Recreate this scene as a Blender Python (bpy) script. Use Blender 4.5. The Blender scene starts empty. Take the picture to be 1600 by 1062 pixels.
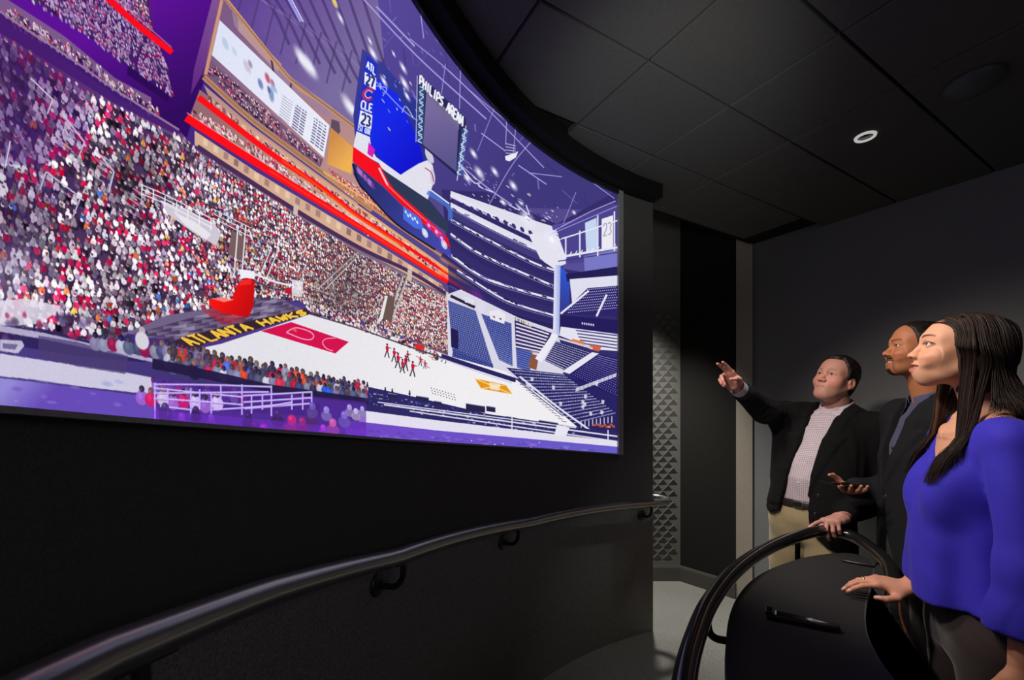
import bpy, math, random
import numpy as np
from mathutils import Vector, Matrix

S = bpy.context.scene
COL = S.collection

# ------------------------------------------------------------------ camera, world, lights, exposure
F_PX, HORIZON, CX = 680.0, 640.0, 800.0          # focal length (px), eye-level row, centre column
CAM_H = 1.48
cam_d = bpy.data.cameras.new('camera')
cam_d.sensor_width = 36.0
cam_d.lens = 36.0 * F_PX / 1600.0
cam_d.shift_y = (HORIZON - 531.0) / 1600.0
cam_d.clip_start = 0.02
cam = bpy.data.objects.new('camera', cam_d)
cam.location = (0, 0, CAM_H)
cam.rotation_euler = (math.pi / 2, 0, 0)
COL.objects.link(cam)
S.camera = cam

S.view_settings.view_transform = 'Standard'
S.view_settings.look = 'None'
S.view_settings.gamma = 1.0
S.view_settings.use_curve_mapping = False
S.view_settings.exposure = 0.0

wd = bpy.data.worlds.new('world')
S.world = wd
wd.use_nodes = True
wd.node_tree.nodes['Background'].inputs[0].default_value = (0.9, 0.95, 1.0, 1)
wd.node_tree.nodes['Background'].inputs[1].default_value = 0.006


def lamp(name, typ, loc, target, energy, color=(1, 1, 1), size=0.1, angle=60, blend=0.6):
    d = bpy.data.lights.new(name, typ)
    d.energy = energy
    d.color = color
    if typ == 'SPOT':
        d.spot_size = math.radians(angle)
        d.spot_blend = blend
        d.shadow_soft_size = size
    elif typ == 'AREA':
        d.size = size
    else:
        d.shadow_soft_size = size
    o = bpy.data.objects.new(name, d)
    o.location = loc
    o.rotation_euler = (Vector(target) - Vector(loc)).to_track_quat('-Z', 'Y').to_euler()
    COL.objects.link(o)
    return o


# added key lights on the viewers, without fixtures, and a downlight by the end of the screen wall
lamp('viewer_key', 'SPOT', (-0.18, 1.05, 2.58), (1.42, 1.66, 1.42), 92, (1.0, 0.88, 0.78), 0.10, 56, 0.7)
lamp('viewer_key', 'SPOT', (0.20, 1.74, 2.60), (1.42, 1.72, 1.36), 62, (1.0, 0.88, 0.78), 0.10, 66, 0.7)
lamp('down_spot', 'SPOT', (0.98, 3.20, 2.70), (0.86, 3.46, 0.6), 230, (1.0, 0.98, 0.93), 0.06, 88, 0.9)
lamp('aisle_spot', 'SPOT', (1.616, 1.99, 2.69), (0.80, 2.20, 0.15), 20, (1.0, 0.98, 0.94), 0.04, 44, 0.9)
# an added spot that brightens the ceiling, and a soft fill from behind the camera
lamp('ceiling_fill', 'SPOT', (0.40, 0.60, 1.95), (0.62, 1.95, 2.73), 30, (1.0, 1.0, 0.95), 0.10, 56, 1.0)
lamp('fill_soft', 'AREA', (1.6, -1.6, 2.55), (1.0, 1.9, 1.0), 9, (1.0, 1.0, 0.97), 1.4)


# ------------------------------------------------------------------ helpers
def rgb(r, g, b):
    return tuple(((c / 255) / 12.92 if c / 255 <= 0.04045 else ((c / 255 + 0.055) / 1.055) ** 2.4) for c in (r, g, b)) + (1.0,)


def mat(name, color, rough=0.6, metal=0.0, spec=0.5, noise=None, bump=None, attr=None, sss=0.0, sheen=0.0, coat=0.0):
    m = bpy.data.materials.new(name)
    m.use_nodes = True
    nt = m.node_tree
    b = nt.nodes['Principled BSDF']
    b.inputs['Base Color'].default_value = color
    b.inputs['Roughness'].default_value = rough
    b.inputs['Metallic'].default_value = metal
    b.inputs['Specular IOR Level'].default_value = spec
    if coat:
        b.inputs['Coat Weight'].default_value = coat
        b.inputs['Coat Roughness'].default_value = 0.15
    if sheen:
        b.inputs['Sheen Weight'].default_value = sheen
    src = None
    if attr:
        a = nt.nodes.new('ShaderNodeAttribute')
        a.attribute_name = attr
        src = a.outputs['Color']
    if noise:                                     # (scale, amount): grain in the colour
        tc = nt.nodes.new('ShaderNodeTexCoord')
        n = nt.nodes.new('ShaderNodeTexNoise')
        n.inputs['Scale'].default_value = noise[0]
        n.inputs['Detail'].default_value = 4
        nt.links.new(tc.outputs['Object'], n.inputs['Vector'])
        mr = nt.nodes.new('ShaderNodeMapRange')
        mr.inputs['From Min'].default_value = 0.25
        mr.inputs['From Max'].default_value = 0.75
        mr.inputs['To Min'].default_value = 1 - noise[1]
        mr.inputs['To Max'].default_value = 1 + noise[1]
        nt.links.new(n.outputs['Fac'], mr.inputs['Value'])
        mx = nt.nodes.new('ShaderNodeMix')
        mx.data_type = 'RGBA'
        mx.blend_type = 'MULTIPLY'
        mx.inputs['Factor'].default_value = 1.0
        mx.inputs['A'].default_value = color
        if src is not None:
            nt.links.new(src, mx.inputs['A'])
        nt.links.new(mr.outputs['Result'], mx.inputs['B'])
        src = mx.outputs['Result']
    if src is not None:
        nt.links.new(src, b.inputs['Base Color'])
    if sss:
        b.inputs['Subsurface Weight'].default_value = sss
        b.inputs['Subsurface Radius'].default_value = (0.012, 0.005, 0.003)
        b.inputs['Subsurface Scale'].default_value = 0.5
    if bump:                                      # (scale, strength, distance)
        tc = nt.nodes.new('ShaderNodeTexCoord')
        n = nt.nodes.new('ShaderNodeTexNoise')
        n.inputs['Scale'].default_value = bump[0]
        n.inputs['Detail'].default_value = 3
        nt.links.new(tc.outputs['Object'], n.inputs['Vector'])
        bp = nt.nodes.new('ShaderNodeBump')
        bp.inputs['Strength'].default_value = bump[1]
        bp.inputs['Distance'].default_value = bump[2]
        nt.links.new(n.outputs['Fac'], bp.inputs['Height'])
        nt.links.new(bp.outputs['Normal'], b.inputs['Normal'])
    return m


def mesh_obj(name, verts, faces, m=None, parent=None, smooth=False, recalc=True):
    me = bpy.data.meshes.new(name)
    me.from_pydata([tuple(map(float, v)) for v in verts], [], [tuple(f) for f in faces])
    if recalc:
        import bmesh
        bm = bmesh.new()
        bm.from_mesh(me)
        bmesh.ops.recalc_face_normals(bm, faces=bm.faces)
        bm.to_mesh(me)
        bm.free()
    if m:
        me.materials.append(m)
    if smooth:
        me.polygons.foreach_set('use_smooth', [True] * len(me.polygons))
    me.update()
    o = bpy.data.objects.new(name, me)
    COL.objects.link(o)
    if parent:
        o.parent = parent
        o.matrix_parent_inverse = parent.matrix_basis.inverted()
    return o


def empty(name, loc, parent=None):
    o = bpy.data.objects.new(name, None)
    o.location = loc
    o.empty_display_size = 0.1
    COL.objects.link(o)
    if parent:
        o.parent = parent
        o.matrix_parent_inverse = parent.matrix_basis.inverted()
    return o


def tag(o, label=None, cat=None, group=None, kind=None):
    for k, v in (('label', label), ('category', cat), ('group', group), ('kind', kind)):
        if v:
            o[k] = v
    return o


def adopt(child, parent):
    child.parent = parent
    child.matrix_parent_inverse = parent.matrix_basis.inverted()
    return child


class MB:
    """collects simple solids into one mesh"""
    def __init__(self):
        self.v, self.f = [], []

    def add(self, v, f):
        n = len(self.v)
        self.v += [tuple(p) for p in v]
        self.f += [tuple(i + n for i in q) for q in f]
        return self

    def box(self, c, size, rot=None, bevel=0.0):
        hx, hy, hz = (s / 2 for s in size)
        if bevel <= 0:
            pts = [Vector((sx * hx, sy * hy, sz * hz)) for sz in (-1, 1) for sx, sy in ((-1, -1), (1, -1), (1, 1), (-1, 1))]
            fs = [(0, 3, 2, 1), (4, 5, 6, 7), (0, 1, 5, 4), (1, 2, 6, 5), (2, 3, 7, 6), (3, 0, 4, 7)]
        else:
            b = bevel
            ring = []
            for cx, cy, a0 in ((hx - b, -hy + b, -90), (hx - b, hy - b, 0), (-hx + b, hy - b, 90), (-hx + b, -hy + b, 180)):
                for k in range(4):
                    a = math.radians(a0 + 30 * k)
                    ring.append((cx, cy, math.cos(a), math.sin(a)))
            pts, fs = [], []
            prof = [(-hz, 0.0), (-hz + b * 0.3, 0.7), (-hz + b, 1.0), (hz - b, 1.0), (hz - b * 0.3, 0.7), (hz, 0.0)]
            n = len(ring)
            for z, s in prof:
                for cx, cy, ax, ay in ring:
                    pts.append(Vector((cx + ax * b * s, cy + ay * b * s, z)))
            for i in range(len(prof) - 1):
                for k in range(n):
                    fs.append((i * n + k, i * n + (k + 1) % n, (i + 1) * n + (k + 1) % n, (i + 1) * n + k))
            fs.append(tuple(range(n - 1, -1, -1)))
            fs.append(tuple((len(prof) - 1) * n + k for k in range(n)))
        c = Vector(c)
        if rot is not None:
            pts = [rot @ p for p in pts]
        return self.add([p + c for p in pts], fs)

    def tube(self, pts, r, n=12, cap=True):
        pts = [Vector(p) for p in pts]
        rs = r if isinstance(r, (list, tuple)) else [r] * len(pts)
        v, f = [], []
        up = Vector((0, 0, 1))
        prev = None
        for i, p in enumerate(pts):
            t = (pts[min(i + 1, len(pts) - 1)] - pts[max(i - 1, 0)]).normalized()
            if prev is None:
                a = t.cross(up)
                if a.length < 1e-3:
                    a = t.cross(Vector((1, 0, 0)))
                a.normalize()
            else:
                a = (prev - t * prev.dot(t)).normalized()
            prev = a
            b = t.cross(a)
            for k in range(n):
                an = 2 * math.pi * k / n
                v.append(p + (a * math.cos(an) + b * math.sin(an)) * rs[i])
        for i in range(len(pts) - 1):
            for k in range(n):
                f.append((i * n + k, i * n + (k + 1) % n, (i + 1) * n + (k + 1) % n, (i + 1) * n + k))
        if cap:
            f.append(tuple(range(n - 1, -1, -1)))
            f.append(tuple((len(pts) - 1) * n + k for k in range(n)))
        return self.add(v, f)

    def lathe(self, prof, n=24, c=(0, 0, 0), rot=None):
        v, f = [], []
        for r, z in prof:
            for k in range(n):
                an = 2 * math.pi * k / n
                p = Vector((r * math.cos(an), r * math.sin(an), z))
                v.append((rot @ p if rot is not None else p) + Vector(c))
        for i in range(len(prof) - 1):
            for k in range(n):
                f.append((i * n + k, i * n + (k + 1) % n, (i + 1) * n + (k + 1) % n, (i + 1) * n + k))
        f.append(tuple(range(n - 1, -1, -1)))
        f.append(tuple((len(prof) - 1) * n + k for k in range(n)))
        return self.add(v, f)

    def build(self, name, m, parent=None, smooth=False):
        return mesh_obj(name, self.v, self.f, m, parent, smooth)


def spline(pts, n=8):
    """Catmull-Rom through points"""
    P = [Vector(p) for p in pts]
    P = [P[0] * 2 - P[1]] + P + [P[-1] * 2 - P[-2]]
    out = []
    for i in range(1, len(P) - 2):
        for k in range(n):
            t = k / n
            a, b, c, d = P[i - 1], P[i], P[i + 1], P[i + 2]
            out.append(0.5 * ((2 * b) + (c - a) * t + (2 * a - 5 * b + 4 * c - d) * t * t + (3 * b - a - 3 * c + d) * t ** 3))
    out.append(P[-2])
    return out


def shade_auto(o, ang=35):
    me = o.data
    me.polygons.foreach_set('use_smooth', [True] * len(me.polygons))
    try:
        me.set_sharp_from_angle(angle=math.radians(ang))
    except Exception:
        pass
    return o


# ------------------------------------------------------------------ the room
WC = Vector((1.842, 0.461))                       # axis of the curved screen wall
R_SCREEN = 2.256
CEIL = 2.73
A_END = 117.3                                     # far end of the screen wall (degrees about the axis)
A_NEAR = 262.0


def arc(a, r, z=0.0):
    a = math.radians(a)
    return Vector((WC.x + r * math.cos(a), WC.y + r * math.sin(a), z))


RAILZ = [(117, 0.968), (120, 0.973), (144, 1.026), (165, 1.13), (176, 1.222), (183, 1.273), (200, 1.33), (262, 1.40)]


def rail_z(a):                                    # the wall handrail climbs with the sloping floor
    for (a0, z0), (a1, z1) in zip(RAILZ, RAILZ[1:]):
        if a <= a1:
            return z0 + (z1 - z0) * (a - a0) / (a1 - a0)
    return RAILZ[-1][1]


def floor_base(a):                                # height of the sloping floor along the wall
    return rail_z(a) - 0.745


M_wall_fabric = mat('black_wall_fabric', rgb(88, 88, 86), 0.95, spec=0.15, noise=(420, 0.25), bump=(700, 0.3, 0.002))
M_carpet = mat('grey_carpet', rgb(138, 136, 130), 0.98, spec=0.1, noise=(240, 0.45), bump=(260, 0.8, 0.006))
M_frame = mat('black_frame', rgb(36, 36, 36), 0.45)
M_tile = mat('dark_ceiling_tile', rgb(86, 86, 82), 0.9, spec=0.2, noise=(90, 0.08), bump=(320, 0.25, 0.002))
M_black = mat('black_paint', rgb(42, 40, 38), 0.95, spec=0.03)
M_soffit = mat('black_soffit', rgb(17, 17, 17), 0.8, spec=0.3)
M_grey_wall = mat('charcoal_wall_paint', rgb(122, 122, 122), 0.85, spec=0.3, noise=(3, 0.06), bump=(180, 0.15, 0.002))
M_trim_wall = mat('warm_grey_trim', rgb(176, 166, 150), 0.8, spec=0.3, noise=(30, 0.05))
M_relief = mat('grey_relief_panel', rgb(104, 102, 98), 0.75, spec=0.35, noise=(60, 0.06))
M_skirting = mat('dark_skirting', rgb(78, 74, 70), 0.6)

# --- curved screen wall: black fabric above, carpet wainscot below the rail line
R_WALL = R_SCREEN + 0.012
angs = [A_END + i * (A_NEAR - A_END) / 120 for i in range(121)]


def wall_strip(name, z0, z1, r0, r1, m, parent=None, angs=angs):
    """solid curved strip between heights z0(a), z1(a) and radii r0 < r1"""
    v, f = [], []
    for a in angs:
        v += [arc(a, r0, z0(a)), arc(a, r0, z1(a)), arc(a, r1, z1(a)), arc(a, r1, z0(a))]
    n = len(angs)
    for i in range(n - 1):
        for k in range(4):
            f.append((i * 4 + k, i * 4 + (k + 1) % 4, (i + 1) * 4 + (k + 1) % 4, (i + 1) * 4 + k))
    f.append((0, 1, 2, 3))
    f.append(tuple((n - 1) * 4 + k for k in (3, 2, 1, 0)))
    return shade_auto(mesh_obj(name, v, f, m, parent))


wall_left = wall_strip('wall_left', lambda a: rail_z(a) - 0.025, lambda a: CEIL + 0.02, R_WALL, R_WALL + 0.16, M_wall_fabric)
tag(wall_left, 'tall curved black fabric wall that carries the screen', kind='structure')
wainscot = wall_strip('wall_carpet', lambda a: -0.05, lambda a: rail_z(a) - 0.025, R_WALL - 0.001, R_WALL + 0.16, M_carpet, wall_left)

# --- ceiling bulkhead over the screen
bulk = wall_strip('trim_1', lambda a: CEIL - 0.075, lambda a: CEIL + 0.03, R_SCREEN - 0.062, R_WALL + 0.1, M_soffit)
tag(bulk, 'black curved bulkhead running along the ceiling above the screen', kind='structure')

# --- floor: level where people stand, sloping up along the screen wall
def floor_h(x, y):
    d = Vector((x, y)) - WC
    a = math.degrees(math.atan2(d.y, d.x)) % 360
    r = d.length
    h = floor_base(min(max(a, A_END), A_NEAR))
    near = min(1.0, max(0.0, (r - 1.18) / 0.55))       # across the aisle
    near = near * near * (3 - 2 * near)
    past = min(1.0, max(0.0, 1 - (A_END - a) / 42.0)) if a < A_END and a > 20 else (1.0 if a >= A_END else 0.0)
    s = Vector((x - 0.81, y - 2.466))
    run = s.x * 0.44 + s.y * 0.9
    lat = s.x * 0.9 - s.y * 0.44
    if a < A_END:
        h = 0.215 * max(0.0, min(1.0, 1 - run / 1.25)) * max(0.0, min(1.0, (0.95 - lat) / 0.45))
        near = 1.0
    return h * near


fx = [-1.0 + 0.085 * i for i in range(64)]
fy = [-2.2 + 0.085 * j for j in range(79)]
fv = [(x, y, floor_h(x, y)) for y in fy for x in fx]
ff = [(j * 64 + i, j * 64 + i + 1, (j + 1) * 64 + i + 1, (j + 1) * 64 + i) for j in range(78) for i in range(63)]
floor = mesh_obj('floor', fv, ff, M_carpet, smooth=True)
tag(floor, 'dark grey carpeted floor that slopes along the curved wall', kind='structure')

# --- back walls
WALL_H = 3.3
P0, P1, P2, P3 = Vector((0.62, 3.78)), Vector((1.458, 3.77)), Vector((1.775, 3.42)), Vector((1.865, 3.365))
P4 = P3 + Vector((0.535, -0.845)) * 4.3


def flat_wall(name, a, b, h, m, thick=0.12, parent=None, z0=-0.03, out=None):
    d = (b - a).normalized()
    n = Vector((-d.y, d.x))                       # away from the room
    if n.y < 0 and out is None:
        n = -n
    v = []
    for z in (z0, h):
        for p in (a, b, b + n * thick, a + n * thick):
            v.append((p.x, p.y, z))
    return mesh_obj(name, v, [(0, 1, 2, 3), (4, 5, 6, 7), (0, 1, 5, 4), (1, 2, 6, 5), (2, 3, 7, 6), (3, 0, 4, 7)], m, parent)


wr = tag(flat_wall('wall_back', P0, P1, WALL_H, M_relief), 'far grey wall of pyramid relief tiles beyond the screen wall', kind='structure')
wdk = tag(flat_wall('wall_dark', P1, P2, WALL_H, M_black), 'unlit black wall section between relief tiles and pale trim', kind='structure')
tr = tag(flat_wall('trim_2', P2 + Vector((-0.02, -0.012)), P3 + Vector((-0.012, -0.012)), WALL_H, M_trim_wall, 0.1),
         'tall warm grey vertical trim board at the corner of the back wall', kind='structure')
wg = tag(flat_wall('wall_right', P3, P4, WALL_H, M_grey_wall), 'long charcoal painted wall behind the three viewers', kind='structure')
wb = tag(flat_wall('wall_rear', Vector((-1.0, -2.2)), Vector((4.2, -2.2)), WALL_H, M_black, out=1), 'black wall behind the camera', kind='structure')

# pyramid relief tiles, one object each, sharing a mesh
TW, TH, TD = 0.0885, 0.0495, 0.014
pv = [(-TW / 2, 0, -TH / 2), (TW / 2, 0, -TH / 2), (TW / 2, 0, TH / 2), (-TW / 2, 0, TH / 2), (0, -TD, 0)]
pyr = None
for j in range(43):
    for i in range(5):
        x = P1.x - 0.02 - (i + 0.5 * (j % 2)) * TW
        if x - TW / 2 < 1.06 or x + TW / 2 > P1.x - 0.002:
            continue
        # a small wedge: flush along its base, proud at its tip
        if pyr is None:
            wv = [(-TW / 2, 0, -TH / 2), (TW / 2, 0, -TH / 2), (0.004, 0, TH / 2), (-0.004, 0, TH / 2), (0.003, -TD, TH / 2 - 0.001), (-0.003, -TD, TH / 2 - 0.001)]
            pyr = mesh_obj('relief_tile', wv, [(0, 1, 4, 5), (1, 2, 4), (0, 5, 3), (2, 3, 5, 4), (0, 3, 2, 1)], M_relief, wr)
            o = pyr
        else:
            o = pyr.copy()
            COL.objects.link(o)
            o.parent = wr
        o.location = (x, 3.77 + 0.01 * (P1.x - x) / 0.838 - 0.0005, 0.185 + TH * (j + 0.5))


def skirting(name, a, b, parent, h=0.15):
    d = (b - a).normalized()
    n = Vector((d.y, -d.x))
    if n.y > 0:
        n = -n
    mb = MB()
    prof = [(0, -0.02), (0.014, -0.02), (0.014, h - 0.02), (0.008, h), (0, h)]
    v = [(p.x + n.x * q, p.y + n.y * q, z) for p in (a, b) for q, z in prof]
    k = len(prof)
    f = [(i, (i + 1) % k, k + (i + 1) % k, k + i) for i in range(k)] + [tuple(range(k)), tuple(range(2 * k - 1, k - 1, -1))]
    mb.add(v, f)
    return tag(mb.build(name, M_skirting), 'low dark skirting board along the foot of the %s' % parent, kind='structure')


skirting('baseboard_back', P0, P1, 'relief wall', 0.135)
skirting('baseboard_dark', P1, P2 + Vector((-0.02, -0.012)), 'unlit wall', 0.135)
skirting('baseboard_right', P3 + Vector((-0.01, -0.012)), P4, 'charcoal wall', 0.135)

# --- ceiling: dark tiles in a grid, dropped in front of a higher black void
DA, DB = Vector((0.865, 0.502)), Vector((0.502, -0.865))
G0 = Vector((0.489, 1.5625))
LA, LB = 0.466, 0.402
edge0, edge1 = Vector((0.86, 2.76)), Vector((1.90, 3.40))       # far edge of the tile field


def inside_room(p):
    d = p - WC
    if d.length > R_WALL + 0.05 and p.x < 1.2:
        return False
    e = edge1 - edge0
    if (p - edge0).x * (-e.y) + (p - edge0).y * e.x > 0.30 and p.x < 2.4:
        return False
    return -2.4 < p.y < 3.9 and p.x < 5.0


def clip_poly(poly, a, n):
    """keep the side where (p-a).n <= 0"""
    out = []
    for i in range(len(poly)):
        p, q = poly[i], poly[(i + 1) % len(poly)]
        dp, dq = (p - a).dot(n), (q - a).dot(n)
        if dp <= 0:
            out.append(p)
        if (dp <= 0) != (dq <= 0):
            out.append(p + (q - p) * (dp / (dp - dq)))
    return out


ceil_back = mesh_obj('ceiling', [(-1.2, -2.4, CEIL + 0.03), (4.6, -2.4, CEIL + 0.03), (4.6, 3.0, CEIL + 0.03), (edge1.x, edge1.y, CEIL + 0.03),
                                (edge0.x, edge0.y, CEIL + 0.03), (-1.2, 1.488, CEIL + 0.03)] +
                     [(-1.2, -2.4, CEIL + 0.05), (4.6, -2.4, CEIL + 0.05), (4.6, 3.0, CEIL + 0.05), (edge1.x, edge1.y, CEIL + 0.05),
                      (edge0.x, edge0.y, CEIL + 0.05), (-1.2, 1.488, CEIL + 0.05)],
                     [(0, 1, 2, 3, 4, 5), (6, 7, 8, 9, 10, 11)] + [(i, (i + 1) % 6, 6 + (i + 1) % 6, 6 + i) for i in range(6)], M_black)
tag(ceil_back, 'low dark ceiling of square tiles above the room', kind='structure')
en = Vector((-(edge1 - edge0).y, (edge1 - edge0).x)).normalized()
wn = Vector((0.845, 0.535))
GAP = 0.0045
share = {}
ring_c = Vector((1.616, 1.99))
for i in range(-7, 10):
    for j in range(-6, 10):
        c = G0 + DA * (LA * (i + 0.5)) + DB * (LB * (j + 0.5))
        if not inside_room(c):
            continue
        q = [c + DA * (sa * (LA / 2 - GAP)) + DB * (sb * (LB / 2 - GAP)) for sa, sb in ((-1, -1), (1, -1), (1, 1), (-1, 1))]
        if (c - Vector((2.36, 1.34))).length < 0.18:
            continue                                            # the recessed access panel sits here
        q2 = clip_poly(q, edge0, en)
        q2 = clip_poly(q2, P3 - wn * 0.004, wn)
        # follow the curved bulkhead: drop vertices behind it
        if len(q2) < 3 or all((p - WC).length > R_SCREEN - 0.04 for p in q2):
            continue
        whole = len(q2) == 4 and all((a - b).length < 1e-6 for a, b in zip(q, q2))
        if whole and 'm' in share:
            o = share['m'].copy()
            COL.objects.link(o)
            o.parent = ceil_back
            o.matrix_parent_inverse = share['m'].matrix_parent_inverse
            o.location = (c.x, c.y, 0)
        else:
            pts = [p - c for p in q2]
            k = len(pts)
            b = 0.004
            inn = [p * (1 - b / max(p.length, 0.05)) for p in pts]
            v = [(p.x, p.y, CEIL + 0.028) for p in pts] + [(p.x, p.y, CEIL + 0.004) for p in pts] + [(p.x, p.y, CEIL) for p in inn]
            f = [tuple(range(k)), tuple(range(2 * k, 3 * k))]
            for L in (0, 1):
                f += [(L * k + a, L * k + (a + 1) % k, (L + 1) * k + (a + 1) % k, (L + 1) * k + a) for a in range(k)]
            o = mesh_obj('ceiling_tile', v, f, M_tile, ceil_back)
            o.location = (c.x, c.y, 0)
            if whole:
                share['m'] = o

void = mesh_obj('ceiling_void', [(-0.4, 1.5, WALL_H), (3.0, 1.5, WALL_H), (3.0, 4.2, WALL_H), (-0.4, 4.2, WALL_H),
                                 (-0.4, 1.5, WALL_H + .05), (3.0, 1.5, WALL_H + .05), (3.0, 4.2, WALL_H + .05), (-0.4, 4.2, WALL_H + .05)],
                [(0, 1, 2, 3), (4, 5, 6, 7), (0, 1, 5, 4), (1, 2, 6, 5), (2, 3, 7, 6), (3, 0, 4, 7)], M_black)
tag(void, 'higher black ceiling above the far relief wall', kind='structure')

# square access panel hung slightly below the tile grid
M_panel = mat('black_panel', rgb(46, 46, 47), 0.7)
pc = Vector((2.36, 1.34))
ap = MB().box((0, 0, 0), (LA * 0.90, LB * 0.90, 0.016), Matrix.Rotation(math.atan2(DA.y, DA.x), 3, 'Z'), 0.003).build('access_panel', M_panel)
ap.location = (pc.x, pc.y, CEIL + 0.018)
tag(ap, 'square black access panel set into the ceiling at upper right', 'panel')

# recessed downlight with a white ring
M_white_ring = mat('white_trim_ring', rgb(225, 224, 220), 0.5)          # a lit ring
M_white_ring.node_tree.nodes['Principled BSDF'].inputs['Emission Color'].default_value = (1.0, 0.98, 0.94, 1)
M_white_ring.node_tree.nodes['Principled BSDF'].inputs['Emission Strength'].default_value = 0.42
dl = empty('downlight', (ring_c.x, ring_c.y, CEIL))
mb = MB()
prof = [(0.030, 0.004), (0.030, -0.006), (0.034, -0.009), (0.040, -0.007), (0.042, 0.0)]
n = 40
v = [(r * math.cos(2 * math.pi * k / n), r * math.sin(2 * math.pi * k / n), z) for r, z in prof for k in range(n)]
m_ = len(prof)
f = [(i * n + k, i * n + (k + 1) % n, ((i + 1) % m_) * n + (k + 1) % n, ((i + 1) % m_) * n + k) for i in range(m_) for k in range(n)]
ringo = mesh_obj('trim_ring', [(x + ring_c.x, y + ring_c.y, z + CEIL) for x, y, z in v], f, M_white_ring, dl, True)
MB().lathe([(0.0005, -0.0005), (0.0302, -0.0008), (0.0302, 0.002)], 32, (ring_c.x, ring_c.y, CEIL)).build('dark_lens', mat('dark_lens', rgb(8, 8, 8), 0.3), dl, True)
tag(dl, 'small round recessed downlight with a bright white ring in the ceiling', 'ceiling light')

# round dome speaker
sp_c = Vector((1520 - CX, 0)) * (680 * 1.25 / 515 / 680)
sp = MB().lathe([(0.085, 0.003), (0.085, -0.01), (0.078, -0.022), (0.055, -0.040), (0.028, -0.049), (0.002, -0.052)], 32)
sp = sp.build('ceiling_speaker', mat('dark_dome', rgb(70, 72, 72), 0.55), None, True)
sp.location = (720 / 680 * 1.655, 1.655, CEIL)
tag(sp, 'dark round dome fixture on the ceiling near the upper right corner', 'ceiling fixture')
# ------------------------------------------------------------------ the curved screen and its picture
TOP_Z = CAM_H + 1.147
A_R = 124.62                                       # right edge of the picture
BOT = [(118, 1.222), (124.6, 1.247), (140, 1.313), (155, 1.374), (170, 1.436), (183, 1.484), (200, 1.50)]


def screen_bot(a):
    for (a0, z0), (a1, z1) in zip(BOT, BOT[1:]):
        if a <= a1:
            return z0 + (z1 - z0) * (a - a0) / (a1 - a0)
    return BOT[-1][1]


# The picture's own coordinates: u runs along the screen (X units), y down it (Y units).
# The table gives, for every u, the bearing on the wall and the y of its lower and upper edge.
_aa = np.linspace(110, 184.6, 3000)
_px = np.array([CX + F_PX * arc(a, R_SCREEN).x / arc(a, R_SCREEN).y for a in _aa])
_py = np.array([arc(a, R_SCREEN).y for a in _aa])
_yb = np.array([HORIZON - F_PX * (screen_bot(a) - CAM_H) / y for a, y in zip(_aa, _py)])
_yt = np.array([HORIZON - F_PX * (TOP_Z - CAM_H) / y for a, y in zip(_aa, _py)])
X0, X1 = float(_px[-1]), float(np.interp(A_R, _aa, _px))
o_ = np.argsort(_px)
_px, _as, _yb, _yt = _px[o_], _aa[o_], _yb[o_], _yt[o_]
TWD, THT = 2048, 1440


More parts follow.
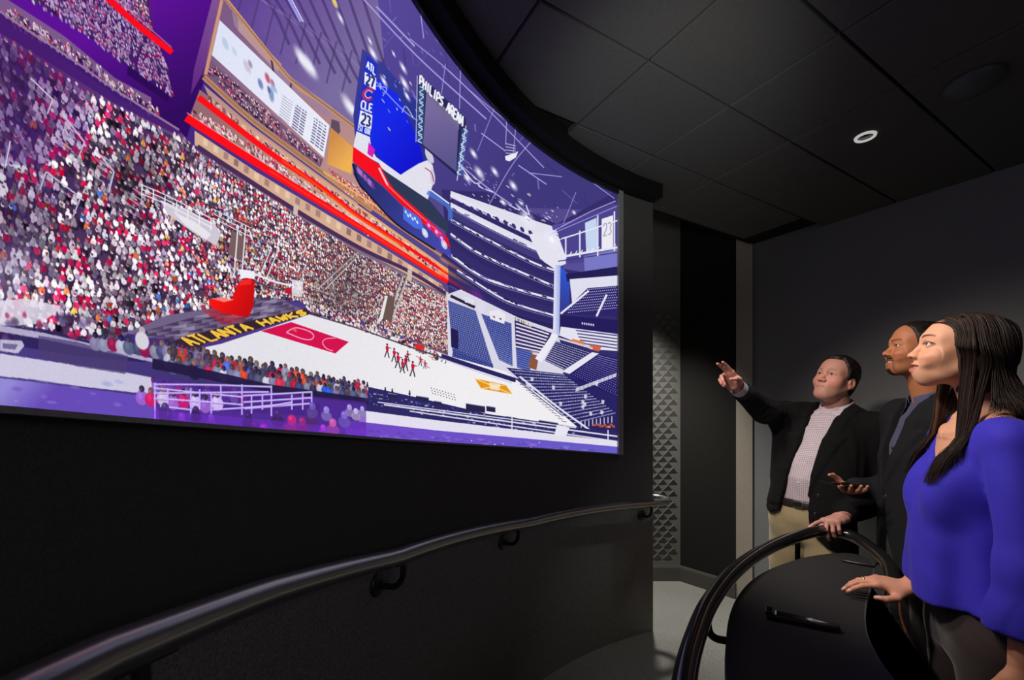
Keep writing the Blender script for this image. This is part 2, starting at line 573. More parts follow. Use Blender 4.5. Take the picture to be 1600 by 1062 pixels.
class Paint:
    def __init__(self):
        self.c = np.zeros((THT, TWD, 3), np.float32)
        self.PX = X0 + (np.arange(TWD) + 0.5) / TWD * (X1 - X0)
        self.YB = np.interp(self.PX, _px, _yb)
        self.YT = np.interp(self.PX, _px, _yt)

    def T(self, x, y):
        x = np.asarray(x, float)
        y = np.asarray(y, float)
        yb, yt = np.interp(x, _px, _yb), np.interp(x, _px, _yt)
        return (x - X0) / (X1 - X0) * TWD, (yb - y) / (yb - yt) * THT

    def py_of(self, r0, r1, c0, c1):
        rows = (np.arange(r0, r1) + 0.5)[:, None] / THT
        return self.YB[None, c0:c1] - rows * (self.YB - self.YT)[None, c0:c1]

    def mask(self, pts, dense=True):
        pts = [tuple(p) for p in pts]
        if dense:
            q = []
            for (xa, ya), (xb, yb) in zip(pts, pts[1:] + pts[:1]):
                n = max(1, int(math.hypot(xb - xa, yb - ya) / 14))
                q += [(xa + (xb - xa) * k / n, ya + (yb - ya) * k / n) for k in range(n)]
            pts = q
        P = np.array(pts)
        u, v = self.T(P[:, 0], P[:, 1])
        c0, c1 = max(0, int(u.min()) - 1), min(TWD, int(u.max()) + 2)
        r0, r1 = max(0, int(v.min()) - 1), min(THT, int(v.max()) + 2)
        if c1 <= c0 or r1 <= r0:
            return None
        m = np.zeros((r1 - r0, c1 - c0), np.float32)
        u2, v2 = np.roll(u, -1), np.roll(v, -1)
        SS = 2
        for r in range(r0, r1):
            for s in range(SS):
                yy = r + (s + 0.5) / SS
                hit = (v <= yy) != (v2 <= yy)
                if not hit.any():
                    continue
                xs = np.sort(u[hit] + (yy - v[hit]) / (v2[hit] - v[hit]) * (u2[hit] - u[hit])) - c0
                for a, b in zip(xs[::2], xs[1::2]):
                    a, b = max(a, 0), min(b, c1 - c0)
                    if b <= a:
                        continue
                    ia, ib = int(a), min(int(b), c1 - c0 - 1)
                    if ia == ib:
                        m[r - r0, ia] += (b - a) / SS
                    else:
                        m[r - r0, ia] += (ia + 1 - a) / SS
                        m[r - r0, ib] += (b - ib) / SS
                        m[r - r0, ia + 1:ib] += 1.0 / SS
        return m, r0, r1, c0, c1

    def poly(self, pts, col, alpha=1.0, dense=True):
        k = self.mask(pts, dense)
        if k is None:
            return
        m, r0, r1, c0, c1 = k
        m = np.clip(m, 0, 1) * alpha
        reg = self.c[r0:r1, c0:c1]
        if callable(col):
            px = np.broadcast_to(self.PX[None, c0:c1], m.shape)
            cc = col(px, self.py_of(r0, r1, c0, c1))
        else:
            cc = np.array(col, np.float32) / 255.0
        reg += (cc - reg) * m[..., None]

    def line(self, pts, w, col, alpha=1.0, w2=None):
        P = np.array(pts, float)
        if len(P) > 2:
            P = np.array([(p.x, p.y) for p in spline([(a, b, 0) for a, b in P], 6)])
        d = np.gradient(P, axis=0)
        n = np.stack([-d[:, 1], d[:, 0]], 1)
        n /= np.maximum(np.linalg.norm(n, axis=1, keepdims=True), 1e-6)
        ww = np.linspace(w, w if w2 is None else w2, len(P))[:, None] / 2
        L, R = P + n * ww, P - n * ww
        self.poly(list(map(tuple, L)) + list(map(tuple, R[::-1])), col, alpha)

    def blob(self, x, y, rx, ry, col, alpha=1.0, soft=0.35):
        u, v = self.T(x, y)
        i = int(np.clip(u, 0, TWD - 1))
        su, sv = TWD / (X1 - X0), THT / (self.YB[i] - self.YT[i])
        a, b = max(rx * su, 0.6), max(ry * sv, 0.6)
        c0, c1 = max(0, int(u - a - 1)), min(TWD, int(u + a + 2))
        r0, r1 = max(0, int(v - b - 1)), min(THT, int(v + b + 2))
        if c1 <= c0 or r1 <= r0:
            return
        dx = (np.arange(c0, c1) + 0.5 - u) / a
        dy = (np.arange(r0, r1) + 0.5 - v) / b
        q = dx[None, :] ** 2 + dy[:, None] ** 2
        m = np.clip((1.15 - q) / soft, 0, 1) * alpha
        reg = self.c[r0:r1, c0:c1]
        reg += (np.array(col, np.float32) / 255.0 - reg) * m[..., None].astype(np.float32)

    def glow(self, x, y, r, col, amt=1.0):
        u, v = self.T(x, y)
        i = int(np.clip(u, 0, TWD - 1))
        su, sv = TWD / (X1 - X0), THT / (self.YB[i] - self.YT[i])
        a, b = r * su, r * sv
        c0, c1 = max(0, int(u - a)), min(TWD, int(u + a + 1))
        r0, r1 = max(0, int(v - b)), min(THT, int(v + b + 1))
        if c1 <= c0 or r1 <= r0:
            return
        dx = (np.arange(c0, c1) + 0.5 - u) / a
        dy = (np.arange(r0, r1) + 0.5 - v) / b
        q = np.clip(1 - dx[None, :] ** 2 - dy[:, None] ** 2, 0, 1) ** 2.5 * amt
        reg = self.c[r0:r1, c0:c1]
        reg += (np.array(col, np.float32) / 255.0 - reg) * q[..., None].astype(np.float32)

    def text(self, s, quad, col, w, alpha=1.0):
        """stroke lettering stretched over a quad (top left, top right, bottom right, bottom left)"""
        A, B, C, D = (np.array(q, float) for q in quad)
        n = len(s)
        for i, ch in enumerate(s):
            for st in GLYPH.get(ch, []):
                pts = []
                for gx, gy in st:
                    uu = (i + 0.12 + gx * 0.76) / n
                    p = (A * (1 - uu) + B * uu) * (1 - gy) + (D * (1 - uu) + C * uu) * gy
                    pts.append(tuple(p))
                for a, b in zip(pts, pts[1:]):
                    self.line([a, b], w, col, alpha)


GLYPH = {
    'A': [[(0, 1), (.5, 0), (1, 1)], [(.22, .62), (.78, .62)]], 'T': [[(0, 0), (1, 0)], [(.5, 0), (.5, 1)]], 'L': [[(0, 0), (0, 1), (1, 1)]],
    'C': [[(1, .15), (.7, 0), (.3, 0), (0, .25), (0, .75), (.3, 1), (.7, 1), (1, .85)]], 'E': [[(1, 0), (0, 0), (0, 1), (1, 1)], [(0, .5), (.8, .5)]],
    '2': [[(0, .2), (.3, 0), (.8, 0), (1, .25), (.9, .45), (0, 1), (1, 1)]], '7': [[(0, 0), (1, 0), (.35, 1)]],
    '3': [[(0, .1), (.5, 0), (1, .2), (.6, .48), (1, .75), (.5, 1), (0, .9)]], '1': [[(.2, .2), (.5, 0), (.5, 1)]],
    'S': [[(1, .12), (.5, 0), (0, .22), (.2, .45), (.8, .55), (1, .78), (.5, 1), (0, .88)]],
    'Q': [[(.5, 0), (0, .3), (0, .7), (.5, 1), (1, .7), (1, .3), (.5, 0)], [(.6, .7), (1, 1)]],
    'R': [[(0, 1), (0, 0), (.8, 0), (1, .25), (.8, .5), (0, .5)], [(.5, .5), (1, 1)]], 'P': [[(0, 1), (0, 0), (.8, 0), (1, .27), (.8, .55), (0, .55)]],
    'H': [[(0, 0), (0, 1)], [(1, 0), (1, 1)], [(0, .5), (1, .5)]], 'I': [[(.5, 0), (.5, 1)]], 'N': [[(0, 1), (0, 0), (1, 1), (1, 0)]],
    'W': [[(0, 0), (.25, 1), (.5, .3), (.75, 1), (1, 0)]], 'K': [[(0, 0), (0, 1)], [(1, 0), (0, .55), (1, 1)]],
    'V': [[(0, 0), (.5, 1), (1, 0)]], 'O': [[(.5, 0), (0, .3), (0, .7), (.5, 1), (1, .7), (1, .3), (.5, 0)]],
    'G': [[(1, .15), (.5, 0), (0, .3), (0, .7), (.5, 1), (1, .8), (1, .55), (.6, .55)]], ' ': [],
}

rng = random.Random(11)
nrg = np.random.default_rng(5)
P = Paint()


def lerp3(a, b, t):
    a, b = np.array(a, np.float32) / 255, np.array(b, np.float32) / 255
    return a + (b - a) * np.clip(t, 0, 1)[..., None]


def grad(c_a, pa, c_b, pb):
    dx, dy = pb[0] - pa[0], pb[1] - pa[1]
    L = dx * dx + dy * dy
    return lambda px, py: lerp3(c_a, c_b, ((px - pa[0]) * dx + (py - pa[1]) * dy) / L)


def inpoly(pts):
    pts = np.array(pts, float)

    def f(x, y):
        a, b = pts, np.roll(pts, -1, 0)
        hit = (a[:, 1] <= y) != (b[:, 1] <= y)
        if not hit.any():
            return False
        xs = a[hit, 0] + (y - a[hit, 1]) / (b[hit, 1] - a[hit, 1]) * (b[hit, 0] - a[hit, 0])
        return bool((xs > x).sum() % 2)
    return f


def pick(pal):
    r = rng.random() * sum(w for w, _ in pal)
    for w, c in pal:
        r -= w
        if r <= 0:
            return c
    return pal[-1][1]


def jit(c, k=22):
    d = rng.uniform(-k, k)
    return tuple(min(255, max(0, v + d + rng.uniform(-8, 8))) for v in c)


def crowd(pts, pal, size, density=1.0, skin=((205, 165, 165), (235, 215, 225), (150, 105, 110)), tint=None, shade=(45, 28, 60)):
    q = np.array(pts, float)
    test = inpoly(pts)
    x0, y0, x1, y1 = q[:, 0].min(), q[:, 1].min(), q[:, 0].max(), q[:, 1].max()
    spots = []
    x = x0
    N = int((x1 - x0) * (y1 - y0) * density * 0.9)
    for _ in range(N):
        x, y = rng.uniform(x0, x1), rng.uniform(y0, y1)
        s = size(x, y)
        if rng.random() < 1.0 / (s * s * 3.4) and test(x, y):
            spots.append((y, x, s))
    spots.sort()
    for y, x, s in spots:
        c = jit(pick(pal))
        if tint:
            c = tuple(a + (b - a) * tint[1] for a, b in zip(c, tint[0]))
        if s > 1.6:
            P.blob(x + s * 0.7, y + s * 0.6, s * 1.3, s * 1.5, shade, 0.7)
        P.blob(x, y, s * 1.25, s * 1.45, c)
        if s > 2.0:
            P.blob(x - s * rng.uniform(0.5, 1.2), y + s * 1.2, s * 0.55, s * 1.1, jit((190, 180, 205), 40), 0.75)
        P.blob(x - 0.1 * s, y - s * 1.5, s * 0.62, s * 0.72, jit(rng.choice(skin), 18))


# --- roof space and upper dark
P.poly([(X0 - 9, 760), (1000, 760), (1000, -4000), (X0 - 9, -4000)], grad((58, 20, 120), (120, 40), (84, 72, 138), (700, 180)))
P.poly([(430, -900), (980, -900), (980, 330), (700, 320), (560, 200), (400, 40)], grad((92, 74, 158), (520, 20), (62, 55, 122), (860, 260)))
for _ in range(240):                                    # roof texture: faint beams and fittings
    x, y = rng.uniform(380, 960), rng.uniform(-260, 330)
    if y < (x - 330) * 0.62 + 20:
        L = rng.uniform(6, 34)
        a = rng.choice((0.72, 0.72, -0.9, 1.45))
        P.line([(x, y), (x + L * math.cos(a), y + L * math.sin(a))], rng.uniform(0.7, 2.4), jit(rng.choice(((46, 38, 96), (120, 108, 190), (52, 48, 104), (150, 140, 215))), 12), 0.55)
P.poly([(352, -300), (560, -300), (600, 90), (556, 198), (450, 120), (352, 0)], grad((96, 62, 150), (360, -20), (126, 112, 160), (530, 130)), 0.9)
for k in range(9):                                      # truss members behind the suites
    x = 372 + k * 24
    P.line([(x, -60 + k * 6), (x + 52, 10 + k * 17), (x + 80, 70 + k * 15)], 4.5, (66, 52, 104), 0.65)
    P.line([(x + 10, -20 + k * 14), (x - 6, 40 + k * 15)], 3, (70, 58, 108), 0.6)
    P.line([(x + 14, -14 + k * 14), (x + 46, 6 + k * 17)], 2, (140, 122, 178), 0.5)
P.line([(436, -30), (470, 34)], 4, (170, 165, 255), 0.8)
P.line([(440, -30), (474, 34)], 1.6, (235, 235, 255), 0.9)
for x, y, r in ((478, 98, 20), (486, 106, 16), (470, 90, 16), (545, 165, 18), (552, 172, 12), (532, 28, 9), (523, 2, 8)):
    P.glow(x, y, r, (240, 240, 250), 0.95)
P.blob(522, 3, 5, 6, (235, 200, 90), .8)

# --- dark purple gap left of the suites
P.poly([(60, -700), (372, -700), (350, 0), (318, 128), (292, 215), (268, 196), (150, 118), (-80, -40), (-80, -700)],
       grad((92, 16, 150), (210, 20), (48, 8, 92), (290, 170)))
P.poly([(331, -60), (352, -60), (349, 0), (316, 115), (298, 148), (303, 108), (331, 0)], grad((128, 84, 150), (345, 0), (96, 40, 130), (300, 140)))

# --- left stand
left_stand = [(-420, -260), (-60, -20), (60, 62), (100, 92), (180, 150), (283, 207), (300, 228), (352, 258), (458, 326), (560, 388), (640, 425), (700, 462), (703, 556),
              (640, 530), (560, 500), (470, 470), (398, 470), (330, 484), (300, 470), (260, 500), (180, 530), (60, 545), (-420, 560)]
P.poly(left_stand, grad((84, 40, 118), (60, 120), (122, 104, 128), (420, 420)))
PAL_FAR = [(3, (74, 42, 96)), (2, (128, 88, 140)), (2, (160, 24, 84)), (1.4, (198, 184, 214)), (1, (40, 22, 64))]
PAL_MID = [(3.2, (186, 22, 72)), (4.8, (234, 226, 240)), (2.4, (120, 104, 132)), (2.0, (66, 44, 72)), (0.4, (214, 96, 48)), (2.0, (168, 150, 176)), (0.18, (70, 120, 210)), (.15, (226, 160, 80)), (1.2, (40, 26, 48))]
PAL_RIGHT = [(2.2, (178, 30, 54)), (5.0, (240, 234, 234)), (2.0, (146, 116, 116)), (2.2, (74, 50, 58)), (0.8, (226, 110, 60)), (.4, (240, 180, 90))]


upper_deck = [(-300, -400), (128, -80), (236, 40), (262, 108), (270, 150), (204, 104), (110, 34), (20, -20), (-300, -230)]
P.poly(upper_deck, (70, 26, 104))
crowd(upper_deck, PAL_FAR, lambda x, y: 3.0 if x < 120 else 2.3, 0.85, skin=((190, 150, 190), (150, 110, 160)), tint=((96, 44, 150), 0.25))
P.poly([(200, 102), (265, 152), (262, 160), (198, 116)], (44, 8, 84))
P.poly([(-300, -236), (7, -4), (100, 56), (180, 122), (236, 152), (237, 166), (180, 136), (100, 74), (6, 22), (-300, -200)], (128, 96, 138), .9)
crowd([(10, 10), (100, 66), (180, 124), (252, 176), (240, 182), (100, 84), (8, 30)], PAL_FAR + [(2, (190, 170, 190))], lambda x, y: 2.5, .8)
P.line([(-300, -190), (6, 22), (100, 84), (180, 140), (280, 203)], 3.4, (150, 118, 150))
P.poly([(-300, -186), (6, 25), (100, 88), (180, 144), (282, 206), (282, 214), (180, 162), (100, 112), (2, 52), (-300, -120)], (66, 24, 110), .8)
P.line([(168, -3), (214, 38), (269, 82)], 10, (255, 8, 28), 1, 9)
P.line([(178, -4), (220, 32), (268, 74)], 2, (220, 120, 160), .7)
P.poly([(200, -60), (236, -20), (240, 44), (206, 14)], (84, 30, 110), .6)
crowd([(204, -30), (230, 0), (236, 38), (212, 16)], PAL_FAR, lambda x, y: 2.2)

main_top = [(-420, -150), (0, 62), (60, 101), (120, 141), (200, 180), (283, 218), (300, 235), (352, 268), (458, 334), (560, 396), (640, 436), (700, 468)]
main_bot = [(-420, 548), (60, 528), (180, 520), (250, 494), (330, 480), (398, 464), (470, 470), (560, 500), (640, 529), (702, 554)]
wob = [(nrg.normal(size=2) * 0.022, nrg.uniform(0, 6.3)) for _ in range(5)]


def tone(x, y):
    return sum(math.sin(w[0] * x + w[1] * y + p_) for w, p_ in wob) / 5


def crowd_rows(top, bot, n, x0, x1):
    tx, ty = zip(*top)
    bx, by = zip(*bot)
    for r in range(n):
        t = ((r + 0.5) / n) ** 0.94
        x = x0 + rng.uniform(0, 6)
        while x < x1:
            yt, yb = np.interp(x, tx, ty), np.interp(x, bx, by)
            s_ = max(0.85, (yb - yt) / n * 0.40)
            y = yt + (yb - yt) * t + rng.uniform(-0.5, 0.5) * s_
            step = s_ * rng.uniform(1.9, 3.0)
            x += step
            if rng.random() < 0.05:
                x += step * 0.8
                continue
            f = np.clip((x - 250) / 250, 0, 1)
            c = jit(pick(PAL_RIGHT if rng.random() < f else PAL_MID), 20)
            hz = np.clip((210 - y - 0.25 * x) / 150, 0, 1)                 # the upper seats lie in violet light
            k = (1.04 + 0.45 * tone(x, y)) * (1 - 0.35 * hz)
            k = k * rng.uniform(0.72, 1.14)
            c = tuple(min(255, max(0, v * k)) for v in c)
            c = tuple(a + (b - a) * 0.45 * hz for a, b in zip(c, (84, 40, 120)))
            sk = tuple(min(255, v * min(1.1, k + 0.08)) for v in jit(rng.choice(((214, 176, 172), (238, 220, 224), (150, 108, 104), (228, 200, 196))), 14))
            sk = tuple(a + (b - a) * 0.45 * hz for a, b in zip(sk, (120, 80, 160)))
            if s_ > 1.5:
                P.blob(x + 0.5 * s_, y + 0.9 * s_, s_ * 1.35, s_ * 1.8, (44, 28, 58), 0.75, 0.6)
                lean = rng.uniform(-0.4, 0.4)
                P.blob(x + lean * s_, y + 1.5 * s_, s_ * 0.95, s_ * 0.8, rng.choice(((52, 44, 74), (70, 66, 104), (40, 30, 52), (120, 112, 138))), 0.8)
                P.blob(x, y, s_ * 1.0, s_ * 1.35, c)
                ax = rng.choice((-1, 1))
                P.blob(x + ax * s_ * 0.95, y + 0.35 * s_, s_ * 0.34, s_ * 0.9, tuple(min(255, v * 1.15 + 10) for v in c), 0.8)
                P.blob(x - 0.45 * s_, y - 0.3 * s_, s_ * 0.4, s_ * 0.8, tuple(min(255, v * 1.25 + 16) for v in c), 0.45, 1.0)
                P.blob(x + 0.1 * s_ * lean, y - 1.65 * s_, s_ * 0.55, s_ * 0.68, sk)
                if rng.random() < 0.6:
                    P.blob(x + 0.15 * s_, y - 1.9 * s_, s_ * 0.5, s_ * 0.42, rng.choice(((58, 40, 50), (96, 70, 74), (180, 30, 60), (226, 216, 226))), 0.85)
            else:
                P.blob(x, y, s_ * 1.05, s_ * 1.3, c)
                P.blob(x, y - 1.5 * s_, s_ * 0.6, s_ * 0.7, sk, 0.9)


P.poly(main_top + main_bot[::-1], grad((66, 36, 96), (60, 140), (84, 62, 84), (420, 420)))
crowd_rows(main_top, main_bot, 35, -330, 703)
P.poly([(-200, -60), (40, 84), (130, 140), (140, 230), (60, 260), (-200, 240)], (74, 24, 120), .34)        # purple wash on the upper seats
P.poly([(-200, 60), (60, 180), (90, 330), (40, 420), (-200, 430)], (52, 26, 92), .22)

for a, b in (((48, 122), (82, 155)), ((98, 178), (132, 222)), ((150, 235), (178, 268)), ((82, 155), (74, 178)), ((132, 222), (122, 246)), ((178, 268), (170, 300)),
             ((16, 220), (8, 262)), ((72, 268), (62, 296)), ((126, 308), (114, 338)), ((72, 268), (128, 310))):
    P.line([a, b], 2.3, (206, 196, 222))
    P.line([(a[0] - 4, a[1] + 8), (b[0] - 4, b[1] + 8)], 1.4, (150, 138, 172), .9)
for k in range(3):                                     # stairs
    x, y = 108 + 50 * k, 190 + 52 * k
    for j in range(5):
        P.line([(x - j * 3, y + j * 8), (x + 16 - j * 3, y + 11 + j * 8)], 2.2, (188, 178, 204), .75)

# vomitory block with white rails
P.poly([(250, 312), (300, 332), (336, 350), (345, 366), (338, 384), (300, 362), (262, 334)], (206, 200, 212))
P.poly([(270, 330), (304, 346), (330, 366), (322, 374), (290, 352)], (232, 228, 236))
P.poly([(362, 360), (384, 372), (378, 408), (356, 396)], (118, 92, 92))
for off in (0, 7, 14):
    P.line([(220, 288 + off), (262, 306 + off), (332, 342 + off)], 1.6, (240, 238, 246))
    P.line([(332, 326 + off), (392, 356 + off)], 1.3, (232, 230, 240))
for k in range(7):
    x = 222 + 18 * k
    P.line([(x, 288 + 9 * k), (x - 1, 306 + 9 * k)], 1.8, (238, 236, 244))
for x in (372, 384):
    P.line([(x, 352), (x - 6, 428)], 2.2, (226, 222, 230))
    P.line([(x + 52, 388), (x + 30, 440)], 2.0, (222, 218, 226))
P.line([(318, 244), (312, 296)], 2.2, (196, 190, 204))

for k in range(7):                                     # hazy light over the nearest seats
    P.glow(rng.uniform(-140, 70), rng.uniform(330, 500), rng.uniform(40, 90), rng.choice(((206, 196, 232), (120, 90, 170), (226, 220, 240))), 0.26)
# aisles on the right half of the stand
for a, b in (((560, 398), (508, 452)), ((556, 396), (500, 448)), ((630, 432), (606, 500)), ((636, 434), (612, 504))):
    P.line([a, b], 2.6, (196, 186, 186), .9)
    P.line([(a[0] - 3, a[1] + 2), (b[0] - 5, b[1] + 2)], 2, (96, 76, 80), .7)
P.poly([(604, 460), (617, 466), (612, 504), (598, 496)], (104, 84, 78))
P.poly([(602, 462), (606, 462), (598, 498), (590, 506)], (232, 228, 230))

# --- suite building
P.poly([(349, 0), (452, 122), (556, 200), (552, 272), (580, 326), (502, 267), (393, 188), (318, 122), (328, 60)], grad((124, 92, 132), (340, 60), (186, 140, 138), (540, 230)))
P.poly([(362, 18), (452, 118), (520, 168), (512, 184), (448, 132), (366, 40)], (158, 130, 158), .8)
P.poly([(372, 30), (440, 100), (434, 112), (372, 48)], (188, 150, 150), .9)
P.line([(424, 92), (428, 118)], 3, (70, 54, 80))
P.line([(456, 124), (452, 150)], 3, (76, 60, 86))
P.poly([(518, 186), (530, 190), (532, 206), (522, 216), (516, 206)], (92, 78, 96))
P.poly([(517, 199), (552, 230), (549, 272), (511, 256)], grad((206, 140, 76), (515, 220), (240, 176, 84), (548, 250)))
P.poly([(326, 92), (505, 249), (500, 262), (395, 186), (322, 118)], (118, 88, 118))
crowd([(328, 100), (345, 112), (400, 160), (500, 246), (498, 258), (392, 180), (326, 116)], [(2, (66, 36, 74)), (1, (150, 110, 130)), (.6, (170, 40, 80))], lambda x, y: 1.8, .6, shade=(60, 40, 70))
P.poly([(343, 31), (515, 196), (506, 246), (331, 86)], grad((222, 226, 246), (340, 60), (236, 236, 250), (510, 220)))
for x, y, rx, ry, c in ((352, 68, 6, 9, (178, 196, 222)), (366, 80, 5, 6, (190, 206, 226)), (386, 104, 7, 9, (196, 190, 206)), (391, 100, 4, 6, (150, 130, 150)), (407, 131, 5, 8, (94, 106, 180)),
                        (418, 122, 5, 8, (190, 60, 90)), (426, 130, 4, 6, (160, 90, 120)), (424, 148, 5, 12, (112, 134, 180)), (420, 140, 3, 6, (70, 90, 150)), (428, 138, 6, 6, (150, 176, 212))):
    P.blob(x, y, rx, ry, c, .8, 0.9)
for r in range(9):                                     # the table of figures
    t0 = r / 9
    xa, ya = 440 - 7 * t0, 148 + 36 * t0
    xb, yb = 513 - 7 * t0, 200 + 42 * t0
    for c0, c1 in ((.02, .24), (.30, .42), (.44, .54), (.70, .78), (.80, .88), (.90, .97)):
        P.line([(xa + (xb - xa) * c0, ya + (yb - ya) * c0), (xa + (xb - xa) * c1, ya + (yb - ya) * c1)], 2.0 if c0 > .2 else 1.0, (108, 108, 142) if c0 > .2 else (160, 160, 180))
for k in range(15):
    P.line([(450 + 4.3 * k, 146 + 3.6 * k), (450 + 4.3 * k, 156 + 3.6 * k)], 1.8, (226, 230, 248))
P.line([(349, -6), (452, 122), (500, 158), (556, 200)], 6.5, (196, 148, 112))
for k in range(60):
    t = k / 60
    x = 349 + (556 - 349) * t
    y = np.interp(x, (349, 452, 500, 556), (-4, 122, 158, 200))
    P.line([(x - 2, y - 3), (x + 2, y + 3)], 1.2, (120, 84, 88), .8)
P.line([(347, -4), (321, 116)], 6, (206, 148, 126))
P.line([(344, -4), (318, 116)], 1.6, (120, 80, 110))
P.line([(318, 120), (393, 187), (502, 268), (582, 328)], 8.5, (188, 140, 104))
for k in range(80):
    t = k / 80
    x = 318 + 262 * t
    y = np.interp(x, (318, 393, 502, 582), (120, 187, 268, 328))
    P.line([(x - 2, y - 4), (x + 2, y + 4)], 1.1, (128, 88, 72), .75)

# suites below, warm lit
P.poly([(312, 140), (393, 200), (502, 279), (582, 336), (700, 420), (712, 446), (600, 374), (500, 312), (400, 248), (296, 182)], grad((150, 104, 112), (330, 180), (226, 170, 124), (560, 340)))
P.poly([(318, 132), (393, 196), (502, 276), (560, 318), (552, 326), (420, 234), (330, 160)], (214, 168, 138), .8)
for k in range(34):
    t = k / 34
    x = 326 + 360 * t
    yu = np.interp(x, (318, 393, 502, 582, 700), (140, 204, 284, 338, 424))
    P.poly([(x, yu + 2), (x + 5, yu + 5), (x + 4, yu + 18), (x - 1, yu + 13)], rng.choice(((96, 60, 76), (232, 196, 150), (120, 78, 84), (250, 226, 190))), .75)
crowd([(318, 146), (393, 206), (502, 286), (582, 342), (690, 420), (690, 430), (582, 352), (502, 298), (393, 218), (318, 158)],
      [(2, (210, 160, 150)), (1, (96, 40, 70)), (1, (240, 220, 200)), (.7, (180, 40, 90))], lambda x, y: 1.5, .6, shade=(90, 60, 60))
crowd([(300, 170), (393, 226), (502, 304), (582, 360), (582, 372), (502, 314), (393, 240), (298, 182)],
      [(2, (220, 180, 180)), (1, (86, 36, 70)), (1.4, (240, 220, 210)), (.9, (190, 30, 90))], lambda x, y: 1.9 - (x - 300) / 500, .7, shade=(90, 40, 60))
P.line([(310, 152), (420, 237), (500, 291), (560, 337), (640, 388), (712, 436)], 9.5, (255, 14, 22), 1, 4)
P.line([(440, 250), (500, 293), (560, 339), (630, 384)], 3.5, (255, 76, 20), .8)
P.line([(291, 183), (400, 254), (500, 316), (600, 378), (714, 450)], 13.5, (255, 10, 24), 1, 6)
P.line([(420, 266), (500, 316), (600, 378), (690, 434)], 3.2, (255, 60, 24), .7)
P.line([(292, 176), (400, 246), (500, 308), (600, 370)], 1.6, (230, 190, 200), .7)
P.poly([(304, 204), (400, 268), (500, 328), (600, 388), (690, 444), (700, 462), (560, 388), (458, 326), (352, 260), (304, 226)], (212, 172, 146))
for k in range(24):
    x = 318 + 16 * k
    y = np.interp(x, (304, 400, 500, 600, 700), (204, 268, 328, 388, 450))
    P.poly([(x, y + 2), (x + 7, y + 6), (x + 6, y + 16), (x - 1, y + 12)], rng.choice(((150, 110, 112), (120, 84, 96), (238, 210, 180))), .7)
P.line([(308, 229), (352, 258), (458, 326), (560, 386), (640, 424), (702, 462)], 8, (74, 44, 84), 1, 5)
for x, y in ((462, 318), (640, 420), (700, 455)):
    P.poly([(x - 3, y), (x + 4, y + 3), (x + 3, y + 20), (x - 4, y + 17)], (206, 186, 176))

# far crowd right of the suites
far_c = [(512, 262), (552, 288), (600, 316), (690, 372), (706, 396), (690, 392), (600, 336), (540, 300)]
P.poly(far_c, (178, 96, 84))
crowd(far_c, [(2, (236, 170, 140)), (2, (190, 50, 56)), (1, (250, 220, 200)), (1, (120, 40, 56))], lambda x, y: 1.1, .8, shade=(120, 40, 50))
P.line([(505, 268), (600, 330), (712, 404)], 3, (236, 176, 110), .9)
P.line([(508, 274), (600, 338), (708, 412)], 4, (200, 140, 92), .9)

# --- blueprint-like half on the right
right_bowl = [(690, 296), (760, 300), (870, 350), (960, 300), (975, 300), (975, 720), (800, 620), (702, 560), (700, 400)]
P.poly(right_bowl, (52, 44, 106))
P.poly([(704, 298), (840, 346), (872, 356), (872, 426), (864, 418), (760, 352), (704, 326)], (224, 222, 236))
tiers = [((704, 312), (760, 340), (830, 374), (868, 392)), ((704, 330), (760, 360), (830, 394), (868, 408)), ((704, 350), (760, 380), (830, 416), (868, 430)),
         ((704, 372), (744, 400), (800, 426), (866, 454)), ((692, 396), (750, 437), (800, 456), (866, 474)), ((714, 428), (780, 470), (820, 486), (866, 499))]
for i, t in enumerate(tiers):
    P.line(t, 13 if i else 7, (46, 40, 100) if i != 1 else (64, 58, 122))
for i, t in enumerate(tiers):
    up = [(x, y - 8 + i * 0.3) for x, y in t]
    P.line(up, (4.5, 3.4, 2.8, 3.0, 3.2, 2.6)[i], (232, 230, 242))
    P.line([(x, y + 4) for x, y in up], 1.0, (150, 146, 200), .8)
    for k in range(22):
        u = rng.random()
        x = t[0][0] + (t[3][0] - t[0][0]) * u
        y = np.interp(x, [p[0] for p in t], [p[1] for p in t])
        P.line([(x, y - 7), (x + rng.uniform(3, 9), y - 7 + rng.uniform(2, 4))], rng.uniform(1, 2.4), rng.choice(((220, 220, 240), (110, 104, 170), (24, 20, 60))), .9)
for k in range(12):
    x = 712 + 13 * k
    P.blob(x, 316 + 5.3 * k, 3.4, 3.6, (60, 50, 110))
P.line([(700, 440), (780, 486), (866, 512)], 9, (40, 34, 92))
P.line([(702, 446), (790, 494), (864, 516)], 3, (86, 70, 150), .8)
# warm cross-fade where the two halves meet
for k in range(26):
    x = 690 + k * 2.4
    for y0, c in ((430, (255, 40, 40)), (418, (250, 170, 60)), (404, (240, 150, 90))):
        P.glow(x, y0 + (x - 690) * 0.62, 7 - k * 0.15, c, 0.30 * (1 - k / 26))
P.glow(745, 462, 16, (150, 40, 170), .5)

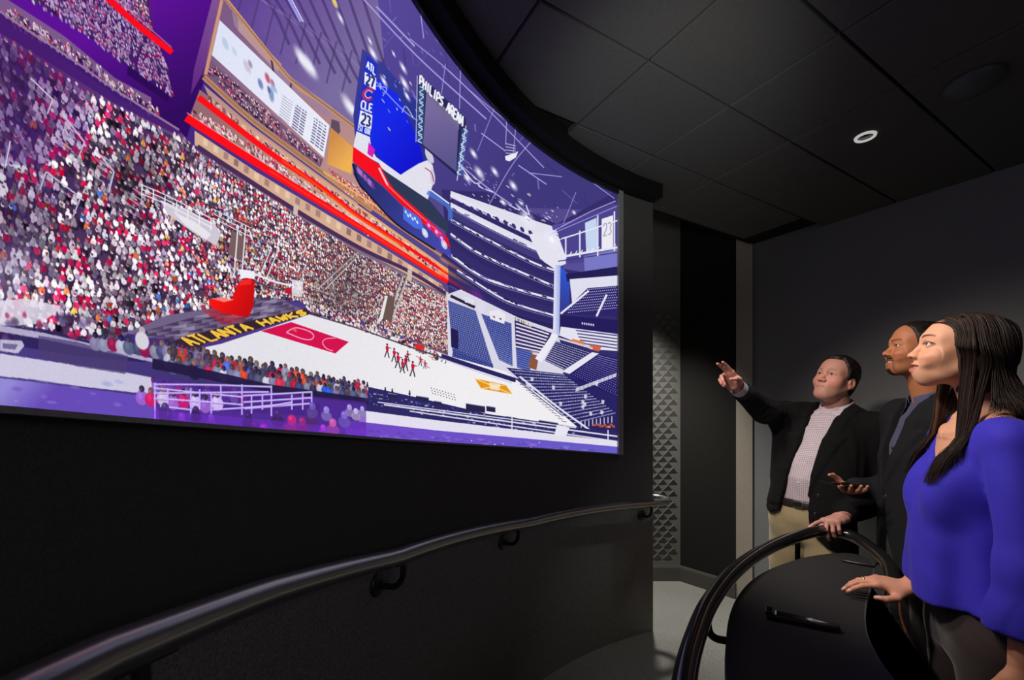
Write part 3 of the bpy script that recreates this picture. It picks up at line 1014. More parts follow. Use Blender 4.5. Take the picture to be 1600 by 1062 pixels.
# right-hand structure
P.poly([(862, 352), (960, 330), (968, 332), (968, 420), (930, 428), (880, 420)], (86, 78, 150))
P.poly([(826, 366), (872, 358), (884, 384), (884, 412), (866, 420), (844, 404)], (228, 226, 238))
P.poly([(868, 356), (958, 318), (966, 318), (966, 402), (888, 412)], (74, 66, 140))
P.poly([(914, 348), (932, 340), (934, 392), (916, 396)], (196, 214, 240))
P.poly([(940, 342), (958, 336), (958, 388), (940, 392)], (236, 234, 240))
P.poly([(912, 400), (966, 388), (966, 424), (914, 430)], (120, 120, 196))
P.line([(866, 376), (900, 366), (966, 344)], 2.2, (230, 230, 246))
P.line([(872, 402), (966, 386)], 3.6, (226, 226, 240))
P.line([(872, 408), (966, 394)], 1.6, (60, 54, 120))
for k in range(11):
    P.line([(872 + 8.6 * k, 403 - 1.5 * k), (876 + 8.6 * k, 396 - 1.5 * k)], 1.5, (236, 236, 246))
for x, y0, y1 in ((906, 360, 402), (934, 336, 400), (960, 330, 392), (884, 372, 404)):
    P.line([(x, y0), (x, y1)], 2.4, (222, 222, 240))
P.text('23', ((942, 350), (956, 346), (956, 366), (942, 369)), (150, 150, 196), 1.4)
P.poly([(866, 414), (876, 414), (874, 525), (864, 525)], grad((236, 236, 248), (864, 460), (150, 166, 226), (876, 460)))
P.poly([(876, 416), (890, 430), (890, 478), (876, 490)], grad((44, 90, 210), (880, 420), (52, 60, 150), (880, 480)))
P.poly([(884, 428), (966, 416), (966, 432), (886, 440)], (34, 30, 84))
P.poly([(890, 436), (966, 430), (966, 446), (918, 450), (894, 474)], (222, 222, 238))
P.poly([(918, 452), (966, 452), (966, 494), (880, 490)], (44, 36, 108))
for r in range(9):
    for k in range(26):
        x, y = 888 + 3.1 * k + r * 1.0, 488 - 4.2 * r - 0.3 * k
        if x < 964 and x > 884 + (488 - y) * .9:
            P.blob(x, y, .95, 0.8, (196, 196, 226), .9)
P.line([(876, 490), (920, 454)], 3.2, (232, 232, 244))
P.line([(932, 494), (948, 460)], 3.2, (232, 232, 244))
P.poly([(876, 492), (966, 500), (966, 520), (876, 512)], (36, 28, 92))
for k in range(6):
    P.blob(910 + 3.4 * k, 505 + 0.5 * k, 1.2, 2.0, (226, 226, 240), .9)
P.poly([(876, 510), (966, 522), (966, 548), (930, 546), (874, 524)], (228, 226, 238))
for r in range(5):
    P.line([(900 + r * 2, 516 + r * 5), (964, 524 + r * 5)], 2.0, (64, 56, 120), .9)
P.poly([(894, 529), (914, 534), (912, 540), (893, 534)], (226, 130, 60))
P.poly([(922, 538), (940, 541), (936, 549), (920, 545)], (208, 96, 70))

# seat blocks
def seats(quad, nr, nc, base, dot, rr=0.9, jitter=0.0):
    P.poly(quad, base)
    A, B, C, D = (np.array(q, float) for q in quad)
    for i in range(nr):
        for j in range(nc):
            v, u = (i + 0.5) / nr, (j + 0.5 + 0.25 * (i % 2)) / nc
            p = (A * (1 - u) + B * u) * (1 - v) + (D * (1 - u) + C * u) * v
            P.blob(p[0], p[1], rr, rr * 0.75, dot, .92)


P.poly([(698, 460), (720, 452), (810, 496), (868, 516), (880, 545), (880, 600), (800, 590), (700, 556)], (216, 214, 230))
seats([(700, 469), (743, 485), (769, 568), (707, 548)], 24, 15, (66, 72, 140), (146, 170, 224))
P.poly([(704, 512), (716, 517), (716, 546), (705, 542)], (34, 28, 80))
seats([(708, 546), (770, 568), (772, 582), (706, 560)], 4, 17, (50, 56, 130), (112, 140, 210))
seats([(752, 490), (799, 505), (801, 572), (780, 562)], 20, 13, (60, 66, 140), (140, 166, 222))
seats([(806, 542), (832, 550), (828, 580), (808, 574)], 9, 9, (60, 70, 150), (136, 164, 222))
P.poly([(804, 500), (862, 520), (848, 552), (806, 544)], (46, 38, 100))
for r in range(7):
    P.line([(806, 505 + 6 * r), (858 - 2 * r, 522 + 4.6 * r)], 2.2, (226, 224, 240))
    P.line([(808, 508 + 6 * r), (856 - 2 * r, 525 + 4.6 * r)], 1.0, (120, 60, 60), .4)
P.poly([(764, 486), (780, 484), (790, 492), (788, 506), (766, 498)], (232, 230, 240))
P.blob(772, 495, 2, 1.6, (130, 100, 120))
P.blob(782, 498, 2, 1.6, (130, 100, 120))
P.poly([(746, 470), (757, 474), (756, 490), (746, 486)], (220, 218, 236))
P.line([(704, 462), (742, 480)], 4.5, (44, 34, 60))
P.text('232', ((726, 464), (740, 469), (740, 476), (726, 471)), (236, 236, 246), 1.4)
for k in range(14):
    P.blob(806 + 1.8 * k, 498 + 0.8 * k, 1.6, 2.4, rng.choice(((210, 196, 150), (140, 130, 120), (236, 234, 240))), .9)
P.poly([(830, 552), (842, 556), (838, 578), (826, 574)], (140, 84, 60))
P.poly([(864, 520), (872, 524), (846, 566), (836, 560)], (236, 234, 244))
seats([(869, 533), (923, 550), (880, 577), (851, 563)], 11, 19, (38, 34, 96), (206, 206, 228), .95)
P.poly([(925, 550), (936, 552), (890, 584), (878, 580)], (230, 228, 240))
P.line([(872, 528), (926, 544)], 3, (206, 204, 220))
P.poly([(936, 553), (968, 560), (968, 622), (916, 602), (890, 584)], (36, 28, 96))
seats([(936, 554), (966, 561), (966, 620), (892, 585)], 15, 20, (36, 28, 96), (132, 130, 196), .9)
P.poly([(791, 574), (880, 584), (966, 620), (966, 676), (905, 668), (846, 622)], (40, 34, 96))
for r in range(17):                                    # rows of the lower end stand
    t = r / 17
    a, b = (800 + 62 * t + 30 * t, 578 + 90 * t), (884 + 84 * t, 586 + 62 * t)
    for k in range(30):
        u = k / 30
        P.blob(a[0] + (b[0] - a[0]) * u, a[1] + (b[1] - a[1]) * u, 1.25, 0.95, jit((176, 180, 216), 30), .85)
for k in range(10):
    P.poly([(900 + 6.4 * k, 606 - 2.4 * k), (906 + 6.4 * k, 604 - 2.4 * k), (905 + 6.4 * k, 610 - 2.4 * k), (899 + 6.4 * k, 612 - 2.4 * k)], (214, 212, 230), .9)
for k in range(16):
    x, y = rng.uniform(812, 950), rng.uniform(580, 650)
    P.poly([(x, y), (x + 5, y + 1), (x + 4, y + 7), (x, y + 6)], (224, 224, 238), .85)
P.line([(800, 590), (856, 640), (906, 676)], 3, (222, 222, 238))
P.line([(812, 588), (872, 636), (922, 672)], 3, (222, 222, 238))
P.line([(820, 612), (870, 652)], 7, (32, 26, 84))
for k in range(9):
    x = 908 + 6 * k
    P.line([(x, 658 - k), (x, 668 - k)], 1.3, (222, 222, 238))
for k in range(10):
    P.blob(928 + 3.4 * k, 664 + rng.uniform(-2, 3), 2.6, 1.8, rng.choice(((206, 96, 50), (240, 160, 90), (190, 60, 60))), .8)

# --- tiled apron, stanchion and court
apron = [(196, 520), (262, 492), (330, 482), (398, 466), (438, 468), (480, 486), (300, 544), (272, 530), (236, 528)]
P.poly(apron, (112, 98, 132))
for i in range(9):
    for j in range(6):
        u0, v0 = i / 9, j / 6
        A_, B_, C_, D_ = np.array((206, 522.)), np.array((424, 462.)), np.array((480, 486.)), np.array((290, 540.))
        def q(u, v):
            return tuple((A_ * (1 - u) + B_ * u) * (1 - v) + (D_ * (1 - u) + C_ * u) * v)
        P.poly([q(u0, v0), q(u0 + 1 / 9, v0), q(u0 + 1 / 18, v0 + 1 / 6)], rng.choice(((64, 50, 84), (78, 62, 98), (150, 140, 164))), .85)
P.poly([(316, 486), (352, 478), (384, 500), (350, 508)], (190, 30, 40), .55)
P.poly([(262, 536), (300, 523), (400, 499), (478, 482), (487, 490), (400, 514), (330, 534), (296, 546)], (52, 34, 44))
P.text('ATLANTA HAWKS', ((276, 529), (474, 484), (482, 490), (300, 541)), (244, 196, 66), 3.3)
P.poly([(298, 547), (345, 537), (400, 519), (486, 490), (560, 508), (640, 533), (702, 556), (790, 580), (850, 622), (908, 672), (846, 664), (740, 646), (620, 624), (560, 618), (440, 598), (330, 570)],
       grad((226, 224, 232), (400, 540), (240, 238, 240), (720, 600)))
crowd([(470, 468), (560, 500), (640, 532), (700, 558), (696, 566), (640, 542), (560, 512), (486, 488)], [(3, (236, 232, 230)), (1.5, (60, 44, 56)), (1, (180, 40, 50)), (1, (150, 120, 120))], lambda x, y: 1.8, .8)
P.line([(484, 490), (560, 513), (650, 545), (702, 562)], 2.4, (58, 44, 60), .8)
P.line([(690, 556), (750, 576), (806, 594)], 7, (40, 36, 96))
P.line([(690, 560), (750, 582), (800, 598)], 2, (196, 200, 230), .8)
P.poly([(408, 517), (455, 503), (545, 534), (524, 552)], (212, 14, 76))
P.line([(447, 519), (462, 512), (482, 517), (490, 524), (486, 530), (472, 529), (447, 519)], 1.7, (244, 170, 200))
P.line([(524, 528), (510, 529), (504, 535), (510, 544), (520, 548)], 1.3, (246, 200, 220), .9)
P.blob(461, 516, 3, 1.8, (226, 120, 60), .9)
P.poly([(742, 591), (790, 601), (801, 616), (752, 607)], (226, 150, 32))
P.line([(742, 591), (801, 616)], 1.6, (255, 214, 120))
P.line([(790, 601), (752, 607)], 1.6, (255, 214, 120))
P.poly([(764, 597), (782, 600), (780, 610), (766, 608)], (246, 236, 220), .8)
P.line([(804, 590), (880, 650)], 1.4, (70, 60, 110))
for k in range(14):
    P.line([(812 + 5 * k, 600 + 4.4 * k), (820 + 5 * k, 602 + 4.4 * k)], 1.0, (60, 52, 110), .8)
for r in range(3):
    for k in range(9):
        P.blob(674 + 4.4 * k + r, 606 + 1.3 * k + 4 * r, 1.0, 0.8, (70, 60, 90), .9)
P.poly([(326, 468), (352, 465), (360, 470), (374, 440), (384, 434), (398, 436), (396, 478), (388, 496), (346, 488), (327, 478)], grad((255, 20, 10), (330, 460), (190, 6, 12), (394, 490)))
P.poly([(330, 466), (352, 464), (366, 468), (350, 472)], (255, 170, 160), .7)
P.poly([(376, 438), (394, 436), (392, 444), (374, 446)], (255, 60, 50), .6)
P.poly([(374, 420), (398, 424), (398, 436), (384, 434), (376, 436)], (240, 238, 246))
P.line([(398, 428), (430, 440), (456, 446)], 3, (236, 234, 244))
P.line([(392, 436), (430, 452), (454, 450)], 2.2, (60, 50, 80), .8)
P.poly([(456, 436), (474, 440), (472, 464), (456, 462)], (238, 236, 244), .8)
P.poly([(444, 450), (456, 450), (456, 460), (446, 458)], (190, 24, 50))
for x, y, s in ((605, 542, 1), (616, 549, 1), (622, 557, 1.1), (634, 561, 1.1), (637, 552, .8), (645, 570, 1.1), (629, 566, 1), (657, 560, .7), (664, 566, .6)):
    P.line([(x, y + 4 * s), (x - 4 * s, y + 16 * s)], 1.6 * s, (44, 34, 50))
    P.line([(x, y + 4 * s), (x + 3 * s, y + 17 * s)], 1.6 * s, (44, 34, 50))
    P.line([(x, y), (x + 6 * s, y + 2)], 1.2, (120, 40, 50))
    P.blob(x, y + 2 * s, 2.4 * s, 4.2 * s, (198, 24, 56))
    P.blob(x, y - 4 * s, 1.5 * s, 1.7 * s, (70, 40, 44))
for k in range(7):
    P.line([(650 + 4 * k, 556 + 4 * (k % 5)), (656 + 4 * k, 559 + 4 * (k % 5))], 1.1, (196, 70, 80), .8)
P.poly([(648, 536), (663, 540), (663, 547), (649, 544)], (226, 40, 30))

# --- scoreboard group
P.poly([(566, 76), (600, 100), (655, 165), (668, 252), (640, 300), (600, 262), (556, 232), (552, 180)], grad((60, 60, 150), (570, 90), (40, 50, 140), (640, 200)))
P.poly([(587, 121), (622, 148), (655, 222), (662, 252), (640, 264), (626, 273), (600, 258), (578, 226)], grad((22, 40, 232), (590, 200), (16, 20, 205), (650, 250)))
for k in range(26):
    x, y = rng.uniform(588, 656), rng.uniform(110, 206)
    if y > 96 + (x - 588) * .6 and y < 236:
        P.blob(x, y, rng.uniform(.8, 3.2), rng.uniform(.8, 2), rng.choice(((210, 216, 255), (120, 140, 230), (236, 226, 190))), .75)
P.line([(586, 126), (630, 172), (664, 196)], 2.0, (150, 160, 240), .8)
P.line([(598, 150), (604, 138), (588, 134)], 1.6, (190, 200, 250), .8)
P.line([(628, 176), (634, 166), (646, 184)], 1.6, (200, 210, 250), .8)
P.poly([(573, 86), (589, 100), (578, 218), (556, 204)], (28, 46, 196))
P.text('ATL', ((573, 94), (588, 107), (587, 118), (572, 105)), (236, 240, 255), 2.2)
P.poly([(570, 112), (588, 122), (587, 141), (569, 131)], (236, 238, 250))
P.text('27', ((572, 115), (586, 123), (585, 138), (571, 130)), (26, 36, 110), 3.0)
P.line([(583, 143), (577, 138), (569, 143), (568, 151), (574, 156), (581, 153)], 3.4, (196, 40, 90))
P.line([(582, 145), (576, 141), (571, 145), (571, 150), (575, 153), (580, 151)], 1.3, (250, 220, 230))
P.text('CLE', ((565, 156), (583, 164), (582, 176), (563, 169)), (238, 240, 255), 2.4)
P.poly([(563, 172), (582, 180), (580, 202), (560, 194)], (236, 238, 250))
P.text('23', ((565, 176), (580, 183), (579, 199), (563, 192)), (26, 36, 110), 3.0)
P.text('1ST QTR', ((559, 194), (579, 203), (578, 211), (558, 203)), (226, 232, 255), 1.5)
P.poly([(557, 205), (578, 214), (580, 232), (594, 256), (576, 246), (552, 230)], (226, 226, 238))
P.poly([(576, 222), (586, 234), (582, 246), (574, 240)], (214, 30, 180))
P.poly([(586, 244), (626, 273), (640, 264), (655, 255), (668, 250), (676, 258), (680, 280), (676, 290), (668, 312), (656, 306), (640, 300), (596, 262)], (226, 224, 236))
for x, y, rx, ry in ((671, 244, 7, 9), (670, 238, 6, 7), (676, 276, 4, 12)):
    P.blob(x, y, rx, ry, (206, 202, 220))
P.line([(664, 262), (674, 270), (678, 284)], 1.4, (170, 40, 90))
P.poly([(594, 262), (672, 314), (700, 348), (700, 364), (661, 336), (612, 300)], (46, 56, 84))
P.poly([(552, 229), (594, 258), (606, 282), (616, 296), (660, 334), (700, 372), (704, 388), (676, 364), (640, 332), (598, 290), (551, 252)], grad((248, 14, 30), (560, 240), (222, 20, 40), (680, 360)))
P.line([(592, 262), (606, 290)], 3, (240, 190, 210))
P.line([(604, 288), (640, 322), (690, 366)], 1.6, (255, 140, 130), .8)
P.poly([(551, 254), (598, 292), (640, 334), (672, 358), (704, 390), (706, 402), (680, 388), (620, 350), (576, 306), (558, 282)], grad((40, 46, 110), (570, 290), (66, 70, 170), (690, 380)))
P.line([(551, 256), (560, 284), (578, 306), (620, 350), (680, 390)], 2.6, (22, 20, 44))
for k in range(9):
    P.blob(560 + 2.8 * k, 266 + 3.0 * k, 3.0, 5.0, rng.choice(((214, 206, 232), (180, 120, 200), (120, 60, 150))), .8)
P.poly([(630, 322), (656, 340), (664, 360), (648, 356), (630, 342)], (70, 110, 226))
for k in range(6):
    P.blob(634 + 3.6 * k, 331 + 2.6 * k + (k % 2) * 3, 1.6, 2.6, (226, 240, 255), .9)
for x, y, c in ((670, 352, (226, 40, 140)), (682, 362, (236, 60, 150)), (690, 372, (160, 60, 190)), (664, 364, (220, 230, 250)), (694, 382, (210, 210, 244))):
    P.blob(x, y, 5, 6.5, c, .9)
    P.blob(x, y, 2, 2.6, (240, 236, 250), .8)
P.line([(668, 300), (700, 322), (704, 344)], 7, (74, 120, 210), .8)
P.line([(672, 296), (702, 318)], 2, (226, 232, 250))

# hanging banner screen
P.poly([(653, 118), (664, 124), (728, 184), (728, 196), (716, 276), (708, 270), (660, 228), (652, 222)], (40, 38, 82))
P.poly([(666, 146), (716, 202), (713, 268), (661, 226)], grad((122, 108, 160), (680, 160), (92, 84, 140), (700, 250)))
P.poly([(664, 138), (718, 190), (717, 203), (666, 148)], (112, 106, 140))
P.text('PHILIPS ARENA', ((656, 117), (726, 184), (723, 198), (655, 131)), (236, 238, 250), 2.9)
for (x0, y0, x1, y1, s) in ((656, 134, 653, 222, 'ATLANTA'), (724, 200, 714, 272, 'ARENA')):
    for k, ch in enumerate(s):
        t0, t1 = k / len(s), (k + .8) / len(s)
        xa, ya = x0 + (x1 - x0) * t0, y0 + (y1 - y0) * t0
        xb, yb = x0 + (x1 - x0) * t1, y0 + (y1 - y0) * t1
        P.poly([(xa - 2, ya), (xa + 8, ya + 6), (xb + 8, yb + 6), (xb - 2, yb)], (60, 104, 170), .5)
        P.line([(xa, ya + 1), (xa + 6, ya + 5), (xb, yb), (xb + 6, yb + 4)], 1.7, (206, 236, 250), .9)
P.line([(652, 118), (650, 222)], 1.4, (206, 206, 240), .8)
P.line([(728, 196), (714, 282)], 1.6, (214, 216, 244), .9)

# lights, trusses on the right roof
for pts, w in (([(560, -10), (652, 88), (760, 186)], 2.2), ([(640, 60), (720, 128), (850, 262)], 1.6), ([(588, 10), (648, 72)], 2.6), ([(752, 208), (790, 236)], 1.8), ([(810, 258), (854, 288)], 1.8),
               ([(720, 258), (760, 292), (800, 320)], 2.0), ([(764, 320), (800, 258), (834, 216)], 1.4), ([(826, 270), (878, 276)], 1.4), ([(866, 360), (920, 332), (962, 314)], 1.8),
               ([(860, 366), (964, 322)], 1.2), ([(700, 110), (744, 150), (800, 196)], 1.3), ([(655, 2), (662, 60)], 1.6), ([(720, 90), (718, 170)], 1.4), ([(792, 182), (790, 226)], 1.4),
               ([(806, 196), (802, 240)], 1.2), ([(696, 100), (690, 146)], 1.1), ([(746, 236), (776, 160)], 1.0), ([(880, 350), (900, 300)], 1.0), ([(850, 230), (960, 310)], 1.2)):
    P.line(pts, w, (176, 168, 232), .85)
for pts in ([(722, 262), (742, 286), (756, 280), (748, 290), (770, 300)], [(788, 316), (812, 328), (806, 318), (826, 336), (822, 320)]):
    P.line(pts, 2, (214, 216, 250), .9)
P.poly([(789, 244), (806, 238), (810, 236), (806, 246), (796, 252), (790, 250)], (236, 234, 244))
for k in range(4):
    P.line([(790, 224 + 5 * k), (806, 228 + 4 * k)], 1.2, (206, 204, 236), .9)
for x, y, r in ((749, 270, 12), (773, 268, 9), (802, 290, 10), (740, 240, 9), (824, 342, 18), (862, 374, 18), (730, 278, 9), (583, 84, 11), (630, 106, 9), (632, 130, 11), (600, 127, 9), (578, 64, 6), (897, 332, 5), (636, 150, 8),
                (673, 30, 4), (615, 84, 5), (786, 316, 7), (814, 316, 7)):
    P.glow(x, y, r, (232, 232, 250), 1.0)
    P.blob(x, y, r * .2, r * .22, (250, 248, 250), .9)
for k in range(70):
    x = rng.uniform(722, 880)
    y = 262 + (x - 722) * 0.5 + rng.uniform(-14, 34)
    P.blob(x, y, rng.uniform(.6, 3.4), rng.uniform(.6, 1.3), rng.choice(((226, 220, 250), (160, 150, 220), (40, 30, 84), (236, 210, 190))), .8)
for k in range(60):
    x, y = rng.uniform(600, 720), rng.uniform(40, 250)
    if x > 722 or y < 60 + (x - 600) * .6:
        P.blob(x, y, rng.uniform(.6, 2.4), rng.uniform(.6, 1.2), rng.choice(((206, 196, 240), (150, 140, 210))), .6)

# --- near foreground at the bottom
P.poly([(X0 - 5, 540), (60, 528), (180, 534), (236, 552), (300, 572), (420, 602), (575, 622), (620, 624), (740, 644), (846, 662), (968, 676), (968, 720), (560, 690), (X0 - 5, 645)],
       grad((74, 58, 128), (60, 560), (50, 40, 100), (600, 640)))
P.poly([(X0 - 5, 500), (0, 470), (40, 466), (96, 478), (86, 490), (60, 506), (0, 510), (X0 - 5, 530)], (226, 220, 236), .85)
P.poly([(X0 - 5, 516), (0, 508), (60, 512), (170, 540), (236, 556), (226, 566), (120, 556), (0, 536), (X0 - 5, 548)], (44, 34, 88), .9)
for k in range(20):
    P.blob(rng.uniform(-60, 150), rng.uniform(488, 530), rng.uniform(4, 9), rng.uniform(5, 9), jit(rng.choice(((60, 36, 80), (150, 30, 80), (190, 176, 204), (84, 64, 120))), 14), .75, 1.0)
P.poly([(X0 - 5, 522), (0, 508), (70, 520), (240, 560), (240, 566), (70, 530), (0, 518)], (206, 200, 226), .8)
P.poly([(X0 - 5, 556), (0, 552), (90, 566), (200, 582), (240, 590), (236, 616), (130, 604), (0, 588), (X0 - 5, 588)], (216, 212, 232), .92)
P.poly([(0, 530), (34, 532), (38, 540), (28, 552), (0, 548)], (222, 218, 234), .8)
P.poly([(4, 536), (28, 538), (24, 546), (4, 544)], (96, 80, 136), .8)
P.poly([(60, 524), (120, 534), (200, 556), (196, 584), (120, 572), (60, 556)], (74, 60, 112), .75)
P.poly([(X0 - 5, 588), (0, 590), (130, 606), (240, 618), (250, 655), (100, 644), (0, 634), (X0 - 5, 640)], grad((150, 140, 216), (20, 596), (104, 76, 186), (60, 636)), .95)
P.line([(X0 - 5, 588), (0, 589), (130, 605), (240, 620)], 1.8, (60, 44, 110), .8)
for k in range(26):
    P.blob(rng.uniform(-100, 240), rng.uniform(596, 640), rng.uniform(4, 14), rng.uniform(2, 5), jit(rng.choice(((150, 130, 220), (110, 76, 196), (130, 150, 214), (120, 60, 190))), 10), .4, 1.0)

def person_back(x, y, s, c, head=(58, 44, 70)):
    P.blob(x, y + 2.4 * s, 2.1 * s, 2.5 * s, c)
    P.blob(x, y + 1.2 * s, 1.5 * s, 1.3 * s, c)
    P.blob(x - 0.5 * s, y + 1.6 * s, 0.9 * s, 1.6 * s, tuple(min(255, v + 34) for v in c), .5, 1)
    P.blob(x, y - 0.7 * s, 0.95 * s, 1.15 * s, head)
    P.blob(x - .3 * s, y - 0.5 * s, 0.45 * s, .7 * s, tuple(min(255, v + 50) for v in head), .6, 1)


def row(xs, yfun, s0, s1, pal):
    n = len(xs)
    for i, x in enumerate(xs):
        person_back(x + rng.uniform(-1.5, 1.5), yfun(x) + rng.uniform(-3, 3), s0 + (s1 - s0) * i / max(1, n - 1), jit(pick(pal), 12), jit(rng.choice(((52, 40, 66), (70, 50, 70), (40, 34, 60), (120, 90, 90))), 8))


PAL_BACK = [(4, (74, 76, 118)), (2, (122, 122, 156)), (1.6, (196, 28, 66)), (1, (206, 66, 40)), (.6, (46, 92, 210)), (2, (52, 46, 78)), (.8, (190, 186, 206))]
row([150 + 13 * k for k in range(14)], lambda x: 524 + (x - 150) * 0.16, 4.4, 4.4, [(4, (84, 80, 124)), (2, (130, 126, 160)), (1, (150, 34, 84)), (2, (58, 48, 84)), (1, (176, 168, 196))])
P.blob(222, 516, 5, 6, (190, 170, 180))
P.blob(222, 532, 11, 14, (214, 210, 220))
for q_ in range(3):
    x = 262.0 + 4 * q_
    while x < 578:
        u_ = (x - 262) / 316
        sz = (4.6 - 2.0 * u_) * rng.uniform(0.85, 1.2)
        person_back(x, 540 + 0.2 * (x - 262) + (10 - 3 * u_) * q_ + rng.uniform(-3.5, 2.5), sz, jit(pick(PAL_BACK), 16), jit(rng.choice(((52, 40, 66), (76, 54, 66), (36, 30, 54), (120, 90, 90), (90, 66, 60))), 8))
        x += sz * rng.uniform(2.0, 3.6)
for k in range(20):
    person_back(rng.uniform(340, 572), 0, 0.1, (0, 0, 0))
P.poly([(238, 560), (300, 572), (420, 600), (575, 622), (575, 632), (420, 612), (300, 588), (238, 576)], (34, 24, 66), .95)
row([240 + 14 * k for k in range(11)], lambda x: 592 + (x - 200) * 0.13, 4.0, 3.6, [(3, (206, 196, 222)), (2, (196, 30, 90)), (2, (96, 74, 150)), (1, (150, 110, 190))])
P.poly([(575, 604), (640, 618), (760, 646), (960, 676), (966, 690), (760, 668), (575, 640)], (44, 38, 98))
for k in range(240):
    x = rng.uniform(572, 900)
    y = 616 + (x - 572) * .19 + rng.uniform(-5, 14)
    P.blob(x, y, rng.uniform(.8, 2.4), rng.uniform(.7, 1.5), rng.choice(((90, 110, 190), (34, 28, 76), (190, 196, 226), (60, 66, 140))), .8)
for (x, y, w, h) in ((590, 616, 8, 5), (606, 614, 14, 6), (650, 618, 20, 7), (678, 626, 12, 6), (728, 630, 30, 10), (760, 634, 14, 8), (790, 650, 16, 5), (842, 656, 30, 5)):
    P.poly([(x, y), (x + w, y + w * .16), (x + w, y + h + w * .16), (x, y + h)], (38, 34, 70))
    P.line([(x, y), (x + w, y + w * .16)], 1.2, (150, 160, 210), .8)
for x, y in ((602, 610), (613, 612), (640, 615), (574, 602)):
    P.blob(x, y, 1.6, 3, (44, 34, 60))
    P.blob(x, y - 4, 1.2, 1.5, (60, 44, 60))
for k, (a, b, w) in enumerate((((600, 632), (968, 682), 2.4), ((590, 628), (900, 668), 1.6), ((640, 642), (968, 690), 2.0))):
    P.line([a, b], w, (226, 224, 240), .95)
for x in (800, 882, 950):
    y = 660 + (x - 800) * .13
    P.line([(x, y - 8), (x, y + 12)], 1.8, (226, 226, 240))
P.poly([(560, 640), (680, 656), (968, 690), (968, 702), (680, 676), (560, 660)], (226, 222, 238))
P.poly([(870, 664), (890, 668), (884, 682), (866, 680)], (232, 230, 242))
P.poly([(540, 656), (680, 672), (968, 698), (968, 714), (680, 696), (540, 680)], grad((112, 70, 196), (560, 670), (104, 92, 200), (950, 706)))
for k in range(70):
    x = rng.uniform(545, 966)
    P.blob(x, 668 + (x - 545) * .085 + rng.uniform(-1, 12), rng.uniform(2, 9), rng.uniform(1, 2.6), rng.choice(((150, 110, 220), (90, 60, 170), (110, 150, 220), (170, 120, 210), (80, 50, 160))), .5, 1.0)
for k in range(8):
    P.blob(rng.uniform(600, 940), rng.uniform(682, 700), 1, .8, (240, 236, 250), .9)

# near railings and heads, washed in violet
P.poly([(236, 590), (420, 612), (572, 628), (572, 682), (400, 670), (240, 656)], (92, 40, 166), .62)
P.poly([(290, 600), (420, 616), (500, 630), (500, 650), (300, 640)], (60, 30, 120), .45)
row([220 + 17 * k for k in range(8)], lambda x: 610 + (x - 220) * .1, 4.6, 4.6, [(3, (150, 90, 200)), (2, (206, 30, 110)), (2, (196, 180, 226))])
for pts in ([(240, 600), (330, 601), (424, 604)], [(240, 606), (300, 612), (380, 620)], [(380, 618), (488, 612)], [(240, 622), (330, 628), (380, 632)], [(330, 640), (390, 636), (456, 630)], [(380, 628), (488, 621)],
            [(250, 634), (300, 640)], [(382, 638), (484, 630)], [(424, 634), (456, 628)], [(240, 614), (420, 612)]):
    P.line(pts, 2.6, (206, 190, 244), .95)
    P.line([(x, y + 1.8) for x, y in pts], 1.0, (120, 70, 190), .8)
for x, y0, y1 in ((242, 598, 655), (312, 608, 640), (345, 602, 622), (378, 600, 648), (393, 618, 646), (410, 616, 640), (424, 602, 650), (456, 616, 640), (473, 614, 640), (487, 612, 640), (298, 606, 652), (262, 606, 650), (330, 612, 650)):
    P.line([(x, y0), (x, y1)], 2.5, (196, 172, 246), .95)
for (x, y, s, c) in ((258, 636, 8.5, (74, 48, 120)), (306, 640, 7, (60, 34, 96)), (388, 650, 7.5, (60, 34, 104)), (398, 664, 8, (90, 24, 120)), (412, 668, 8, (190, 30, 190)), (434, 646, 8, (74, 40, 110)), (456, 656, 10, (196, 40, 120)),
                     (486, 648, 8, (96, 50, 130)), (488, 634, 7, (110, 84, 180)), (505, 668, 6, (200, 60, 220)), (510, 640, 6.5, (150, 130, 220)), (520, 660, 8, (200, 90, 170)), (538, 648, 7.5, (130, 100, 220)), (546, 636, 5.5, (170, 150, 220)),
                     (556, 642, 5.5, (196, 180, 230)), (566, 638, 4.5, (170, 160, 220)), (472, 658, 8, (150, 40, 120)), (330, 652, 7, (120, 60, 190)), (284, 650, 7, (140, 60, 200))):
    P.blob(x, y + s * 1.5, s * 1.3, s * 1.2, tuple(v * .82 for v in c), .85)
    P.blob(x, y, s * .72, s * .86, c, .95)
    P.blob(x - s * .2, y - s * .3, s * .35, s * .35, tuple(min(255, v + 50) for v in c), .5, 1.0)
P.poly([(236, 640), (420, 656), (575, 672), (575, 690), (400, 676), (236, 662)], (120, 50, 214), .42)

# a little grain so flat areas are not perfectly flat
img_a = np.clip(P.c * (1 + 0.018 * nrg.standard_normal((THT, TWD, 1)).astype(np.float32)), 0, 1)
img = bpy.data.images.new('arena_picture', TWD, THT, alpha=False)
rgba = np.ones((THT, TWD, 4), np.float32)
rgba[..., :3] = img_a
img.pixels.foreach_set(rgba.ravel())
img.update()

M_screen = bpy.data.materials.new('screen_picture')
M_screen.use_nodes = True
nt = M_screen.node_tree
bs = nt.nodes['Principled BSDF']
bs.inputs['Base Color'].default_value = (0.01, 0.01, 0.01, 1)
bs.inputs['Roughness'].default_value = 0.5
bs.inputs['Specular IOR Level'].default_value = 0.1
tx = nt.nodes.new('ShaderNodeTexImage')
tx.image = img
tx.extension = 'EXTEND'
nt.links.new(tx.outputs['Color'], bs.inputs['Emission Color'])
bs.inputs['Emission Strength'].default_value = 1.0

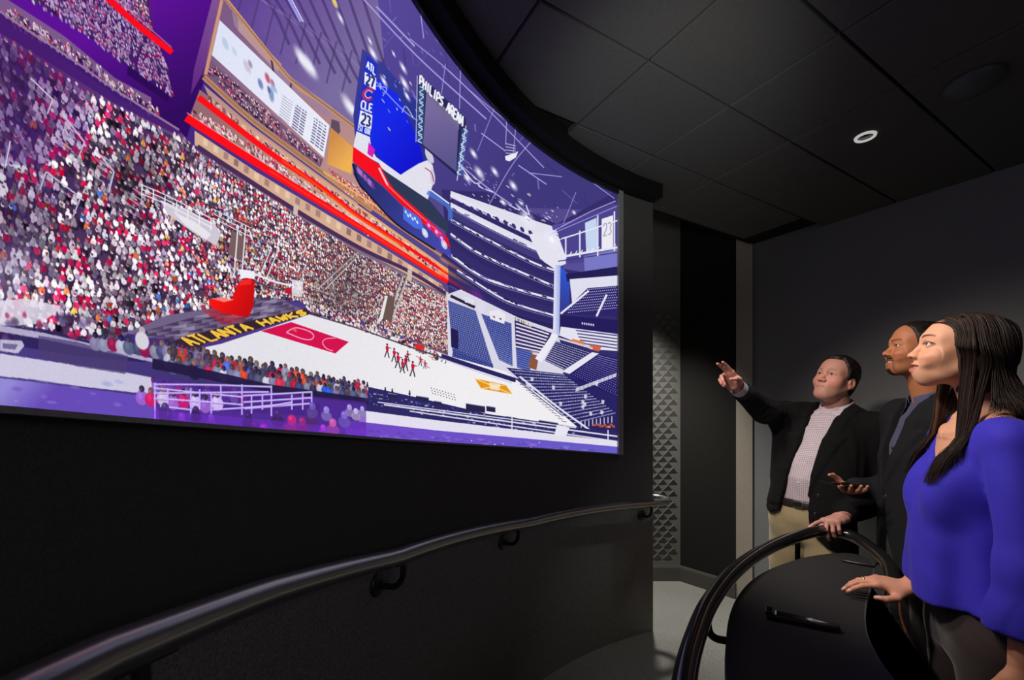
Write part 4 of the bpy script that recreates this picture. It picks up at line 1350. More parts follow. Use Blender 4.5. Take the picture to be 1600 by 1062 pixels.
scr = empty('curved_screen', arc(A_R, R_SCREEN, 1.25))
tag(scr, 'huge curved lit screen showing a crowded basketball arena, on the left wall', 'screen')
A_L = float(_as[0])
sa = [A_R + (A_L - A_R) * k / 200 for k in range(201)]
v, f, uvs = [], [], []
NV = 6
for a in sa:
    p = arc(a, R_SCREEN)
    u = (CX + F_PX * p.x / p.y - X0) / (X1 - X0)
    zb = screen_bot(a)
    for k in range(NV + 1):
        t = k / NV
        v.append(arc(a, R_SCREEN, zb + (TOP_Z - zb) * t))
        uvs.append((u, t))
for i in range(200):
    for k in range(NV):
        b0 = i * (NV + 1) + k
        f.append((b0, b0 + 1, b0 + NV + 2, b0 + NV + 1))
disp = mesh_obj('display_surface', v, f, M_screen, scr, True, recalc=False)
uvl = disp.data.uv_layers.new(name='UVMap')
for lp in disp.data.loops:
    uvl.data[lp.index].uv = uvs[lp.vertex_index]

# slim frame: right upright, top and bottom lips, and the far upright beside the camera
M_frame2 = mat('dark_grey_frame', rgb(150, 150, 152), 0.5, noise=(120, 0.2))
sub = [A_R + (A_L - A_R) * k / 120 for k in range(121)]
fr = wall_strip('screen_frame', lambda a: TOP_Z, lambda a: TOP_Z + 0.022, R_SCREEN - 0.014, R_SCREEN + 0.012, M_frame, scr, sub)
fb = wall_strip('screen_frame', lambda a: screen_bot(a) - 0.006, screen_bot, R_SCREEN - 0.006, R_SCREEN + 0.012, M_frame2, scr, sub)
rs = [A_R - 0.95, A_R - 0.5, A_R - 0.02]
frr = wall_strip('screen_frame', lambda a: screen_bot(a) - 0.006, lambda a: TOP_Z + 0.022, R_SCREEN - 0.010, R_SCREEN + 0.012, M_frame2, scr, rs)
ls = [A_L + 0.02, A_L + 0.5, A_L + 0.9]
frl = wall_strip('screen_frame', lambda a: screen_bot(a) - 0.006, lambda a: TOP_Z + 0.022, R_SCREEN - 0.010, R_SCREEN + 0.012, M_frame, scr, ls)
# ------------------------------------------------------------------ handrail on the screen wall
M_rail = mat('satin_dark_metal', rgb(150, 150, 148), 0.22, metal=0.65)
M_bracket = mat('bracket_metal', rgb(70, 70, 71), 0.45, metal=0.6)
M_gloss = mat('black_gloss_rail', rgb(34, 34, 35), 0.2, metal=0.3, spec=0.8, coat=0.6)
M_screw = mat('bright_screw', rgb(190, 188, 184), 0.3, metal=1.0)
RR = R_WALL - 0.075
hr = empty('wall_handrail', arc(150, RR, 0.95))
tag(hr, 'long dark metal handrail curving along the black wall below the screen', 'handrail')
pts = [arc(a, RR, rail_z(a)) for a in np.linspace(262, 117.6, 90)]
e = arc(116.3, RR + 0.012, rail_z(117))
e2 = arc(115.7, RR + 0.045, rail_z(117))
e3 = arc(115.8, RR + 0.085, rail_z(117) + 0.002)
e4 = arc(116.4, RR + 0.115, rail_z(117) + 0.004)
e5 = arc(117.4, RR + 0.125, rail_z(117) + 0.004)
pts += spline([pts[-1], e, e2, e3, e4, e5], 5)[1:]
shade_auto(MB().tube(pts, 0.0205, 16).build('rail_tube', M_rail, hr))
for a in (181.3, 164.0, 146.0, 119.6):
    z = rail_z(a)
    p0 = arc(a, RR, z - 0.018)
    b = MB()
    b.tube(spline([p0, arc(a, RR + 0.002, z - 0.055), arc(a + 0.1, RR + 0.022, z - 0.078), arc(a + .1, R_WALL - 0.006, z - 0.080)], 6), 0.0075, 10)
    c = arc(a, RR, z - 0.019)
    d = (arc(a + 1, RR, rail_z(a + 1)) - arc(a - 1, RR, rail_z(a - 1))).normalized()
    b.box(c, (0.075, 0.018, 0.005), Matrix.Rotation(math.atan2(d.y, d.x), 3, 'Z') @ Matrix.Rotation(-math.asin(d.z), 3, 'Y'), 0.0015)
    br = shade_auto(b.build('rail_bracket', M_bracket, hr))
    inward = (WC.to_3d() - arc(a, 1)).normalized()
    rot = inward.to_track_quat('Z', 'Y').to_matrix()
    pl = MB().lathe([(0.030, 0.0), (0.030, 0.004), (0.027, 0.008), (0.012, 0.012), (0.012, 0.02)], 24, arc(a, R_WALL - 0.001, z - 0.080), rot)
    shade_auto(pl.build('wall_plate', M_bracket, br))
    for ox, oz in ((0.018, 0.010), (-0.016, -0.014)):
        sc = MB()
        sc.lathe([(0.0038, 0.0), (0.0036, 0.0022), (0.0015, 0.003)], 8, arc(a, R_WALL - 0.007, z - 0.080) + rot @ Vector((ox, oz, 0)), rot)
        sc.build('screw', M_screw, br)

# ------------------------------------------------------------------ crescent counter with its own guard rail
M_top = mat('black_counter_top', rgb(44, 44, 44), 0.6, spec=0.25, noise=(150, 0.08))
M_edge = mat('counter_edge', rgb(120, 120, 120), 0.5)
M_body = mat('counter_body', rgb(28, 28, 29), 0.6)
TZ = 0.88
outline = [(0.30, 0.42), (0.375, 0.70), (0.475, 0.967), (0.555, 1.13), (0.637, 1.275), (0.732, 1.410), (0.849, 1.54), (0.985, 1.652), (1.164, 1.759), (1.300, 1.812), (1.400, 1.828),
           (1.442, 1.800), (1.440, 1.752), (1.385, 1.665), (1.240, 1.500), (1.105, 1.355), (1.005, 1.236), (0.924, 1.118), (0.853, 0.967), (0.775, 0.70), (0.72, 0.42), (0.66, 0.36), (0.36, 0.36)]
sm = spline([(x, y, 0) for x, y in outline + outline[:1]], 6)[:-1]
sm = [Vector((p.x, p.y)) for p in sm]


def prism(poly, z0, z1, m, name, parent=None, bevel=0.003, m_side=None):
    k = len(poly)
    nrm = []
    for i in range(k):
        d = poly[(i + 1) % k] - poly[i - 1]
        nrm.append(Vector((d.y, -d.x)).normalized())
    area = sum(poly[i].x * poly[(i + 1) % k].y - poly[(i + 1) % k].x * poly[i].y for i in range(k))
    s = 1 if area > 0 else -1
    rings = [(0.0 - bevel, z0), (0.0, z0 + bevel), (0.0, z1 - bevel), (0.0 - bevel, z1)]
    v = [(p.x + n.x * o * s, p.y + n.y * o * s, z) for o, z in rings for p, n in zip(poly, nrm)]
    f = [tuple(range(k)), tuple(range(3 * k, 4 * k))]
    for L in range(3):
        f += [(L * k + i, L * k + (i + 1) % k, (L + 1) * k + (i + 1) % k, (L + 1) * k + i) for i in range(k)]
    o = mesh_obj(name, v, f, m, parent)
    if m_side:
        o.data.materials.append(m_side)
        for p in o.data.polygons:
            if len(p.vertices) == 4:
                p.material_index = 1
    return o, nrm, s


cn = empty('viewing_counter', (0.9, 1.2, 0))
tag(cn, 'black crescent shaped counter in the right foreground with remote and pen on it', 'counter')
top, nr, sg = prism(sm, TZ - 0.028, TZ, M_top, 'counter_top', cn, 0.003, M_edge)
inn = [p - n * 0.07 * sg for p, n in zip(sm, nr)]
prism(inn, 0.10, TZ - 0.029, M_body, 'counter_body', cn, 0.002)
inn2 = [p - n * 0.10 * sg for p, n in zip(sm, nr)]
prism(inn2, -0.01, 0.10, M_body, 'plinth', cn, 0.002)

RZ = 0.93
rp = [(0.135, 0.36, 0.55), (0.140, 0.38, 0.82), (0.165, 0.44, 0.91), (0.235, 0.62, RZ), (0.339, 0.86, RZ), (0.435, 1.039, RZ), (0.568, 1.247, RZ), (0.77, 1.496, RZ), (1.019, 1.731, RZ), (1.263, 1.905, RZ),
      (1.400, 1.975, RZ), (1.478, 1.985, 0.925), (1.520, 1.93, 0.914), (1.512, 1.83, 0.897), (1.475, 1.71, 0.875), (1.400, 1.60, 0.845), (1.305, 1.495, 0.815),
      (1.225, 1.395, 0.800), (1.145, 1.275, 0.795), (1.030, 1.096, 0.795), (0.945, 0.93, 0.795), (0.870, 0.70, 0.795), (0.825, 0.47, 0.79), (0.810, 0.40, 0.74), (0.805, 0.375, 0.55), (0.805, 0.37, 0.0)]
gr = shade_auto(MB().tube([(0.135, 0.355, 0.3)] + spline(rp, 7), 0.0245, 20).build('guard_rail', M_gloss, cn))
gr['label'] = 'thick black gloss tubular rail bending around the counter'
for base in ([(0.555, 1.232, 0.912), (0.556, 1.232, 0.862), (0.575, 1.230, 0.835), (0.63, 1.226, 0.828), (0.72, 1.220, 0.828)],
             [(1.243, 1.893, 0.912), (1.243, 1.893, 0.80), (1.246, 1.870, 0.765), (1.25, 1.82, 0.757), (1.26, 1.70, 0.757)],
             [(1.045, 1.118, 0.776), (1.043, 1.119, 0.74), (1.02, 1.127, 0.715), (0.96, 1.15, 0.708), (0.82, 1.20, 0.708)],
             [(0.305, 0.78, 0.912), (0.306, 0.78, 0.862), (0.325, 0.778, 0.835), (0.37, 0.772, 0.828), (0.47, 0.765, 0.828)]):
    shade_auto(MB().tube(spline(base, 6), 0.0105, 12).build('rail_bracket', M_gloss, gr))

# ------------------------------------------------------------------ things on the counter
M_dev = mat('black_plastic', rgb(14, 14, 15), 0.32, spec=0.5)
M_dev2 = mat('black_gloss_plastic', rgb(20, 20, 24), 0.12, spec=0.6)
M_silver = mat('silver_print', rgb(222, 222, 222), 0.35)
M_dot = mat('white_button', rgb(235, 235, 232), 0.5)
rot = Matrix.Rotation(math.radians(-31), 3, 'Z')
rc = Vector((0.812, 1.218, TZ))
rm = empty('remote_control', rc)
tag(rm, 'slim black handheld remote with three white dots and silver arrow, on counter', 'remote')


def loc(x, y, z):
    return rc + rot @ Vector((x, y, z))


poly_dev = []
for (x, y) in ((-0.086, -0.019), (-0.080, -0.022), (0.045, -0.019), (0.075, -0.015), (0.086, -0.008), (0.087, 0.008), (0.075, 0.015), (0.045, 0.019), (-0.080, 0.022), (-0.086, 0.019)):
    p = loc(x, y, 0)
    poly_dev.append(Vector((p.x, p.y)))
prism(poly_dev, TZ + 0.0005, TZ + 0.017, M_dev, 'casing', rm, 0.004)
MB().box(loc(-0.079, 0, 0.0185), (0.020, 0.043, 0.011), rot, 0.003).build('end_cap', M_dev2, rm)
MB().box(loc(-0.018, 0, 0.0172), (0.092, 0.030, 0.0016), rot, 0.0007).build('glossy_window', M_dev2, rm)
for k in (-1, 0, 1):
    MB().lathe([(0.0026, 0.0), (0.0026, 0.0014), (0.0016, 0.0022)], 12, loc(-0.063, 0.010 * k, 0.0168)).build('button', M_dot, rm)
mk = MB()
o_, i_ = [(-0.002, 0), (0.006, 0.0075), (0.046, 0.0), (0.006, -0.0075)], [(0.010, 0), (0.013, 0.0032), (0.030, 0.0), (0.013, -0.0032)]
q = [loc(x + 0.012, y, z) for z in (0.0168, 0.0186) for x, y in o_ + i_]
fs = []
for i in range(4):
    j = (i + 1) % 4
    fs += [(8 + i, 8 + j, 12 + j, 12 + i), (i, j, 8 + j, 8 + i), (4 + i, 4 + j, 12 + j, 12 + i)]
mk.add(q, fs).build('silver_arrow', M_silver, rm)

pn0, pn1 = Vector((1.300, 1.722, TZ + 0.0055)), Vector((1.378, 1.652, TZ + 0.0055))
dpn = (pn1 - pn0).normalized()
pen = empty('pen', (pn0 + pn1) / 2)
tag(pen, 'thin black pen lying on the far end of the counter', 'pen')
L = (pn1 - pn0).length
shade_auto(MB().tube([pn0, pn0 + dpn * 0.008, pn0 + dpn * 0.012, pn1 - dpn * 0.01, pn1], [0.0012, 0.003, 0.0052, 0.0052, 0.004], 12).build('barrel', M_dev, pen))
shade_auto(MB().tube([pn1, pn1 + Vector((0.006, 0.004, 0.004)), pn1 + Vector((0.016, 0.012, 0.006))], 0.0026, 8).build('cap_tip', M_dev, pen))
MB().box((pn0 + pn1) / 2 + Vector((0, 0, 0.0052)), (0.006, 0.003, 0.0014), None, 0.0005).build('clip_glint', M_screw, pen)
# ------------------------------------------------------------------ sculpting: signed distance fields meshed into smooth skins
def V(*a):
    return np.array(a, np.float64)


def unit(v):
    v = np.asarray(v, float)
    return v / np.linalg.norm(v)


class Frame:
    """local axes: x = the person's right, y = forward, z = up"""
    def __init__(self, o, yaw_dir, pitch=0.0, roll=0.0, scale=1.0):
        f = unit(V(yaw_dir[0], yaw_dir[1], 0))
        r = V(f[1], -f[0], 0)
        u = V(0, 0, 1)
        c, s = math.cos(math.radians(pitch)), math.sin(math.radians(pitch))
        f, u = f * c + u * s, u * c - f * s
        c, s = math.cos(math.radians(roll)), math.sin(math.radians(roll))
        r, u = r * c + u * s, u * c - r * s
        self.o = np.asarray(o, float)
        self.R = np.stack([r, f, u], 1)
        self.s = scale

    def p(self, x, y, z):
        return self.o + self.R @ (V(x, y, z) * self.s)

    def d(self, x, y, z):
        return self.R @ V(x, y, z)

    def inv(self, pts):
        return ((pts - self.o) @ self.R) / self.s


class Field:
    def __init__(self, lo, hi, h):
        self.h = h
        self.lo = np.floor(np.asarray(lo) / h) * h
        self.n = np.ceil((np.asarray(hi) - self.lo) / h).astype(int) + 1
        self.D = np.full(self.n, 0.5, np.float32)
        self.ax = [(self.lo[i] + np.arange(self.n[i]) * h).astype(np.float32) for i in range(3)]

    def win(self, lo, hi):
        a = np.clip(np.floor((np.asarray(lo) - self.lo) / self.h).astype(int), 0, self.n)
        b = np.clip(np.ceil((np.asarray(hi) - self.lo) / self.h).astype(int) + 1, 0, self.n)
        if (b <= a).any():
            return None, None
        sl = tuple(slice(int(i), int(j)) for i, j in zip(a, b))
        P_ = np.stack(np.meshgrid(*[self.ax[i][sl[i]] for i in range(3)], indexing='ij'), -1)
        return sl, P_

    def add(self, prim, k=0.0):
        fn, lo, hi = prim
        sl, P_ = self.win(lo - k - 2 * self.h, hi + k + 2 * self.h)
        if sl is None:
            return
        d = fn(P_).astype(np.float32)
        a = self.D[sl]
        if k > 0:
            e = np.maximum(k - np.abs(a - d), 0) / k
            self.D[sl] = np.minimum(a, d) - e * e * k * 0.25
        else:
            self.D[sl] = np.minimum(a, d)

    def sub(self, prim, k=0.0):
        fn, lo, hi = prim
        sl, P_ = self.win(lo - k - 2 * self.h, hi + k + 2 * self.h)
        if sl is None:
            return
        d = -fn(P_).astype(np.float32)
        a = self.D[sl]
        if k > 0:
            e = np.maximum(k - np.abs(a - d), 0) / k
            self.D[sl] = np.maximum(a, d) + e * e * k * 0.25
        else:
            self.D[sl] = np.maximum(a, d)

    def points(self):
        return np.stack(np.meshgrid(*self.ax, indexing='ij'), -1)

    def keep(self, fn, k=0.0):
        """intersect with fn(P) <= 0 everywhere"""
        d = fn(self.points()).astype(np.float32)
        if k > 0:
            e = np.maximum(k - np.abs(self.D - d), 0) / k
            self.D = np.maximum(self.D, d) + e * e * k * 0.25
        else:
            self.D = np.maximum(self.D, d)

    def mesh(self):
        """naive surface nets"""
        D = self.D.copy()
        for ax in range(3):                       # close at the borders
            s = [slice(None)] * 3
            for e in (0, -1):
                s[ax] = e
                D[tuple(s)] = np.maximum(D[tuple(s)], self.h * 0.5)
        ins = D < 0
        c = np.zeros(self.n - 1, np.int8)
        for i in (0, 1):
            for j in (0, 1):
                for k in (0, 1):
                    c += ins[i:self.n[0] - 1 + i, j:self.n[1] - 1 + j, k:self.n[2] - 1 + k]
        cells = np.argwhere((c > 0) & (c < 8))
        idx = np.full(self.n - 1, -1, np.int64)
        idx[cells[:, 0], cells[:, 1], cells[:, 2]] = np.arange(len(cells))
        acc = np.zeros((len(cells), 3))
        cnt = np.zeros(len(cells))
        corners = [(i, j, k) for i in (0, 1) for j in (0, 1) for k in (0, 1)]
        for a in corners:
            for b in corners:
                if sum(abs(x - y) for x, y in zip(a, b)) == 1 and a < b:
                    da = D[cells[:, 0] + a[0], cells[:, 1] + a[1], cells[:, 2] + a[2]]
                    db = D[cells[:, 0] + b[0], cells[:, 1] + b[1], cells[:, 2] + b[2]]
                    x = (da < 0) != (db < 0)
                    t = np.where(x, da / np.where(x, da - db, 1), 0)
                    p = np.array(a)[None] + t[:, None] * (np.array(b) - np.array(a))[None]
                    acc += p * x[:, None]
                    cnt += x
        v = (cells + acc / np.maximum(cnt, 1)[:, None]) * self.h + self.lo
        quads = []
        for ax in range(3):
            o1, o2 = [(1, 2), (2, 0), (0, 1)][ax]
            s0 = [slice(0, -1)] * 3
            A = [slice(None)] * 3
            B = [slice(None)] * 3
            A[ax], B[ax] = slice(0, -1), slice(1, None)
            ia, ib = ins[tuple(A)], ins[tuple(B)]
            ch = np.argwhere(ia != ib)
            ok = (ch[:, o1] > 0) & (ch[:, o2] > 0) & (ch[:, o1] < self.n[o1] - 1) & (ch[:, o2] < self.n[o2] - 1)
            ch = ch[ok]
            flip = ~ia[ch[:, 0], ch[:, 1], ch[:, 2]]

            def cell(d1, d2):
                q = ch.copy()
                q[:, o1] += d1
                q[:, o2] += d2
                return idx[q[:, 0], q[:, 1], q[:, 2]]
            q = np.stack([cell(-1, -1), cell(0, -1), cell(0, 0), cell(-1, 0)], 1)
            q[flip] = q[flip][:, ::-1]
            quads.append(q)
        q = np.concatenate(quads)
        q = q[(q >= 0).all(1)]
        return v, q


def relax(v, q, n=1, w=0.5):
    for _ in range(n):
        acc = np.zeros_like(v)
        cnt = np.zeros(len(v))
        for k in range(q.shape[1]):
            a, b = q[:, k], q[:, (k + 1) % q.shape[1]]
            np.add.at(acc, a, v[b])
            np.add.at(cnt, a, 1)
            np.add.at(acc, b, v[a])
            np.add.at(cnt, b, 1)
        v = v * (1 - w) + w * acc / np.maximum(cnt, 1)[:, None]
    return v


def smooth_mesh(f, n=2):
    v, q = f.mesh()
    return relax(v, q, n), q


def ell(c, r, R=None):
    c = np.asarray(c, np.float32)
    r = np.asarray(r, np.float32)
    m = float(r.max())

    def fn(P_):
        q = P_ - c
        if R is not None:
            q = q @ R.astype(np.float32)
        k0 = np.sqrt(((q / r) ** 2).sum(-1))
        k1 = np.sqrt(((q / (r * r)) ** 2).sum(-1))
        return k0 * (k0 - 1) / np.maximum(k1, 1e-6)
    return fn, c - m, c + m


def cap(a, b, ra, rb=None):
    a, b = np.asarray(a, np.float32), np.asarray(b, np.float32)
    rb = ra if rb is None else rb
    m = max(ra, rb)

    def fn(P_):
        ab = b - a
        t = np.clip(((P_ - a) @ ab) / max(float(ab @ ab), 1e-9), 0, 1)
        q = P_ - a - t[..., None] * ab
        return np.sqrt((q * q).sum(-1)) - (ra + (rb - ra) * t)
    return fn, np.minimum(a, b) - m, np.maximum(a, b) + m


def chain(pts, rs, k=0.0):
    """polyline of tapered capsules, hard-joined"""
    pr = [cap(pts[i], pts[i + 1], rs[i], rs[i + 1]) for i in range(len(pts) - 1)]

    def fn(P_):
        d = pr[0][0](P_)
        for q in pr[1:]:
            e = q[0](P_)
            if k > 0:
                h = np.maximum(k - np.abs(d - e), 0) / k
                d = np.minimum(d, e) - h * h * k * 0.25
            else:
                d = np.minimum(d, e)
        return d
    return fn, np.min([q[1] for q in pr], 0), np.max([q[2] for q in pr], 0)


def tube(rings, e=2.0):
    """rings: (centre, right, front, rx, ry_front, ry_back); elliptic sections lofted along the centres"""
    rg = [(np.asarray(c, np.float32), unit(u).astype(np.float32), unit(v).astype(np.float32), rx, rf, rb) for c, u, v, rx, rf, rb in rings]
    m = max(max(r[3], r[4], r[5]) for r in rg)

    def fn(P_):
        out = None
        for (c0, u0, v0, x0, f0, b0), (c1, u1, v1, x1, f1, b1) in zip(rg, rg[1:]):
            ab = c1 - c0
            L = float(np.sqrt(ab @ ab))
            w = (P_ - c0) @ (ab / L)
            t = np.clip(w / L, 0, 1)
            T_ = t[..., None]
            q = P_ - c0 - T_ * ab
            qu = np.abs((q * (u0 + (u1 - u0) * T_)).sum(-1)) / (x0 + (x1 - x0) * t)
            qv = (q * (v0 + (v1 - v0) * T_)).sum(-1)
            rf, rb = f0 + (f1 - f0) * t, b0 + (b1 - b0) * t
            qv = np.abs(qv) / np.where(qv > 0, rf, rb)
            mn = np.minimum(x0 + (x1 - x0) * t, np.minimum(rf, rb))
            ex = np.abs(w - t * L) / (0.5 * mn)
            k0 = (qu ** e + qv ** e + ex ** e) ** (1 / e)
            d = (k0 - 1) * mn
            out = d if out is None else np.minimum(out, d)
        return out
    cs = np.stack([r[0] for r in rg])
    return fn, cs.min(0) - m, cs.max(0) + m


def mk_mesh(name, v, q, m, parent=None, cols=None, mats=None, midx=None):
    me = bpy.data.meshes.new(name)
    v = np.asarray(v, np.float32)
    q = np.asarray(q, np.int32)
    me.vertices.add(len(v))
    me.vertices.foreach_set('co', v.ravel())
    me.loops.add(q.size)
    me.loops.foreach_set('vertex_index', q.ravel())
    me.polygons.add(len(q))
    me.polygons.foreach_set('loop_start', np.arange(len(q), dtype=np.int32) * q.shape[1])
    me.polygons.foreach_set('loop_total', np.full(len(q), q.shape[1], np.int32))
    me.polygons.foreach_set('use_smooth', np.ones(len(q), bool))
    me.materials.append(m)
    for x in mats or []:
        me.materials.append(x)
    if midx is not None:
        me.polygons.foreach_set('material_index', np.asarray(midx, np.int32))
    if cols is not None:
        at = me.color_attributes.new('Col', 'FLOAT_COLOR', 'POINT')
        c4 = np.ones((len(v), 4), np.float32)
        c4[:, :3] = cols
        at.data.foreach_set('color', c4.ravel())
    me.update(calc_edges=True)
    me.validate()
    o = bpy.data.objects.new(name, me)
    COL.objects.link(o)
    if parent is not None:
        adopt(o, parent)
    return o


def folds(f, amp, fr=1.0, seed=0, stretch=(1, 1, 0.35)):
    """soft creases in cloth"""
    sl, P_ = f.win(f.lo, f.lo + f.n * f.h)
    r = np.random.default_rng(seed)
    n = np.zeros(f.D.shape, np.float32)
    for k in range(6):
        w = r.normal(size=3) * np.array(stretch) * 26 * fr * (1 + 0.5 * k)
        n += np.sin(P_ @ w.astype(np.float32) + r.uniform(0, 6.3)) / (1 + 0.5 * k)
    near = np.abs(f.D) < 0.06
    f.D = np.where(near, f.D + amp * n * 0.4, f.D).astype(np.float32)


LIN = lambda r, g, b: np.array(rgb(r, g, b)[:3])


def face_prims(f, F, opt):
    """sculpt a head into field f; F is the head frame (origin between the eyes' height and the ears)"""
    s = F.s
    R = F.R
    p = F.p
    E_ = lambda c, r, k=0.0, Q=None: f.add(ell(p(*c), np.array(r) * s, R if Q is None else R @ Q), k * s)
    jw = opt.get('jaw', 1.0)
    E_((0, -0.014, 0.034 - 0.5 * (0.086 - opt.get('skull', 0.086))), (0.0755, 0.096, opt.get('skull', 0.086)))
    E_((0, 0.030, 0.046 + opt.get('fore', 0.0)), (0.064, 0.062, 0.058), 0.03)
    fz = opt.get('fz', 0.072)
    E_((0, 0.027, -0.032), (0.060 * jw, 0.059, fz), 0.03)
    f.add(cap(p(-0.054 * jw, 0.0, -0.050), p(-0.014 * jw, opt.get('chin', 0.058) - 0.004, opt.get('chinz', -0.099)), 0.019 * s, 0.018 * s), 0.028 * s)
    f.add(cap(p(0.054 * jw, 0.0, -0.050), p(0.014 * jw, opt.get('chin', 0.058) - 0.004, opt.get('chinz', -0.099)), 0.019 * s, 0.018 * s), 0.028 * s)
    cy, cz_ = opt.get('chin', 0.058), opt.get('chinz', -0.099)
    f.add(cap(p(-0.009 * jw, cy, cz_), p(0.009 * jw, cy, cz_), 0.0185 * s), 0.018 * s)      # chin
    ck = opt.get('cheek', 0.021)
    for sx in (-1, 1):
        f.add(ell(p(sx * 0.043, 0.052, -0.030), np.array((ck + 0.003, ck, ck)) * s, R), 0.038 * s)
        f.add(cap(p(sx * 0.012, 0.083, 0.019), p(sx * 0.044, 0.063, 0.019), opt.get('brow', 0.011) * s, 0.008 * s), 0.026 * s)
    E_((0, 0.0605, -0.070), (0.033, 0.029, 0.030), 0.020)                                    # muzzle
    for sx in (-1, 1):                                                                      # eye sockets
        f.sub(ell(p(sx * 0.032, 0.0985, -0.001), np.array((0.019, 0.018, 0.0125)) * s, R), 0.012 * s)
    nl = opt.get('nose', 1.0)
    up_ = opt.get('up', 0.0)
    tz = -0.0355 + up_
    tip = p(0, 0.0965 + 0.0085 * nl, tz)
    mid = p(0, 0.0895 + 0.0035 * nl, -0.0175)
    f.add(cap(p(0, 0.0805, 0.014), mid, 0.0075 * s, 0.0080 * s), 0.014 * s)
    f.add(cap(mid, tip, 0.0080 * s, opt.get('tip', 0.0100) * s), 0.008 * s)
    f.add(cap(tip, p(0, 0.088, -0.0485), 0.0070 * s, 0.0045 * s), 0.006 * s)
    for sx in (-1, 1):
        f.add(ell(p(sx * opt.get('alar', 0.0125), 0.0935, -0.039), np.array((0.0082, 0.0115, 0.0085)) * s, R), 0.007 * s)
        f.sub(ell(p(sx * 0.0065, 0.1005, -0.0475), np.array((0.0038, 0.0055, 0.0045)) * s, R), 0.003 * s)
    # lips
    sm = opt.get('smile', 0.0)
    mo = opt.get('open', 0.0)
    lf = opt.get('lip', 1.0)
    wx = 0.0245 + 0.006 * sm
    cz = -0.0705 + 0.006 * sm
    for sx in (-1, 1):
        f.add(cap(p(sx * wx, 0.0765 - 0.004 * sm, cz), p(sx * 0.006, 0.0890, -0.0655 + mo * 0.4), 0.0026 * s, 0.0052 * lf * s), 0.006 * s)
        f.add(cap(p(sx * wx, 0.0765 - 0.004 * sm, cz), p(sx * 0.005, 0.0862, -0.0775 - mo * 0.6), 0.0026 * s, 0.0064 * lf * s), 0.006 * s)
        if sm > 0:
            f.add(cap(p(sx * (wx + 0.012), 0.074, cz + 0.026), p(sx * (wx + 0.013), 0.070, cz + 0.012), (0.004 + 0.007 * sm) * s, 0.004 * s), 0.026 * s)
    f.add(cap(p(0, 0.0885, -0.0655 + mo * 0.4), p(0, 0.0885, -0.0660 + mo * 0.4), 0.0048 * lf * s), 0.004 * s)
    n = 7
    for i in range(n - 1):
        def mp(t):
            x = (t * 2 - 1) * wx
            e = (x / wx) ** 2
            return p(x, 0.0950 - 0.017 * e, -0.0712 + (cz + 0.0708) * e + (0.0012 if abs(x) < 0.004 else 0))
        hgt = 0.0012 + mo * (1 - abs((i + 0.5) / (n - 1) * 2 - 1) ** 2)
        if mo > 0:
            f.sub(ell((mp(i / (n - 1)) + mp((i + 1) / (n - 1))) / 2, np.array((0.0062, 0.016, hgt)) * s, R), 0.0015 * s)
        else:
            f.sub(cap(mp(i / (n - 1)), mp((i + 1) / (n - 1)), 0.0016 * s), 0.0022 * s)
    # lids
    for sx in (-1, 1):
        ec = p(sx * 0.032, 0.0745, 0.0)
        f.add(ell(ec, np.array((0.0150, 0.0139, 0.0132)) * s, R), 0.004 * s)
        f.sub(ell(p(sx * 0.0322, 0.092, -0.0003), np.array((0.0138, 0.022, opt.get('lid', 0.0050))) * s, R), 0.0012 * s)
        f.add(cap(p(sx * 0.0195, 0.0875, 0.0035), p(sx * 0.030, 0.0905, 0.0085), 0.0022 * s, 0.0026 * s), 0.003 * s)
        f.add(cap(p(sx * 0.030, 0.0905, 0.0085), p(sx * 0.0455, 0.0800, 0.0040), 0.0026 * s, 0.0020 * s), 0.003 * s)
    # ears
    for sx in (-1, 1):
        a = math.radians(18 * sx)
        Q = np.array([[math.cos(a), -math.sin(a), 0], [math.sin(a), math.cos(a), 0], [0, 0, 1]])
        b = math.radians(-12)
        Q = Q @ np.array([[1, 0, 0], [0, math.cos(b), -math.sin(b)], [0, math.sin(b), math.cos(b)]])
        f.add(ell(p(sx * 0.0785, -0.014, -0.012), np.array((0.0085, 0.0185, 0.031)) * s, R @ Q), 0.004 * s)
        f.sub(ell(p(sx * 0.0865, -0.010, -0.008), np.array((0.0058, 0.0105, 0.019)) * s, R @ Q), 0.003 * s)
        f.add(ell(p(sx * 0.0770, 0.001, -0.014), np.array((0.005, 0.004, 0.007)) * s, R), 0.003 * s)
        f.add(ell(p(sx * 0.0775, -0.008, -0.040), np.array((0.006, 0.008, 0.008)) * s, R), 0.005 * s)


